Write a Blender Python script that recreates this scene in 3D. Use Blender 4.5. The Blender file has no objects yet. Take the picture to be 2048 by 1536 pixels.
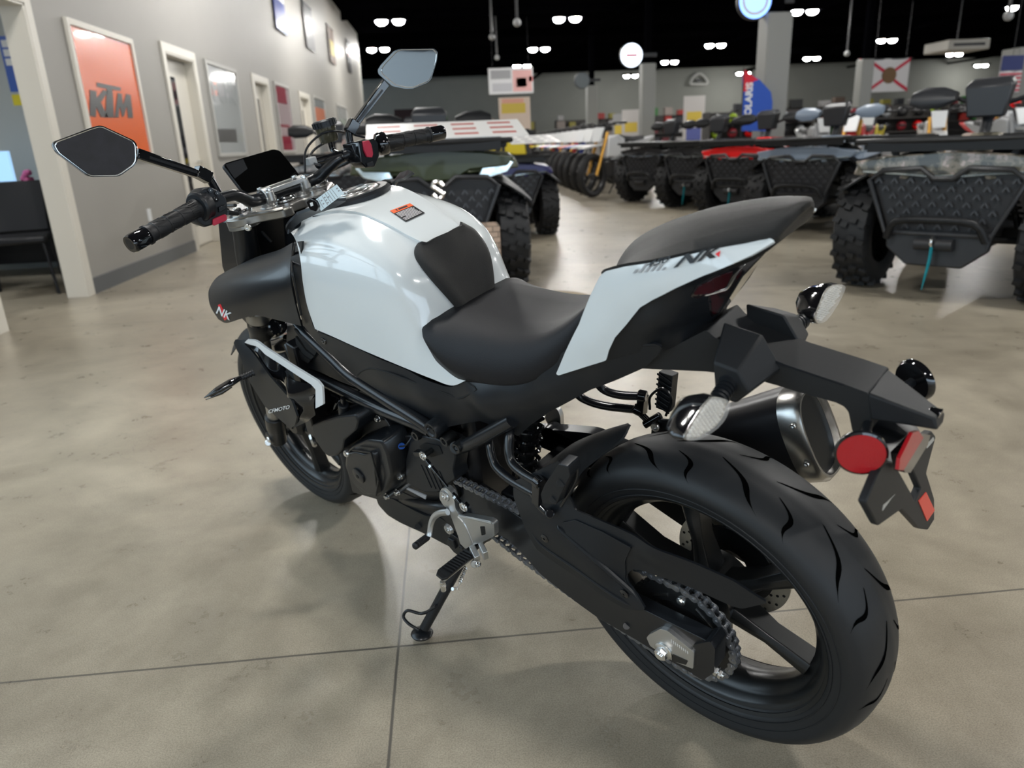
import bpy, bmesh, math, random
import numpy as np
from mathutils import Vector, Matrix
from mathutils.geometry import delaunay_2d_cdt
random.seed(7)
PI = math.pi
sc = bpy.context.scene
COL = sc.collection
# ---------------------------------------------------------------- camera
YAW, PITCH, ROLL, FPX = math.radians(85.664), math.radians(-18.3774), math.radians(-2.4555), 1446.82
CAMP = Vector((0, 0, 1.0544))
FWD = Vector((math.cos(YAW)*math.cos(PITCH), math.sin(YAW)*math.cos(PITCH), math.sin(PITCH)))
_r = Vector((math.sin(YAW), -math.cos(YAW), 0)); _u = _r.cross(FWD)
RGT = math.cos(ROLL)*_r + math.sin(ROLL)*_u
UPV = -math.sin(ROLL)*_r + math.cos(ROLL)*_u
cam = bpy.data.cameras.new('camera'); camo = bpy.data.objects.new('camera', cam); COL.objects.link(camo)
M = Matrix((RGT, UPV, -FWD)).transposed().to_4x4(); M.translation = CAMP
camo.matrix_world = M
cam.sensor_width = 36; cam.lens = FPX*36/2048; cam.clip_end = 200; cam.clip_start = 0.05
cam.dof.use_dof = True; cam.dof.focus_distance = 1.36; cam.dof.aperture_fstop = cam.lens/1000/0.0063
sc.camera = camo
# bike frame (x forward, y left, z up), leaning on its side stand
BROT, BLEAN = 2.28318, 0.228978
BM = Matrix.Translation((0.474, 1.115, 0.00196)) @ Matrix.Rotation(BROT, 4, 'Z') @ Matrix.Rotation(-BLEAN, 4, 'X')
BI = BM.inverted(); BC = BI @ CAMP; B3 = BI.to_3x3()
def wray(px, py): return RGT*((px-1024)/FPX) + UPV*((768-py)/FPX) + FWD
def P(px, py, y=0.0):
    d = B3 @ wray(px, py); return BC + d*((y-BC.y)/d.y)
def PX(px, py, x):
    d = B3 @ wray(px, py); return BC + d*((x-BC.x)/d.x)
def PZ(px, py, z):
    d = B3 @ wray(px, py); return BC + d*((z-BC.z)/d.z)
def PL(l, y=None):
    return [P(*q) if len(q) == 3 else P(q[0], q[1], y) for q in l]
def RF(px, py, z=0.0):
    d = wray(px, py); return CAMP + d*((z-CAMP.z)/d.z)
def RX(px, py, x):
    d = wray(px, py); return CAMP + d*((x-CAMP.x)/d.x)
def RY(px, py, y):
    d = wray(px, py); return CAMP + d*((y-CAMP.y)/d.y)
V = Vector
X_, Y_, Z_ = V((1,0,0)), V((0,1,0)), V((0,0,1))
# ---------------------------------------------------------------- materials
MATS = {}
def mat(name, col=(.5,.5,.5), rough=.5, metal=0., coat=0., emis=None, estr=0., spec=.5, noise=0., nscale=20., bump=0., bscale=200., trans=0., ior=1.45, alpha=1., rnoise=0., sheen=0.):
    if name in MATS: return MATS[name]
    m = bpy.data.materials.new(name); m.use_nodes = True
    nt = m.node_tree; b = nt.nodes['Principled BSDF']
    b.inputs['Base Color'].default_value = (*col, 1); b.inputs['Roughness'].default_value = rough
    b.inputs['Metallic'].default_value = metal; b.inputs['Coat Weight'].default_value = coat
    b.inputs['Coat Roughness'].default_value = .03
    b.inputs['Specular IOR Level'].default_value = spec; b.inputs['IOR'].default_value = ior
    b.inputs['Transmission Weight'].default_value = trans; b.inputs['Alpha'].default_value = alpha
    b.inputs['Sheen Weight'].default_value = sheen
    if emis: b.inputs['Emission Color'].default_value = (*emis, 1); b.inputs['Emission Strength'].default_value = estr
    tc = None
    if noise or bump or rnoise:
        tc = nt.nodes.new('ShaderNodeTexCoord')
    if noise or rnoise:
        n = nt.nodes.new('ShaderNodeTexNoise'); n.inputs['Scale'].default_value = nscale; n.inputs['Detail'].default_value = 6
        nt.links.new(tc.outputs['Object'], n.inputs['Vector'])
        if noise:
            r = nt.nodes.new('ShaderNodeMix'); r.data_type = 'RGBA'
            r.inputs['A'].default_value = (*[c*(1-noise) for c in col], 1); r.inputs['B'].default_value = (*[min(1, c*(1+noise)) for c in col], 1)
            nt.links.new(n.outputs['Fac'], r.inputs['Factor']); nt.links.new(r.outputs['Result'], b.inputs['Base Color'])
        if rnoise:
            mr = nt.nodes.new('ShaderNodeMapRange'); mr.inputs['To Min'].default_value = max(0, rough-rnoise); mr.inputs['To Max'].default_value = rough+rnoise
            nt.links.new(n.outputs['Fac'], mr.inputs['Value']); nt.links.new(mr.outputs['Result'], b.inputs['Roughness'])
    if bump:
        n2 = nt.nodes.new('ShaderNodeTexNoise'); n2.inputs['Scale'].default_value = bscale; n2.inputs['Detail'].default_value = 2
        bp = nt.nodes.new('ShaderNodeBump'); bp.inputs['Strength'].default_value = bump; bp.inputs['Distance'].default_value = .001
        nt.links.new(tc.outputs['Object'], n2.inputs['Vector']); nt.links.new(n2.outputs['Fac'], bp.inputs['Height']); nt.links.new(bp.outputs['Normal'], b.inputs['Normal'])
    MATS[name] = m; return m
WHITE = mat('white_paint', (.70,.735,.74), .16, coat=.8)
BLACKP = mat('black_plastic', (.009,.0105,.013), .38, spec=.42, bump=.06, bscale=900)
BLACKT = mat('black_textured_plastic', (.013,.014,.0155), .50, spec=.4, bump=.35, bscale=1400)
SATIN = mat('satin_black_paint', (.008,.009,.011), .30, coat=.1)
GLOSSB = mat('gloss_black', (.006,.006,.007), .08, coat=.6)
DARKM = mat('dark_metal', (.009,.0095,.010), .30, spec=.6)
FRAMEM = mat('frame_black', (.009,.010,.012), .26, spec=.6)
ENGM = mat('engine_black', (.007,.007,.008), .36, spec=.6, bump=.2, bscale=700)
VOIDB = mat('deep_black', (.004,.004,.004), .7)
RUBBER = mat('tyre_rubber', (.014,.0150,.0165), .52, noise=.15, nscale=18, bump=.1, bscale=500)
GROOVE_SHADE = mat('tyre_groove_shade', (.0015,.0015,.0015), 1., spec=.0)  # near-black without gloss: the shade inside the tread grooves as colour
GRIPR = mat('grip_rubber', (.010,.010,.011), .5, bump=.2, bscale=600)
SEATM = mat('seat_vinyl', (.008,.008,.010), .50, spec=.35, bump=.5, bscale=1300)
SEATT = mat('seat_vinyl_top', (.014,.0135,.013), .48, spec=.4, bump=.9, bscale=1500)
ALU = mat('cast_aluminium', (.60,.60,.59), .34, metal=.9, bump=.1, bscale=900)
ALUG = mat('satin_titanium_grey', (.33,.32,.30), .30, metal=.85, bump=.1, bscale=900)
STEEL = mat('bright_steel', (.80,.80,.79), .26, metal=1.)
CHROME = mat('chrome', (.88,.88,.88), .20, metal=1.)
CHAINM = mat('chain_steel', (.30,.31,.33), .30, metal=.85)
BRUSH = mat('brushed_steel', (.50,.49,.47), .26, metal=1.)
MUFF = mat('muffler_black', (.014,.014,.016), .32, metal=.2)
REDB = mat('red_button', (.42,.02,.05), .35)
REDL = mat('red_reflector', (.42,.006,.012), .25, coat=.3, bump=.6, bscale=900)
REDS = mat('red_sticker', (.75,.05,.03), .35)
REDD = mat('tail_red_lens', (.045,.003,.006), .08, coat=1.)
SMOKE = mat('smoked_lens', (.012,.009,.010), .06, coat=1.)
CLEARL = mat('clear_lens', (.85,.85,.82), .08, trans=.75, coat=.5)
FACET = mat('lamp_facets', (.92,.90,.84), .2, metal=.55)
MIRR = mat('mirror_glass', (.88,.90,.90), .015, metal=1.)
MIRRD = mat('mirror_film', (.012,.012,.016), .45, spec=.25, noise=.6, nscale=60)
SCREEN = mat('screen_glass', (.003,.003,.003), .06, coat=.3)
WHITEP = mat('white_plastic', (.75,.76,.76), .35)
PAPER = mat('paper', (.72,.82,.86), .6)
BLKINK = mat('black_ink', (.01,.01,.011), .4)
GREYINK = mat('grey_ink', (.33,.33,.34), .5)
ORANGEINK = mat('orange_ink', (.85,.13,.03), .4)
REDINK = mat('red_ink', (.75,.02,.03), .4)
WHITEINK = mat('white_ink', (.75,.75,.74), .5)
BLUEC = mat('blue_connector', (.03,.12,.5), .4)
# ---------------------------------------------------------------- mesh building
def catmull(pts, n, closed=False):
    pts = [V(p) for p in pts]; N = len(pts)
    if N < 3 and not closed:
        return [pts[0].lerp(pts[-1], i/n) for i in range(n+1)]
    out = []; segs = N if closed else N-1
    for i in range(segs):
        if closed: p0,p1,p2,p3 = pts[(i-1)%N],pts[i],pts[(i+1)%N],pts[(i+2)%N]
        else:
            p1,p2 = pts[i],pts[i+1]; p0 = pts[i-1] if i else p1*2-p2; p3 = pts[i+2] if i+2 < N else p2*2-p1
        for k in range(n):
            t = k/n
            out.append(.5*((2*p1)+(p2-p0)*t+(2*p0-5*p1+4*p2-p3)*t*t+(3*p1-p0-3*p2+p3)*t**3))
    if not closed: out.append(pts[-1])
    return out
def frame_of(axis):
    a = V(axis).normalized(); t = X_ if abs(a.x) < .8 else Y_
    u = a.cross(t).normalized(); return u, a.cross(u).normalized(), a
def rounded(poly, r, n=4):
    """round the corners of a closed polygon of Vectors"""
    out = []; N = len(poly)
    for i in range(N):
        a, b, c = poly[i-1], poly[i], poly[(i+1) % N]
        u, w = (a-b), (c-b); lu, lw = u.length, w.length
        if lu < 1e-6 or lw < 1e-6: continue
        ang = u.angle(w) if lu*lw else PI
        d = min(r, lu*.45, lw*.45)
        if ang > 2.9 or d < 1e-5: out.append(b.copy()); continue
        p, q = b+u/lu*d, b+w/lw*d
        for k in range(n+1):
            t = k/n; out.append((1-t)**2*p + 2*t*(1-t)*b + t*t*q)
    return out
class G:
    def __init__(s): s.v = []; s.f = []
    def add(s, vs, fs):
        o = len(s.v); s.v += [V(v) for v in vs]; s.f += [tuple(i+o for i in f) for f in fs]; return s
    def box(s, c, size, rot=None, taper=1.0):
        c = V(c); hx, hy, hz = [k/2 for k in size]
        vs = []
        for z in (-hz, hz):
            k = taper if z > 0 else 1
            for x, y in ((-hx,-hy),(hx,-hy),(hx,hy),(-hx,hy)):
                p = V((x*k, y*k, z)); vs.append(c+(rot @ p if rot else p))
        return s.add(vs, [(3,2,1,0),(4,5,6,7),(0,1,5,4),(1,2,6,5),(2,3,7,6),(3,0,4,7)])
    def hexa(s, v8): return s.add(v8, [(3,2,1,0),(4,5,6,7),(0,1,5,4),(1,2,6,5),(2,3,7,6),(3,0,4,7)])
    def bar(s, a, b, w, h, up=None, w2=None, h2=None):
        a, b = V(a), V(b); d = (b-a).normalized(); up = V(up) if up else (Z_ if abs(d.z) < .9 else X_)
        sx = d.cross(up).normalized(); sy = sx.cross(d).normalized(); w2 = w2 or w; h2 = h2 or h
        vs = [a+sx*x*w/2+sy*y*h/2 for x, y in ((-1,-1),(1,-1),(1,1),(-1,1))]+[b+sx*x*w2/2+sy*y*h2/2 for x, y in ((-1,-1),(1,-1),(1,1),(-1,1))]
        return s.hexa(vs)
    def loft(s, rings, closed_ring=True, cap=True, closed_path=False):
        n = len(rings[0]); vs = [p for r in rings for p in r]; fs = []; R = len(rings)
        for i in range(R if closed_path else R-1):
            j = (i+1) % R
            for k in range(n if closed_ring else n-1):
                l = (k+1) % n; fs.append((i*n+k, i*n+l, j*n+l, j*n+k))
        if cap and closed_ring and not closed_path:
            fs.append(tuple(range(n))[::-1]); fs.append(tuple((R-1)*n+k for k in range(n)))
        return s.add(vs, fs)
    def tube(s, pts, r, n=12, sm=6, closed=False, cap=True, flat=1.0, up=None):
        pts = [V(p) for p in pts]
        path = catmull(pts, sm, closed) if (len(pts) > 2 and sm > 1) else pts
        N = len(path)
        if not isinstance(r, (list, tuple)): rr = [r]*N
        else:
            m = len(r)-1; rr = []
            for i in range(N):
                t = i/(N-1)*m; k = min(int(t), m-1); rr.append(r[k]+(r[k+1]-r[k])*(t-k))
        rings = []; u = V(up) if up else None
        for i, p in enumerate(path):
            if closed: d = (path[(i+1) % N]-path[i-1]).normalized()
            else: d = (path[min(i+1, N-1)]-path[max(i-1, 0)]).normalized()
            if u is None: u, _, _ = frame_of(d)
            u = (u-d*u.dot(d)).normalized(); w = d.cross(u)
            rings.append([p+u*math.cos(2*PI*k/n)*rr[i]+w*math.sin(2*PI*k/n)*rr[i]*flat for k in range(n)])
        return s.loft(rings, True, cap, closed)
    def lathe(s, prof, c, axis, n=48, closed=False, a0=0, a1=2*PI, u0=None):
        """prof = [(radius, height along axis)]"""
        u, w, a = frame_of(axis); c = V(c)
        if u0: u = V(u0).normalized(); w = V(axis).normalized().cross(u)
        full = abs(a1-a0-2*PI) < 1e-6; rings = []
        for i in range(n if full else n+1):
            t = a0+(a1-a0)*i/n; e = u*math.cos(t)+w*math.sin(t)
            rings.append([c+e*r+a*h for r, h in prof])
        m = len(prof); vs = [p for r in rings for p in r]; fs = []
        R = len(rings)
        for i in range(R if full else R-1):
            j = (i+1) % R
            for k in range(m if closed else m-1):
                l = (k+1) % m; fs.append((i*m+k, j*m+k, j*m+l, i*m+l))
        if not closed and full:
            if prof[0][0] > 1e-6 and False: pass
        return s.add(vs, fs)
    def cyl(s, a, b, r, r2=None, n=20, ch=0.0):
        a, b = V(a), V(b); L = (b-a).length; r2 = r if r2 is None else r2; ch = min(ch, L*.45)
        prof = [(0, 0), (r-ch, 0), (r, ch), (r2, L-ch), (r2-ch, L), (0, L)] if ch else [(0, 0), (r, 0), (r2, L), (0, L)]
        return s.lathe(prof, a, b-a, n)
    def ring(s, c, axis, R, r, n=32, m=8):
        u, w, a = frame_of(axis); c = V(c)
        return s.tube([c+(u*math.cos(2*PI*i/n)+w*math.sin(2*PI*i/n))*R for i in range(n)], r, m, 1, True)
    def hexn(s, c, axis, r, h):
        u, w, a = frame_of(axis); c = V(c)
        p = [c+(u*math.cos(PI/3*i)+w*math.sin(PI/3*i))*r for i in range(6)]
        return s.prism(p, a*h)
    def bolt(s, c, axis, r, h=.005):
        a = V(axis).normalized(); c = V(c); s.lathe([(0, 0), (r, 0), (r, h*.6), (r*.85, h), (r*.5, h), (r*.45, h*.4), (0, h*.4)], c, a, 14); return s
    def prism(s, poly, ext):
        n = len(poly); ext = V(ext); vs = list(poly)+[p+ext for p in poly]
        nrm = V((0,0,0))
        for i in range(n): nrm += V(poly[i]).cross(V(poly[(i+1) % n]))
        fl = nrm.dot(ext) > 0
        base = tuple(range(n)); top = tuple(range(n, 2*n))
        fs = [base[::-1] if fl else base, top if fl else top[::-1]]
        for i in range(n):
            j = (i+1) % n; q = (i, j, j+n, i+n); fs.append(q if fl else q[::-1])
        return s.add(vs, fs)
    def sphere(s, c, r, n=16, m=10, sc3=(1,1,1), rot=None):
        c = V(c); vs = [];
        for i in range(m+1):
            ph = PI*i/m
            for k in range(n):
                th = 2*PI*k/n; q = V((math.sin(ph)*math.cos(th)*sc3[0], math.sin(ph)*math.sin(th)*sc3[1], math.cos(ph)*sc3[2]))*r
                vs.append(c+(rot @ q if rot else q))
        fs = [(i*n+k, (i+1)*n+k, (i+1)*n+(k+1) % n, i*n+(k+1) % n) for i in range(m) for k in range(n)]
        return s.add(vs, fs)
    def grid(s, rows, su=6, sv=6, thick=0.0, mirror=False, relax=0):
        """rows of Vectors, catmull in both directions; thick = shell thickness inwards (towards -normal)"""
        r1 = [catmull(r, sv) for r in rows]; n = len(r1[0])
        cols = [catmull([r[k] for r in r1], su) for k in range(n)]
        m = len(cols[0]); vs = [cols[k][i] for i in range(m) for k in range(n)]
        fs = [(i*n+k, i*n+k+1, (i+1)*n+k+1, (i+1)*n+k) for i in range(m-1) for k in range(n-1)]
        for _ in range(relax):
            w = list(vs)
            for i in range(1, m-1):
                for k in range(1, n-1): j = i*n+k; w[j] = vs[j]*.4+(vs[j-1]+vs[j+1]+vs[j-n]+vs[j+n])*.15
            vs = w
        if thick:
            nr = [V((0,0,0)) for _ in vs]
            for f in fs:
                q = (vs[f[2]]-vs[f[0]]).cross(vs[f[3]]-vs[f[1]])
                for i in f: nr[i] += q
            N = len(vs); vs = vs+[v-nr[i].normalized()*thick for i, v in enumerate(vs)]
            fs = fs+[tuple(i+N for i in f[::-1]) for f in fs]
            b = [k for k in range(n)]+[i*n+n-1 for i in range(1, m)]+[(m-1)*n+k for k in range(n-2, -1, -1)]+[i*n for i in range(m-2, 0, -1)]
            for a in range(len(b)):
                p, q = b[a], b[(a+1) % len(b)]; fs.append((q, p, p+N, q+N))
        s.add(vs, fs)
        if mirror: s.add([V((v.x, -v.y, v.z)) for v in vs], [f[::-1] for f in fs])
        return s
    def panel(s, outline, inner=(), thick=.004, step=.018, rnd=.006, mirror=False, y=None, side=1, smooth=0, back=None):
        """traced outline [(px,py[,y])] -> curved shell at its own lateral distance; y between points by thin-plate spline"""
        o = [q if isinstance(q, Vector) else (P(*q) if len(q) == 3 else P(q[0], q[1], y)) for q in outline]
        ins = [q if isinstance(q, Vector) else (P(*q) if len(q) == 3 else P(q[0], q[1], y)) for q in inner]
        if smooth: o = catmull(o, smooth, True)
        ctrl = o+ins if len(o) < 80 else o[::2]+ins
        A = np.array([(p.x, p.z) for p in ctrl]); yy = np.array([p.y for p in ctrl])
        def K(a, b):
            r2 = ((a[:, None]-b[None])**2).sum(-1); return np.where(r2 > 0, r2*np.log(np.maximum(r2, 1e-12)), 0)
        n = len(A); Km = K(A, A)+np.eye(n)*1e-6; Pm = np.hstack([np.ones((n, 1)), A])
        L = np.block([[Km, Pm], [Pm.T, np.zeros((3, 3))]])
        w = np.linalg.lstsq(L, np.concatenate([yy, np.zeros(3)]), rcond=None)[0]
        f = lambda q: K(q, A) @ w[:n] + np.hstack([np.ones((len(q), 1)), q]) @ w[n:]
        if rnd: o = rounded(o, rnd)
        d = []
        for i in range(len(o)):
            a, b = o[i], o[(i+1) % len(o)]; k = max(1, int((b-a).length/step+.3))
            d += [a.lerp(b, t/k) for t in range(k)]
        q2 = [V((p.x, p.z)) for p in d]; q3 = []
        for p in q2:
            if not q3 or (p-q3[-1]).length > 2e-4: q3.append(p)
        if (q3[0]-q3[-1]).length < 2e-4: q3.pop()
        q2 = q3; nb = len(q2)
        xs = [p.x for p in q2]; zs = [p.y for p in q2]; ing = []
        def inside(x, z):
            c = False
            for i in range(nb):
                a, b = q2[i], q2[i-1]
                if (a.y > z) != (b.y > z) and x < (b.x-a.x)*(z-a.y)/(b.y-a.y)+a.x: c = not c
            return c
        z = min(zs)+step*.5; row = 0
        while z < max(zs):
            x = min(xs)+(step*.5 if row % 2 else 0)
            while x < max(xs):
                if inside(x, z) and min((p.x-x)**2+(p.y-z)**2 for p in q2) > (step*.55)**2: ing.append(V((x, z)))
                x += step
            z += step*.87; row += 1
        allp = q2+ing
        vo, _, fo, *_ = delaunay_2d_cdt(allp, [], [tuple(range(nb))], 1, 1e-6)
        Q = np.array([(p.x, p.y) for p in vo]); Y = f(Q)
        if mirror: Y = np.maximum(Y, .002)
        vs = [V((Q[i, 0], Y[i], Q[i, 1])) for i in range(len(vo))]
        fs = []
        for t in fo:
            a, b, c = [vo[i] for i in t[:3]]
            cr = (b.x-a.x)*(c.y-a.y)-(b.y-a.y)*(c.x-a.x)
            # outward normal should be +y (side=1): x cross z = -y
            fs.append(tuple(t) if (cr < 0) else tuple(t[::-1]))
        N = len(vs)
        nr = [V((0,0,0)) for _ in vs]
        for t in fs:
            q = (vs[t[1]]-vs[t[0]]).cross(vs[t[2]]-vs[t[0]])
            for i in t: nr[i] += q
        if back is not None: bk = [V((v.x, back, v.z)) for v in vs]
        else: bk = [v-(nr[i].normalized() if nr[i].length else Y_)*thick for i, v in enumerate(vs)]
        cnt = {}
        for t in fs:
            for i in range(len(t)):
                e = (t[i], t[(i+1) % len(t)]); cnt[e] = 1
        sides = [(b, a, a+N, b+N) for (a, b) in cnt if (b, a) not in cnt]
        va, fa = vs+bk, fs+[tuple(i+N for i in t[::-1]) for t in fs]+sides
        s.add(va, fa)
        if mirror: s.add([V((v.x, -v.y, v.z)) for v in va], [t[::-1] for t in fa])
        s.surf = f
        return s
    def mir(s):
        g = G(); g.v = [V((v.x, -v.y, v.z)) for v in s.v]; g.f = [f[::-1] for f in s.f]; return g
    def both(s):
        g = s.mir(); s.add(g.v, g.f); return s
    def xf(s, M): s.v = [M @ v for v in s.v]; return s
def part(name, g, m, parent=None, bev=0., ang=40, sub=0, label=None, seg=2, fix=False):
    me = bpy.data.meshes.new(name); me.from_pydata([tuple(v) for v in g.v], [], [f for f in g.f if len(set(f)) > 2]); me.validate(); me.update()
    bm = bmesh.new(); bm.from_mesh(me); bmesh.ops.remove_doubles(bm, verts=bm.verts, dist=1e-6)
    if fix: bmesh.ops.recalc_face_normals(bm, faces=bm.faces)
    bm.to_mesh(me); bm.free()
    me.materials.append(m)
    me.shade_smooth()
    try: me.set_sharp_from_angle(angle=math.radians(ang))
    except Exception: pass
    o = bpy.data.objects.new(name, me); COL.objects.link(o)
    if parent: o.parent = parent
    if bev:
        b = o.modifiers.new('b', 'BEVEL'); b.width = bev; b.segments = seg; b.limit_method = 'ANGLE'; b.angle_limit = math.radians(35); b.harden_normals = False
    if sub:
        b = o.modifiers.new('s', 'SUBSURF'); b.levels = sub; b.render_levels = sub
    if label: o['label'] = label
    return o
def empty(name, loc=(0,0,0), rz=0, label=None, cat=None, group=None):
    o = bpy.data.objects.new(name, None); COL.objects.link(o); o.location = loc; o.rotation_euler = (0, 0, rz); o.empty_display_size = .1
    if label: tag(o, label, cat, group)
    return o
def tag(o, label, cat, group=None, kind=None):
    o['label'] = label; o['category'] = cat
    if group: o['group'] = group
    if kind: o['kind'] = kind
    return o
def struct(name, g, m, label=None, bev=0, **k):
    o = part(name, g, m, None, bev, **k); o['kind'] = 'structure'
    if label: o['label'] = label
    o['category'] = name.split('_')[0]
    return o
def copy_tree(o, parent=None):
    c = o.copy(); COL.objects.link(c); c.parent = parent
    for ch in [k for k in bpy.data.objects if k.parent == o]: copy_tree(ch, c)
    return c
def text_geo(txt, size, mw, ext=.0004, shear=0., align='CENTER', g=None, bold=0., spacing=1.):
    """letters as solid mesh; mw maps (x right, y up, z out) to the parent's space"""
    cu = bpy.data.curves.new('t', 'FONT'); cu.body = txt; cu.size = size; cu.extrude = ext; cu.align_x = align; cu.align_y = 'CENTER'
    cu.shear = shear; cu.offset = bold; cu.space_character = spacing
    ob = bpy.data.objects.new('t', cu); COL.objects.link(ob); dg = bpy.context.evaluated_depsgraph_get(); dg.update()
    me = bpy.data.meshes.new_from_object(ob.evaluated_get(dg)); g = g or G()
    g.add([mw(v.co) if callable(mw) else mw @ v.co for v in me.vertices], [tuple(p.vertices) for p in me.polygons])
    bpy.data.objects.remove(ob); bpy.data.curves.remove(cu); bpy.data.meshes.remove(me); return g
# ================================================================= the showroom (x right, y away, z up; left wall at x = -3)
sc.view_settings.view_transform = 'Standard'; sc.view_settings.look = 'None'; sc.view_settings.gamma = 1; sc.view_settings.use_curve_mapping = False
sc.view_settings.exposure = 0.42
def floor_mat():
    m = bpy.data.materials.new('polished_concrete'); m.use_nodes = True; nt = m.node_tree; b = nt.nodes['Principled BSDF']; L = nt.links.new; N = nt.nodes.new
    tc = N('ShaderNodeTexCoord'); mp = N('ShaderNodeMapping'); L(tc.outputs['Object'], mp.inputs['Vector'])
    def noise(sc_, det, rough=.6, dist=0.):
        n = N('ShaderNodeTexNoise'); n.inputs['Scale'].default_value = sc_; n.inputs['Detail'].default_value = det; n.inputs['Roughness'].default_value = rough; n.inputs['Distortion'].default_value = dist; L(mp.outputs['Vector'], n.inputs['Vector']); return n
    n1 = noise(1.1, 8, .62, .6); n2 = noise(7, 8, .7); n3 = noise(330, 3, .6); n4 = noise(.35, 4)
    r1 = N('ShaderNodeValToRGB'); e = r1.color_ramp.elements; e[0].position = .30; e[0].color = (.235,.204,.154,1); e[1].position = .70; e[1].color = (.435,.388,.302,1)
    L(n1.outputs['Fac'], r1.inputs['Fac'])
    r2 = N('ShaderNodeValToRGB'); e = r2.color_ramp.elements; e[0].position = .22; e[0].color = (.70,.69,.68,1); e[1].position = .6; e[1].color = (1.05,1.05,1.04,1); L(n2.outputs['Fac'], r2.inputs['Fac'])
    mu = N('ShaderNodeMix'); mu.data_type = 'RGBA'; mu.blend_type = 'MULTIPLY'; mu.inputs['Factor'].default_value = .75; L(r1.outputs['Color'], mu.inputs['A']); L(r2.outputs['Color'], mu.inputs['B'])
    r3 = N('ShaderNodeValToRGB'); e = r3.color_ramp.elements; e[0].position = .36; e[0].color = (.66,.66,.66,1); e[1].position = .60; e[1].color = (1.14,1.14,1.14,1); L(n3.outputs['Fac'], r3.inputs['Fac'])
    mu2 = N('ShaderNodeMix'); mu2.data_type = 'RGBA'; mu2.blend_type = 'MULTIPLY'; mu2.inputs['Factor'].default_value = .7; L(mu.outputs['Result'], mu2.inputs['A']); L(r3.outputs['Color'], mu2.inputs['B'])
    # fine scuffs
    n5 = noise(2.6, 5, .5, 2.2); n6 = noise(.9, 3)
    a5 = N('ShaderNodeMath'); a5.operation = 'SUBTRACT'; L(n5.outputs['Fac'], a5.inputs[0]); a5.inputs[1].default_value = .5
    b5 = N('ShaderNodeMath'); b5.operation = 'ABSOLUTE'; L(a5.outputs[0], b5.inputs[0])
    m5 = N('ShaderNodeMapRange'); m5.inputs['From Min'].default_value = .0008; m5.inputs['From Max'].default_value = .004; m5.inputs['To Min'].default_value = .42; m5.inputs['To Max'].default_value = 0; L(b5.outputs[0], m5.inputs['Value'])
    m6 = N('ShaderNodeMapRange'); m6.inputs['From Min'].default_value = .52; m6.inputs['From Max'].default_value = .62; L(n6.outputs['Fac'], m6.inputs['Value'])
    c5 = N('ShaderNodeMath'); c5.operation = 'MULTIPLY'; L(m5.outputs[0], c5.inputs[0]); L(m6.outputs[0], c5.inputs[1])
    mu3 = N('ShaderNodeMix'); mu3.data_type = 'RGBA'; L(c5.outputs[0], mu3.inputs['Factor']); L(mu2.outputs['Result'], mu3.inputs['A']); mu3.inputs['B'].default_value = (.09,.08,.065,1); mu2 = mu3
    # saw-cut joints
    sp = N('ShaderNodeSeparateXYZ'); L(mp.outputs['Vector'], sp.inputs['Vector']); wob = noise(3, 3)
    fac = None
    for ax_, o, p in (('X', -.172, 4.2), ('Y', 1.372, 3.66)):
        a = N('ShaderNodeMath'); a.operation = 'SUBTRACT'; L(sp.outputs[ax_], a.inputs[0]); a.inputs[1].default_value = o-p/2
        w = N('ShaderNodeMath'); w.operation = 'MULTIPLY_ADD'; L(wob.outputs['Fac'], w.inputs[0]); w.inputs[1].default_value = .006; L(a.outputs[0], w.inputs[2])
        f = N('ShaderNodeMath'); f.operation = 'FLOORED_MODULO'; L(w.outputs[0], f.inputs[0]); f.inputs[1].default_value = p
        c = N('ShaderNodeMath'); c.operation = 'SUBTRACT'; L(f.outputs[0], c.inputs[0]); c.inputs[1].default_value = p/2
        ab = N('ShaderNodeMath'); ab.operation = 'ABSOLUTE'; L(c.outputs[0], ab.inputs[0])
        mr = N('ShaderNodeMapRange'); mr.inputs['From Min'].default_value = .0016; mr.inputs['From Max'].default_value = .0042; mr.inputs['To Min'].default_value = 1; mr.inputs['To Max'].default_value = 0; L(ab.outputs[0], mr.inputs['Value'])
        if fac is None: fac = mr
        else:
            mx = N('ShaderNodeMath'); mx.operation = 'MAXIMUM'; L(fac.outputs[0], mx.inputs[0]); L(mr.outputs[0], mx.inputs[1]); fac = mx
    mj = N('ShaderNodeMix'); mj.data_type = 'RGBA'; L(fac.outputs[0], mj.inputs['Factor']); L(mu2.outputs['Result'], mj.inputs['A']); mj.inputs['B'].default_value = (.10,.09,.075,1)
    L(mj.outputs['Result'], b.inputs['Base Color'])
    rr = N('ShaderNodeMapRange'); rr.inputs['To Min'].default_value = .20; rr.inputs['To Max'].default_value = .40; L(n2.outputs['Fac'], rr.inputs['Value']); L(rr.outputs[0], b.inputs['Roughness'])
    bp = N('ShaderNodeBump'); bp.inputs['Strength'].default_value = .12; bp.inputs['Distance'].default_value = .002; L(n3.outputs['Fac'], bp.inputs['Height']); L(bp.outputs['Normal'], b.inputs['Normal'])
    return m
g = G().box((16, 22, -.1), (58, 66, .2)); struct('floor', g, floor_mat(), 'mottled polished concrete floor with saw-cut joints')
WALLM = mat('wall_grey', (.335,.32,.29), .5, noise=.03, nscale=2)
TRIMW = mat('trim_cream', (.70,.66,.58), .35)
BASEM = mat('baseboard_grey', (.13,.135,.14), .4)
CEILM = mat('ceiling_black', (.0015,.0015,.002), .9, spec=.0)
OFFW = mat('office_wall', (.42,.44,.42), .6)
BACKW = mat('back_wall_grey', (.20,.205,.185), .7, noise=.08, nscale=1)
DARKB = mat('dark_fixture', (.02,.02,.022), .5)
XW = -3.0; CZ = 5.25
D1 = (RX(20,640,XW).y-.02, 6.16); 
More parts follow.
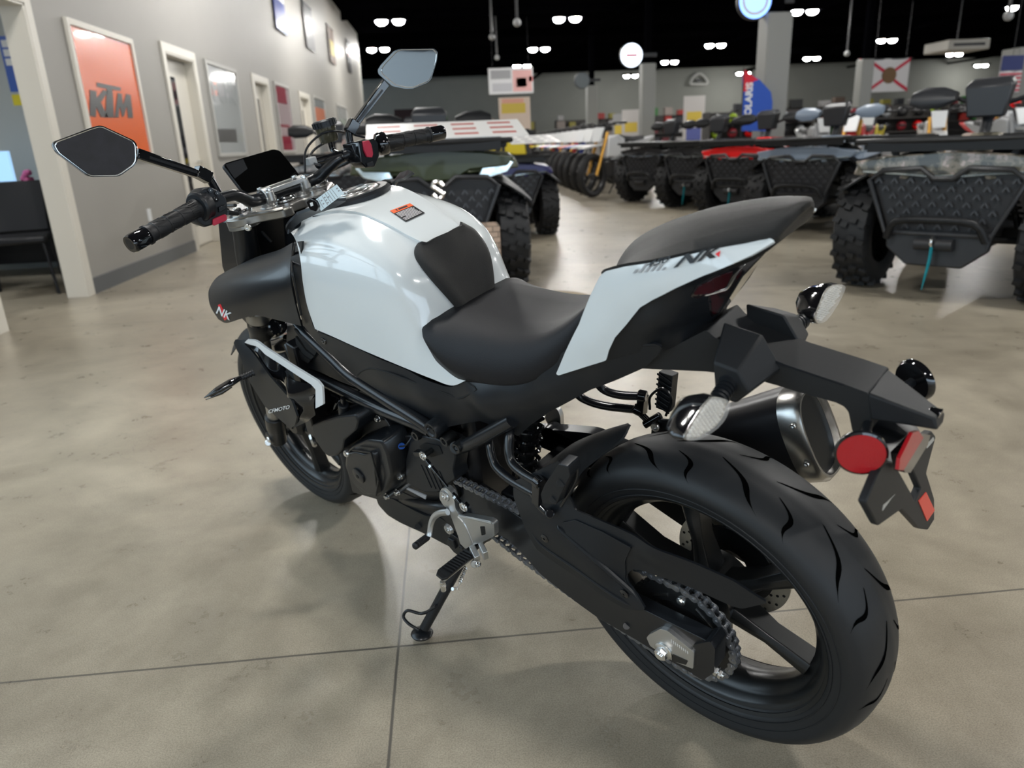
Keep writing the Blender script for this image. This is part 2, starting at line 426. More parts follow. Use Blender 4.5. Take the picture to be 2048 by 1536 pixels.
def yz(px, py): q = RX(px, py, XW); return q.y, q.z
def rect(tl, tr, bl=None, br=None):
    a, b = yz(*tl), yz(*tr); y0, y1, z1 = a[0], b[0], (a[1]+b[1])/2
    z0 = 1.05
    if br: c = yz(*br); z0 = c[1]; y1 = (b[0]+c[0])/2
    if bl: c = yz(*bl); y0 = (a[0]+c[0])/2; z0 = c[1] if not br else (z0+c[1])/2
    return y0, y1, z0, z1
op1 = (4.98, 6.17, 0, 2.17); op2 = (8.99, 9.94, 0, 2.17); op3 = (12.95, 13.9, 0, 2.2); op4 = (16.9, 18.0, 0, 2.2)
# wall built round its openings
g = G(); edges = [(-9, None)]; y = -9.0
opw = (-3.6, 3.4, 0, 2.9)
for o in (opw, op1, op2, op3, op4):
    g.box((XW-.06, (y+o[0])/2, CZ/2), (.12, o[0]-y, CZ)); g.box((XW-.06, (o[0]+o[1])/2, (CZ+o[3])/2), (.12, o[1]-o[0], CZ-o[3])); y = o[1]
g.box((XW-.06, (y+30.5)/2, CZ/2), (.12, 30.5-y, CZ)); struct('wall_left', g, WALLM, 'long grey side wall with doors and posters')
g = G(); y = 3.4
for o in (op1, op2, op3, op4): g.box((XW+.008, (y+o[0]-.10)/2, .065), (.016, o[0]-.10-y, .13)); y = o[1]+.10
g.box((XW+.008, (y+30.5)/2, .065), (.016, 30.5-y, .13)); struct('baseboard_left', g, BASEM)
for i, o in enumerate((op1, op2, op3, op4)):
    g = G(); w = .095
    for yy in (o[0]-w/2, o[1]+w/2): g.box((XW+.012, yy, (o[3]+w)/2), (.024, w, o[3]+w))
    g.box((XW+.012, (o[0]+o[1])/2, o[3]+w/2), (.024, o[1]-o[0]+.0, w))
    for yy in (o[0]+.01, o[1]-.01): g.box((XW-.065, yy, o[3]/2), (.17, .02, o[3]))
    g.box((XW-.065, (o[0]+o[1])/2, o[3]-.01), (.17, o[1]-o[0], .02))
    struct('trim_%d' % (i+1), g, TRIMW, ['cream door frame at the open office on the left', 'cream frame round the door behind the left mirror', 'third cream door frame along the side wall', 'farthest cream door frame along the side wall'][i], bev=.003)
# doors
GLASSD = mat('door_glass', (.006,.008,.014), .06, coat=.5)
for i, o in enumerate((op2, op3, op4)):
    w_ = o[1]-o[0]-.04; do = struct('door_%d' % (i+1), G().box((XW-.12, (o[0]+o[1])/2, o[3]/2-.01), (.045, w_, o[3]-.04)), TRIMW, ['closed cream door behind the left mirror, tall narrow glass strip', 'closed cream door between the grey and crimson posters', 'closed cream door far down the side wall'][i], bev=.002)
    part('door_glass', G().box((XW-.096, o[0]+(.44,.60,.76)[i], 1.10), (.006, .15, 1.70)), GLASSD, do)
    part('door_handle', G().cyl((XW-.10, o[1]-.11, 1.0), (XW-.045, o[1]-.11, 1.0), .02, n=12).cyl((XW-.052, o[1]-.11, 1.0), (XW-.052, o[1]-.24, 1.0), .009, n=10), STEEL, do)
part('strike_plate', G().box((XW-.13, op1[1]-.003, 1.02), (.03, .006, .06)), mat('bronze', (.12,.09,.06), .4, metal=.6), bpy.data.objects['trim_1'])
# offices behind the wall
g = G().box((-6.55, 13.5, 1.4), (.1, 45, 2.8)); struct('wall_office', g, OFFW)
g = G()
for yy in (8.2, 11.5, 15.4, 20): g.box((-4.82, yy, 1.4), (3.4, .1, 2.8))
struct('wall_partition', g, OFFW)
g = G().box((-4.82, 8, 2.85), (3.5, 34, .1)); struct('ceiling_office', g, mat('office_ceiling', (.6,.6,.58), .7))
# ceiling, joists, back wall
struct('ceiling', G().box((16, 22, CZ+.05), (58, 66, .1)), CEILM)
g = G()
for k in range(9): g.box((16, 6+5*k, CZ-.12), (50, .12, .24))
for k in range(6): g.box((-1+7*k, 22, CZ-.30), (.10, 60, .12))
struct('trim_1_joists', g, mat('joist_black', (.0008,.0008,.001), .9, spec=.0)).name = 'trim_5'
struct('wall_back', G().box((16, 50.1, CZ/2), (58, .2, CZ)), BACKW, 'far grey back wall')
struct('wall_right', G().box((44, 22, CZ/2), (.2, 66, CZ)), BACKW)
struct('wall_side_return', G().box((-8, 30.6, CZ/2), (10, .2, CZ)), BACKW)
# shop front behind the camera: mullions of the window wall, daylight comes through
g = G(); 
for x in range(-3, 22, 3): g.box((x, -9, 1.6), (.10, .12, 3.2))
g.box((9, -9, 3.7), (25, .3, 3.1)); g.box((9, -9, 2.35), (25, .08, .07)); g.box((9, -9, .1), (25, .14, .2)); struct('window_1', g, DARKB, 'shop front window wall behind the camera')
w = bpy.data.worlds.new('world'); sc.world = w; w.use_nodes = True
w.node_tree.nodes['Background'].inputs[0].default_value = (.62,.80,1.0,1); w.node_tree.nodes['Background'].inputs[1].default_value = 1.6
al = bpy.data.lights.new('daylight', 'AREA'); al.shape = 'RECTANGLE'; al.size = 22; al.size_y = 3.0; al.energy = 300; al.color = (.72,.87,1.0)
ao_ = bpy.data.objects.new('daylight', al); COL.objects.link(ao_); ao_.location = (8, -9.3, 1.7); ao_.rotation_euler = (math.radians(90), 0, 0)
# glazed side entrance left of the camera, outside the picture
g = G(); g.box((XW-.06, -.1, .35), (.12, 7.0, .70))
for y_ in (-3.55, -1.8, -.1, 1.65, 3.35): g.box((XW-.05, y_, 1.8), (.10, .09, 2.2))
g.box((XW-.05, -.1, 2.1), (.08, 7.0, .06)); g.box((XW-.05, -.1, 2.87), (.10, 7.0, .08)); struct('window_2', g, DARKB, 'glazed side window wall left of the camera')
al2 = bpy.data.lights.new('side_daylight', 'AREA'); al2.shape = 'RECTANGLE'; al2.size = 6.6; al2.size_y = 2.0; al2.energy = 95; al2.color = (.66,.85,1.0)
ao2 = bpy.data.objects.new('side_daylight', al2); COL.objects.link(ao2); ao2.location = (XW-.35, -.1, 1.8); ao2.rotation_euler = (math.radians(90), 0, math.radians(-90))
# ---- lamps
LAMPE = mat('lamp_glow', (1,1,1), .5, emis=(1.0,.985,.95), estr=165)
def lamp_proto():
    t = empty('ceiling_light', (0,0,0))
    part('lamp_housing', G().box((0, 0, .062), (1.0, .42, .10)), CEILM, t, bev=.02)
    for s in (-1, 1):
        part('lamp_lens', G().lathe([(0, -.11), (.09, -.095), (.15, -.055), (.17, .0), (.17, .012)], (s*.25, 0, 0), Z_, 28), LAMPE, t)
    part('lamp_stem', G().cyl((0, 0, .11), (0, 0, CZ-4.6), .012, n=8), CEILM, t)
    return t
lp = lamp_proto(); first = True
LS = [(-1.33,23.7,4.6),(-2.3,31.2,4.75),(4.0,24.2,4.6),(4.05,31.5,4.6),(4.03,38.0,4.6),(11.5,24.2,4.6),(11.55,32.2,4.6),(11.5,38.5,4.6),(11.4,46.0,4.6),(19.2,32.5,4.6),(19.2,39.2,4.6),(27.3,39.7,4.6),(34.8,47.8,4.6),(19,24.7,4.6),(18.8,47.2,4.6),
      (-1.2,9.7,4.6),(4.0,9.7,4.6),(4.0,17.0,4.6),(-1.2,16.8,4.6),(11.5,9.7,4.6),(11.5,17.0,4.6),(19,9.7,4.6),(19,17,4.6),(-1.2,2.6,4.6),(4.0,2.6,4.6),(11.5,2.6,4.6),(4.0,-4.5,4.6),(-1.2,-4.5,4.6),(11.5,-4.5,4.6)]
seen = {(-1.33,23.7):'twin ceiling lamp nearest the left wall, above the right mirror', (-2.3,31.2):'twin ceiling lamp tucked against the left wall, next one farther back'}
rowname = {4:'left', 11:'second', 19:'third', 27:'fourth', 34:'rightmost'}
for i, (x, y, z) in enumerate(LS):
    o = lp if i == 0 else copy_tree(lp); o.location = (x, y, z)
    vis = i < 15
    if i < 2: lb = seen[(x, y)]
    elif vis: lb = 'glowing twin ceiling lamp, number %s from the front in the %s row over the aisle' % (['one','two','three','four'][sum(1 for q in LS[:i] if abs(q[0]-x) < 1.5 and q[1] < y)], rowname[min(rowname, key=lambda q: abs(q-x))])
    else: lb = 'glowing twin ceiling lamp overhead, outside the picture'
    tag(o, lb, 'ceiling light', 'twin ceiling lamps')
# unseen flat lamps added to light the offices
t = empty('office_fill_light', (-4.8, 6.0, 2.70)); tag(t, 'unseen flat lamp added in the ceiling to light the open office', 'ceiling light'); part('lamp_lens', G().box((0,0,0), (1.0,.6,.03)), mat('office_fill_glow', (1,1,1), .5, emis=(.95,.98,1.0), estr=14), t); part('lamp_frame', G().box((0,0,.025), (1.06,.66,.04)), WHITEP, t)
t2 = copy_tree(t); t2.location = (-4.8, 10.2, 2.7); tag(t2, 'unseen flat lamp added in the ceiling to light the second office', 'ceiling light')
# ---- posters / glazed panels on the left wall
def on_wall(y, z, d=0.): return V((XW+d, y, z))
def wquad(g, y0, y1, z0, z1, d, th=.004):
    g.box((XW+d+th/2, (y0+y1)/2, (z0+z1)/2), (th, y1-y0, z1-z0)); return g
def wpoly(g, pts, d, th=.003):
    g.prism([V((XW+d, y, z)) for y, z in pts], X_*th); return g
def poster(name, label, y0, y1, z0, z1, frame_m, sheet_m, fw=.05):
    t = empty(name, (XW, (y0+y1)/2, z0)); tag(t, label, 'poster' if 'banner' not in name else 'banner')
    off = V((XW, (y0+y1)/2, z0))
    def PP(nm, g, m, par=None, **k): g.v = [v-off for v in g.v]; return part(nm, g, m, par or t, fix=True, **k)
    PP('sheet', wquad(G(), y0, y1, z0, z1, .002, .010), sheet_m)
    g = G(); wquad(g, y0-fw, y0, z0-fw, z1+fw, .0, .03); wquad(g, y1, y1+fw, z0-fw, z1+fw, .0, .03); wquad(g, y0, y1, z1, z1+fw, .0, .03); wquad(g, y0, y1, z0-fw, z0, .0, .03)
    PP('frame', g, frame_m, bev=.003); return t, PP
GLZ = .10
PORANGE = mat('poster_orange', (.80,.14,.03), .22, coat=.35); PGREY = mat('poster_grey', (.50,.52,.52), GLZ, coat=1.); PRED = mat('poster_red', (.42,.03,.07), GLZ, coat=1.); PPINK = mat('poster_pale_pink', (.62,.48,.50), GLZ, coat=1.)
PDARK = mat('poster_dark_print', (.055,.055,.055), .3); PMID = mat('poster_mid_grey', (.16,.16,.17), .3); PSAL = mat('poster_salmon', (.55,.22,.17), .3)
FRAMEG = mat('panel_frame_grey', (.42,.41,.38), .4)
q = rect((133,52), (256,86), None, (299,306))
y0, y1, z0, z1 = q
t, PP = poster('window_poster', 'bright orange poster panel with large black KTM letters on the left wall', y0, y1, z0, z1, TRIMW, PORANGE)
# block letters K T M
def ww(px, py): q = RX(px, py, XW); return (q.y, q.z)
K = [[(176,180),(189,182),(190,196),(203,180),(213,183),(198,205),(213,235),(198,234),(189,214),(188,234),(176,232)],
     [(190,165),(238,175),(238,182),(221,179),(222,186),(225,235),(207,235),(210,178),(190,173)],
     [(226,235),(232,186),(240,188),(243,210),(249,188),(258,190),(263,236),(253,236),(250,212),(245,232),(241,234),(236,212),(234,235)]]
g = G()
for k in K: wpoly(g, [ww(*p) for p in k], .013)
PP('poster_lettering', g, PDARK)
q = rect((409,128), (470,146), None, (489,305)); y0, y1, z0, z1 = q
t, PP = poster('window_poster', 'pale grey poster panel with two dark printed blocks on the left wall', y0, y1, z0, z1, FRAMEG, PGREY)
def wq(tl, tr, br, bl): return [ww(*p) for p in (tl, tr, br, bl)]
cA, cB = ww(434,181), ww(463,186); mwE = lambda co: V((XW+.017+co.z, (cA[0]+cB[0])/2+co.x*1.0, (cA[1]+cB[1])/2+co.y)); PP('poster_lettering', text_geo('ECHO', .46, mwE, ext=.001, bold=.012), PGREY)
PP('print_block', wpoly(G(), wq((433,165),(462,171),(463,197),(434,192)), .013), PMID); PP('print_block', wpoly(G(), wq((421,162),(432,164),(433,192),(423,190)), .013), PSAL)
PP('print_block', wpoly(G(), wq((432,258),(470,258),(473,284),(436,284)), .013), PDARK)
q = rect((547,170), (572,176), None, (592,300)); y0, y1, z0, z1 = q
t, PP = poster('window_poster', 'crimson and pale pink poster panel on the left wall, between two door frames', y0, y1, z0, z1, FRAMEG, PPINK)
for k in (wq((549,172),(568,176),(573,209),(551,204)), wq((556,248),(577,250),(578,256),(557,253)), wq((561,272),(580,273),(585,302),(564,299))): PP('print_block', wpoly(G(), k, .013), PRED)
q = rect((625,196), (645,201), None, (655,262)); y0, y1, z0, z1 = q
t, PP = poster('window_poster', 'small orange and grey poster panel far along the left wall', y0, y1, 1.0, z1, FRAMEG, PGREY)
PP('print_block', wquad(G(), y0+.1, y1-.1, z1-.75, z1-.2, .013, .003), mat('poster_dull_orange', (.55,.16,.07), .3))
q = rect((672,212), (690,216), None, (700,270)); y0, y1, z0, z1 = q
t, PP = poster('window_poster', 'whitish poster panel at the far end of the left wall', y0, y1, 1.0, z1, FRAMEG, mat('poster_white', (.6,.6,.58), .2, coat=1.))
PP('print_block', wquad(G(), y0+.2, y1-.2, z1-.9, z1-.5, .013, .003), PMID)
# hanging banners high on the wall
BLUEB = mat('banner_blue', (.02,.05,.30), .35, coat=.5); BLKB = mat('banner_black', (.012,.010,.016), .4, coat=.3); BRNB = mat('banner_brown', (.10,.06,.04), .5)
for lab_, tl, br, m_, extra in (('blue banner with a white band high on the left wall', (537,-40), (572,72), BLUEB, 'w'), ('black banner high on the left wall, right of the blue one', (600,0), (628,106), BLKB, ''), ('narrow brown banner high on the left wall', (650,48), (670,132), BRNB, 'y'), ('farthest dark banner high on the left wall', (689,78), (702,148), BLKB, 'r')):
    a, b = ww(*tl), ww(*br); y0, y1, z0, z1 = a[0], b[0], b[1], a[1]
    if y1 < y0+.4: y1 = y0+.8
    t = empty('wall_banner', (XW+.02, (y0+y1)/2, z0)); tag(t, lab_, 'banner'); off = V((XW+.02, (y0+y1)/2, z0))
    g = wquad(G(), y0, y1, z0, z1, .03, .012); g.v = [v-off for v in g.v]; part('cloth', g, m_, t)
    g = G().cyl((XW+.035, y0-.05, z1), (XW+.035, y1+.05, z1), .015, n=10); g.v = [v-off for v in g.v]; part('rod', g, DARKB, t)
    if extra == 'w': g = wquad(G(), y0+.05, y1-.05, z0+.55, z0+.85, .044, .004); g.v = [v-off for v in g.v]; part('white_band', g, WHITEINK, t)
    if extra == 'y': g = wquad(G(), y0+.2, y1-.2, z0+.2, z0+.6, .044, .004); g.v = [v-off for v in g.v]; part('print', g, mat('ochre', (.35,.28,.05), .5), t)
    if extra == 'r': g = wquad(G(), y0+.1, y1-.1, z1-.5, z1-.2, .044, .004); g.v = [v-off for v in g.v]; part('print', g, mat('dull_red', (.30,.03,.05), .5), t)
part('switch_cover', G().box((XW+.006, RX(298,430,XW).y, RX(298,430,XW).z), (.012,.075,.12)), WHITEP); tag(bpy.data.objects['switch_cover'], 'small white wall plate low on the grey wall', 'wall plate')
# office contents
YO = 8.150
a, b = RY(6, 72, YO), RY(60, 210, YO); t = empty('office_poster', ((a.x+b.x)/2, YO, b.z)); tag(t, 'blue and white poster with a yellow strip hanging inside the open office', 'poster'); H_ = a.z-b.z; x0, x1 = a.x, b.x+.10
def oq(nm, z0, z1, m, d, ua=0., ub=1.):
    part(nm, G().box(((x1-x0)*((ua+ub)/2-.5), -d, H_*(z0+z1)/2), ((x1-x0)*(ub-ua), .008, H_*(z1-z0))), m, t)
oq('sheet', .2, 1, mat('poster_blue', (.03,.10,.42), .4), .003); oq('yellow_strip', 0, .16, mat('yellow_card', (.75,.62,.02), .5), .003)
for k in range(3): oq('white_print', .58+.13*k, .68+.13*k, WHITEINK, .008, .12, .9)
DESK = mat('desk_black', (.012,.012,.014), .4); t = empty('office_desk', (-4.15, 7.55, 0)); tag(t, 'black desk inside the open office', 'desk')
part('desk_top', G().box((0, 0, .74), (1.5, .75, .04)), DESK, t, bev=.004); 
for sx in (-.70, .70): part('side_panel', G().box((sx, 0, .36), (.04, .7, .72)), DESK, t)
part('modesty_panel', G().box((0, .25, .40), (1.4, .03, .6)), DESK, t)
def office_chair(x, y, rz, lb):
    t = empty('office_chair', (x, y, 0), rz); tag(t, lb, 'chair', 'black chairs in the office')
    part('seat', G().box((0, 0, .46), (.50, .50, .06)), DESK, t, bev=.02)
    g = G().loft([[V((-.23,.22,.50)),V((.23,.22,.50)),V((.23,.25,.50)),V((-.23,.25,.50))], [V((-.25,.28,.92)),V((.25,.28,.92)),V((.25,.31,.92)),V((-.25,.31,.92))]]); part('backrest', g, DESK, t, bev=.01, fix=True)
    for sx in (-.22, .22):
        for sy in (-.22, .22): part('leg', G().cyl((sx, sy, .45), (sx*1.15, sy*1.15, 0), .013, n=10), DESK, t)
    return t
office_chair(-3.66, 6.55, .35, 'black chair nearest the open office doorway'); office_chair(-4.4, 6.55, -.2, 'black chair deeper inside the open office')
t = empty('office_monitor', (-4.30, 7.6, .76), 1.3); tag(t, 'pale blue glowing monitor on the office desk', 'monitor'); part('screen', G().box((0,0,.28), (.03,.45,.28)), mat('screen_glow', (.1,.2,.3), .3, emis=(.35,.6,.9), estr=.9), t); part('stand', G().box((0,0,.07), (.05,.06,.14)), DESK, t); part('foot', G().box((0,0,.008), (.16,.2,.016)), DESK, t)
t = empty('flower_pot', (-3.98, 7.6, .76)); tag(t, 'small pink flowers in a pot on the office desk', 'flowers'); g = G(); 
for k in range(9): g.sphere((random.uniform(-.05,.05), random.uniform(-.05,.05), .17+random.uniform(-.03,.05)), .03, 8, 6)
part('flowers', g, mat('pink_petals', (.65,.15,.35), .6), t); part('pot', G().lathe([(0,0),(.04,0),(.055,.11),(.045,.11)], (0,0,0), Z_, 16), WHITEP, t)
# ---- pillars
PILM = mat('pillar_grey', (.24,.24,.225), .55); 
for i, (x, y, w_, zt, lb) in enumerate(((6.12, 14.0, .46, 3.08, 'large grey square pillar behind the feather flag'), (6.07, 22.5, .40, 3.1, 'grey pillar in the middle distance with a round lit sign'), (5.98, 30.5, .42, 3.1, 'grey pillar farthest down the middle aisle'), (12.7, 22.5, .38, 3.0, 'grey pillar in front of the white and red flag'), (16.3, 20.8, .70, 3.0, 'grey pillar at the right edge of the picture'))):
    t = empty('pillar', (x, y, 0)); tag(t, lb, 'pillar')
    part('pillar_cover', G().box((0, 0, zt/2), (w_, w_, zt)), PILM, t, bev=.03)
    part('pillar_post', G().box((0, 0, (zt+CZ)/2), (w_*.45, w_*.45, CZ-zt)), CEILM, t)
def round_sign(px, py, y, r, m, lb, inner=None):
    c = RY(px, py, y); t = empty('round_sign', c); tag(t, lb, 'sign')
    part('sign_drum', G().lathe([(0, -.06), (r, -.06), (r*1.04, 0), (r, .06), (0, .06)], (0,0,0), Y_, 40), DARKB, t)
    part('sign_face', G().lathe([(0, -.066), (r*.95, -.064), (r*.97, -.05)], (0,0,0), Y_, 40), m, t)
    part('sign_bracket', G().box((r+.2, 0, 0), (.45, .06, .10)), DARKB, t); return t
LB = mat('sign_glow_white', (.8,.8,.9), .4, emis=(.75,.85,1.0), estr=2.2); LB2 = mat('sign_glow_blue', (.3,.4,.8), .4, emis=(.16,.34,.95), estr=2.0)
t = round_sign(1262, 111, 22.4, .33, LB, 'round lit white sign with a red word on the middle pillar'); part('sign_word', G().box((0, -.069, 0), (.34, .004, .07)), mat('sign_red', (.7,.03,.06), .4), t)
t = round_sign(1508, 2, 14.0, .31, LB2, 'round lit blue sign at the top edge, beside the large pillar'); part('sign_ring', G().lathe([(.19,-.068),(.24,-.068),(.24,-.064),(.19,-.064)], (0,0,0), Y_, 32, closed=True), WHITEINK, t)
round_sign(1164, 161, 30.2, .30, mat('sign_dull', (.12,.14,.15), .4), 'dim grey round sign on the farthest pillar')
# hanging board over the aisle
def board(name, lb, cat, tlp, brp, y, pieces, m, th=.03):
    a, b = RY(*tlp, y), RY(*brp, y); W, H = b.x-a.x, a.z-b.z; t = empty(name, (a.x+W/2, y, b.z)); tag(t, lb, cat)
    part('board', G().box((0, 0, H/2), (W, th, H)), m, t, bev=.004)
    for nm, u0, u1, v0, v1, mm in pieces: part(nm, G().box((W*((u0+u1)/2-.5), -th/2-.002, H*(v0+v1)/2), (W*(u1-u0), .004, H*(v1-v0))), mm, t)
    return t, W, H
SIGNW = mat('sign_white', (.62,.62,.63), .4); SG = mat('sign_grey', (.30,.30,.31), .5); SP = mat('sign_pink', (.70,.38,.36), .5); SR = mat('sign_red2', (.60,.05,.05), .5)
t, W, H = board('hanging_sign', 'white hanging sign board with grey blocks and a pink right end', 'sign', (976,137), (1067,186), 28, [('print_block', .05, .50, .58, .92, SG), ('print_block', .08, .52, .10, .42, mat('sign_pale', (.45,.45,.48), .5)), ('print_block', .54, .97, .08, .90, SP), ('print_block', .90, .99, .45, .65, SR), ('print_block', .62, .85, .25, .6, mat('sign_brown', (.50,.30,.24), .5))], SIGNW)
for sx in (-.4, .4): part('hanging_wire', G().cyl((W*sx, 0, H), (W*sx, 0, H+(CZ-RY(976,137,28).z)), .006, n=6), DARKB, t)
CREAM = mat('booth_cream', (.66,.52,.42), .5); YEL = mat('booth_yellow', (.62,.45,.06), .5)
t, W, H = board('display_board', 'cream and yellow display board standing past the dark green quad', 'display board', (997,196), (1062,276), 16, [('yellow_print', .08, .85, .62, .86, YEL), ('pink_print', .1, .8, .86, .97, mat('booth_pink', (.7,.35,.25), .5)), ('brown_print', .3, .55, .18, .34, mat('booth_brown', (.28,.10,.05), .5))], CREAM)
for sx in (-.4, .4): part('stand_leg', G().box((W*sx, .03, -RY(1062,276,16).z/2), (.05, .05, RY(1062,276,16).z)), DARKB, t)
# cassette air unit, flags, feather flag, wall emblem
a = RY(1912, 97, 23.5); t = empty('air_unit', a); tag(t, 'beige ceiling cassette air unit hanging at the right', 'air conditioner'); part('casing', G().box((0,0,.05), (1.35,1.2,.30)), mat('beige_casing', (.36,.34,.30), .5), t, bev=.03); part('louvre', G().box((0,-.61,.05), (1.0,.02,.08)), DARKB, t); part('hanger_rod', G().cyl((0,0,.2), (0,0,CZ-a.z), .02, n=8), DARKB, t)
FW = mat('flag_white', (.62,.60,.60), .7); FR = mat('flag_red', (.50,.02,.05), .7); FB = mat('flag_blue', (.03,.04,.14), .7)
a, b = RY(1742,119,23.0), RY(1812,182,23.0); W, H = b.x-a.x, a.z-b.z; t = empty('state_flag', (a.x+W/2, 23.0, b.z)); tag(t, 'white flag with red diagonal cross and brown seal hanging from the ceiling', 'flag')
def flagsheet(W, H, amp, nx=24, nz=6, y0=0., u0=0., u1=1., v0=0., v1=1., off=0.): 
    g = G(); vs = [V((W*(u0+(u1-u0)*i/nx-.5), y0+amp*math.sin((u0+(u1-u0)*i/nx)*11)-off, H*(v0+(v1-v0)*j/nz))) for j in range(nz+1) for i in range(nx+1)]; m = nx+1
    g.add(vs+[v+V((0,.006,0)) for v in vs], [f for j in range(nz) for i in range(nx) for f in ((j*m+i, j*m+i+1, (j+1)*m+i+1, (j+1)*m+i), ((nz+1)*m+j*m+i, (nz+1)*m+(j+1)*m+i, (nz+1)*m+(j+1)*m+i+1, (nz+1)*m+j*m+i+1))]); return g
part('flag_cloth', flagsheet(W, H, .03), FW, t)
g = G()
for sgn in (1, -1):
    n = 16; w2 = .07
    vs = [V((W*(i/n-.5), .03*math.sin(i/n*11)-.012, H*((i/n if sgn > 0 else 1-i/n)*(1-w2)+d))) for i in range(n+1) for d in (-w2*.3, w2*1.3)]
    g.add(vs+[v-V((0,.004,0)) for v in vs], [f for i in range(n) for f in ((2*i, 2*i+2, 2*i+3, 2*i+1), tuple(k+2*n+2 for k in (2*i+1, 2*i+3, 2*i+2, 2*i)))])
part('diagonal_cross', g, FR, t); part('seal', G().lathe([(0,-.05),(H*.24,-.045),(H*.25,-.03),(0,-.03)], (0,0,H*.5), Y_, 24), mat('seal_brown', (.16,.09,.04), .7), t)
part('flag_rod', G().cyl((-W/2-.1,0,H), (W/2+.1,0,H), .02, n=8), DARKB, t)
for sx in (-.4, .4): part('flag_cord', G().cyl((W*sx,0,H), (W*sx,0,CZ-b.z), .006, n=6), DARKB, t)
a, b = RY(1716,118,23.4), RY(1730,182,23.4); W, H = b.x-a.x, a.z-b.z; t = empty('folded_flag', (a.x+W/2, 23.4, b.z)); tag(t, 'narrow folded white flag with red corners just left of the pillar flag', 'flag'); part('flag_cloth', flagsheet(W, H, .05), FW, t); part('red_corner', G().box((0,-.06,.04), (W*.8,.01,.12)), FR, t); part('red_corner', G().box((0,-.06,H-.06), (W*.8,.01,.12)), FR, t); part('flag_cord', G().cyl((0,0,H), (0,0,CZ-b.z), .006, n=6), DARKB, t)
a, b = RY(2004,112,20.2), RY(2036,184,20.2); W, H = b.x-a.x, a.z-b.z; t = empty('striped_flag', (a.x+W/2, 20.2, b.z)); tag(t, 'hanging flag with dark blue top and red and white stripes at the right edge', 'flag'); part('flag_cloth', flagsheet(W, H, .02), FW, t); part('blue_field', G().box((0,-.03,H*.80), (W*.98,.012,H*.4)), FB, t)
for k in range(5): part('red_stripe', G().box((0,-.03,H*(.06+.11*k)), (W*.98,.01,H*.05)), FR, t)
part('flag_cord', G().cyl((0,0,H), (0,0,CZ-b.z), .006, n=6), DARKB, t)
# feather flag
YF = 13.6
ff = [(1488,138),(1500,148),(1520,160),(1542,184),(1545,205),(1541,262),(1482,262),(1486,200),(1485,150)]
t = empty('feather_flag', (RY(1510,262,YF).x, YF, 0)); tag(t, 'blue and red feather flag with white lettering behind the red quad', 'flag'); off = V((RY(1510,262,YF).x, YF, 0))
g = G().prism([RY(x, y, YF)-off for x, y in ff], Y_*.02); part('flag_cloth', g, mat('feather_blue', (.02,.08,.42), .6), t, fix=True)
g = G().prism([RY(x, y, YF)-off-Y_*.004 for x, y in ((1488,138),(1500,148),(1517,160),(1508,162),(1494,182),(1486,184),(1485,150))], Y_*.004); part('red_top', g, mat('feather_red', (.62,.01,.03), .6), t, fix=True)
c0, c1 = RY(1495,246,YF)-off, RY(1500,160,YF)-off; up = (c1-c0); L_ = up.length; up.normalize(); sx_ = V((up.z, 0, -up.x))
mw = lambda co: c0.lerp(c1, .5)-Y_*.006+up*co.x-sx_*co.y+Y_*(-co.z)
part('flag_lettering', text_geo('POLARIS', .17, mw, ext=.002, bold=.006, spacing=1.0), WHITEINK, t)
part('flag_pole', G().cyl(V((RY(1483,262,YF).x-off.x, .01, 0)), RY(1488,138,YF)-off, .012, n=8), DARKB, t); part('flag_base', G().box((RY(1483,262,YF).x-off.x, 0, .02), (.4,.4,.04)), DARKB, t)
a = RY(1397, 160, 49.8); t = empty('wall_emblem', a); tag(t, 'pale arched emblem sign on the far wall', 'sign'); g = G().tube([V((-.55,-.05,-.25)), V((-.4,-.05,.15)), V((0,-.05,.38)), V((.4,-.05,.15)), V((.55,-.05,-.25)), V((-.55,-.05,-.25))], .08, n=8, sm=4); part('outline', g, mat('emblem_grey', (.42,.42,.40), .5), t); part('centre', G().box((0,-.05,-.02), (.4,.05,.16)), DARKB, t)
for (px, py, yy, lb) in ((1034,45,17,'small dome camera on the ceiling, nearest to the middle'),(984,74,22,'small dome camera on the ceiling, left one'),(994,115,27,'small dome camera on the ceiling, lowest one'),(1694,107,24,'small white box on the ceiling left of the air unit'),(2017,32,14,'small white loudspeaker at the top right')):
    c = RY(px, py, yy); t = empty('ceiling_camera', c); tag(t, lb, 'camera'); part('dome', G().sphere((0,0,0), .085, 14, 10), mat('dome_grey', (.3,.3,.3), .4), t); part('mount', G().cyl((0,0,.05), (0,0,CZ-c.z), .03, n=8), DARKB, t)
# ================================================================= the motorcycle
bike = empty('motorcycle'); bike.matrix_world = BM
tag(bike, 'white and matte black naked sport motorcycle leaning on its side stand, large in the foreground', 'motorcycle')
def onsurf(px, py, f, off=.0012, y0=.12):
    if isinstance(f, BVHTree): return onbvh(f, px, py, off, y0)
    y = y0
    for _ in range(8):
        q = P(px, py, y); y = .5*y+.5*(float(f(np.array([(q.x, q.z)]))[0])+off)
    return P(px, py, y)
from mathutils.bvhtree import BVHTree
def onbvh(bv, px, py, off=.002, y0=.08):
    d = (B3 @ wray(px, py)).normalized(); h, n, i, t = bv.ray_cast(BC, d)
    if h is None: return P(px, py, y0)
    if n.dot(d) > 0: n = -n
    return h+n*off
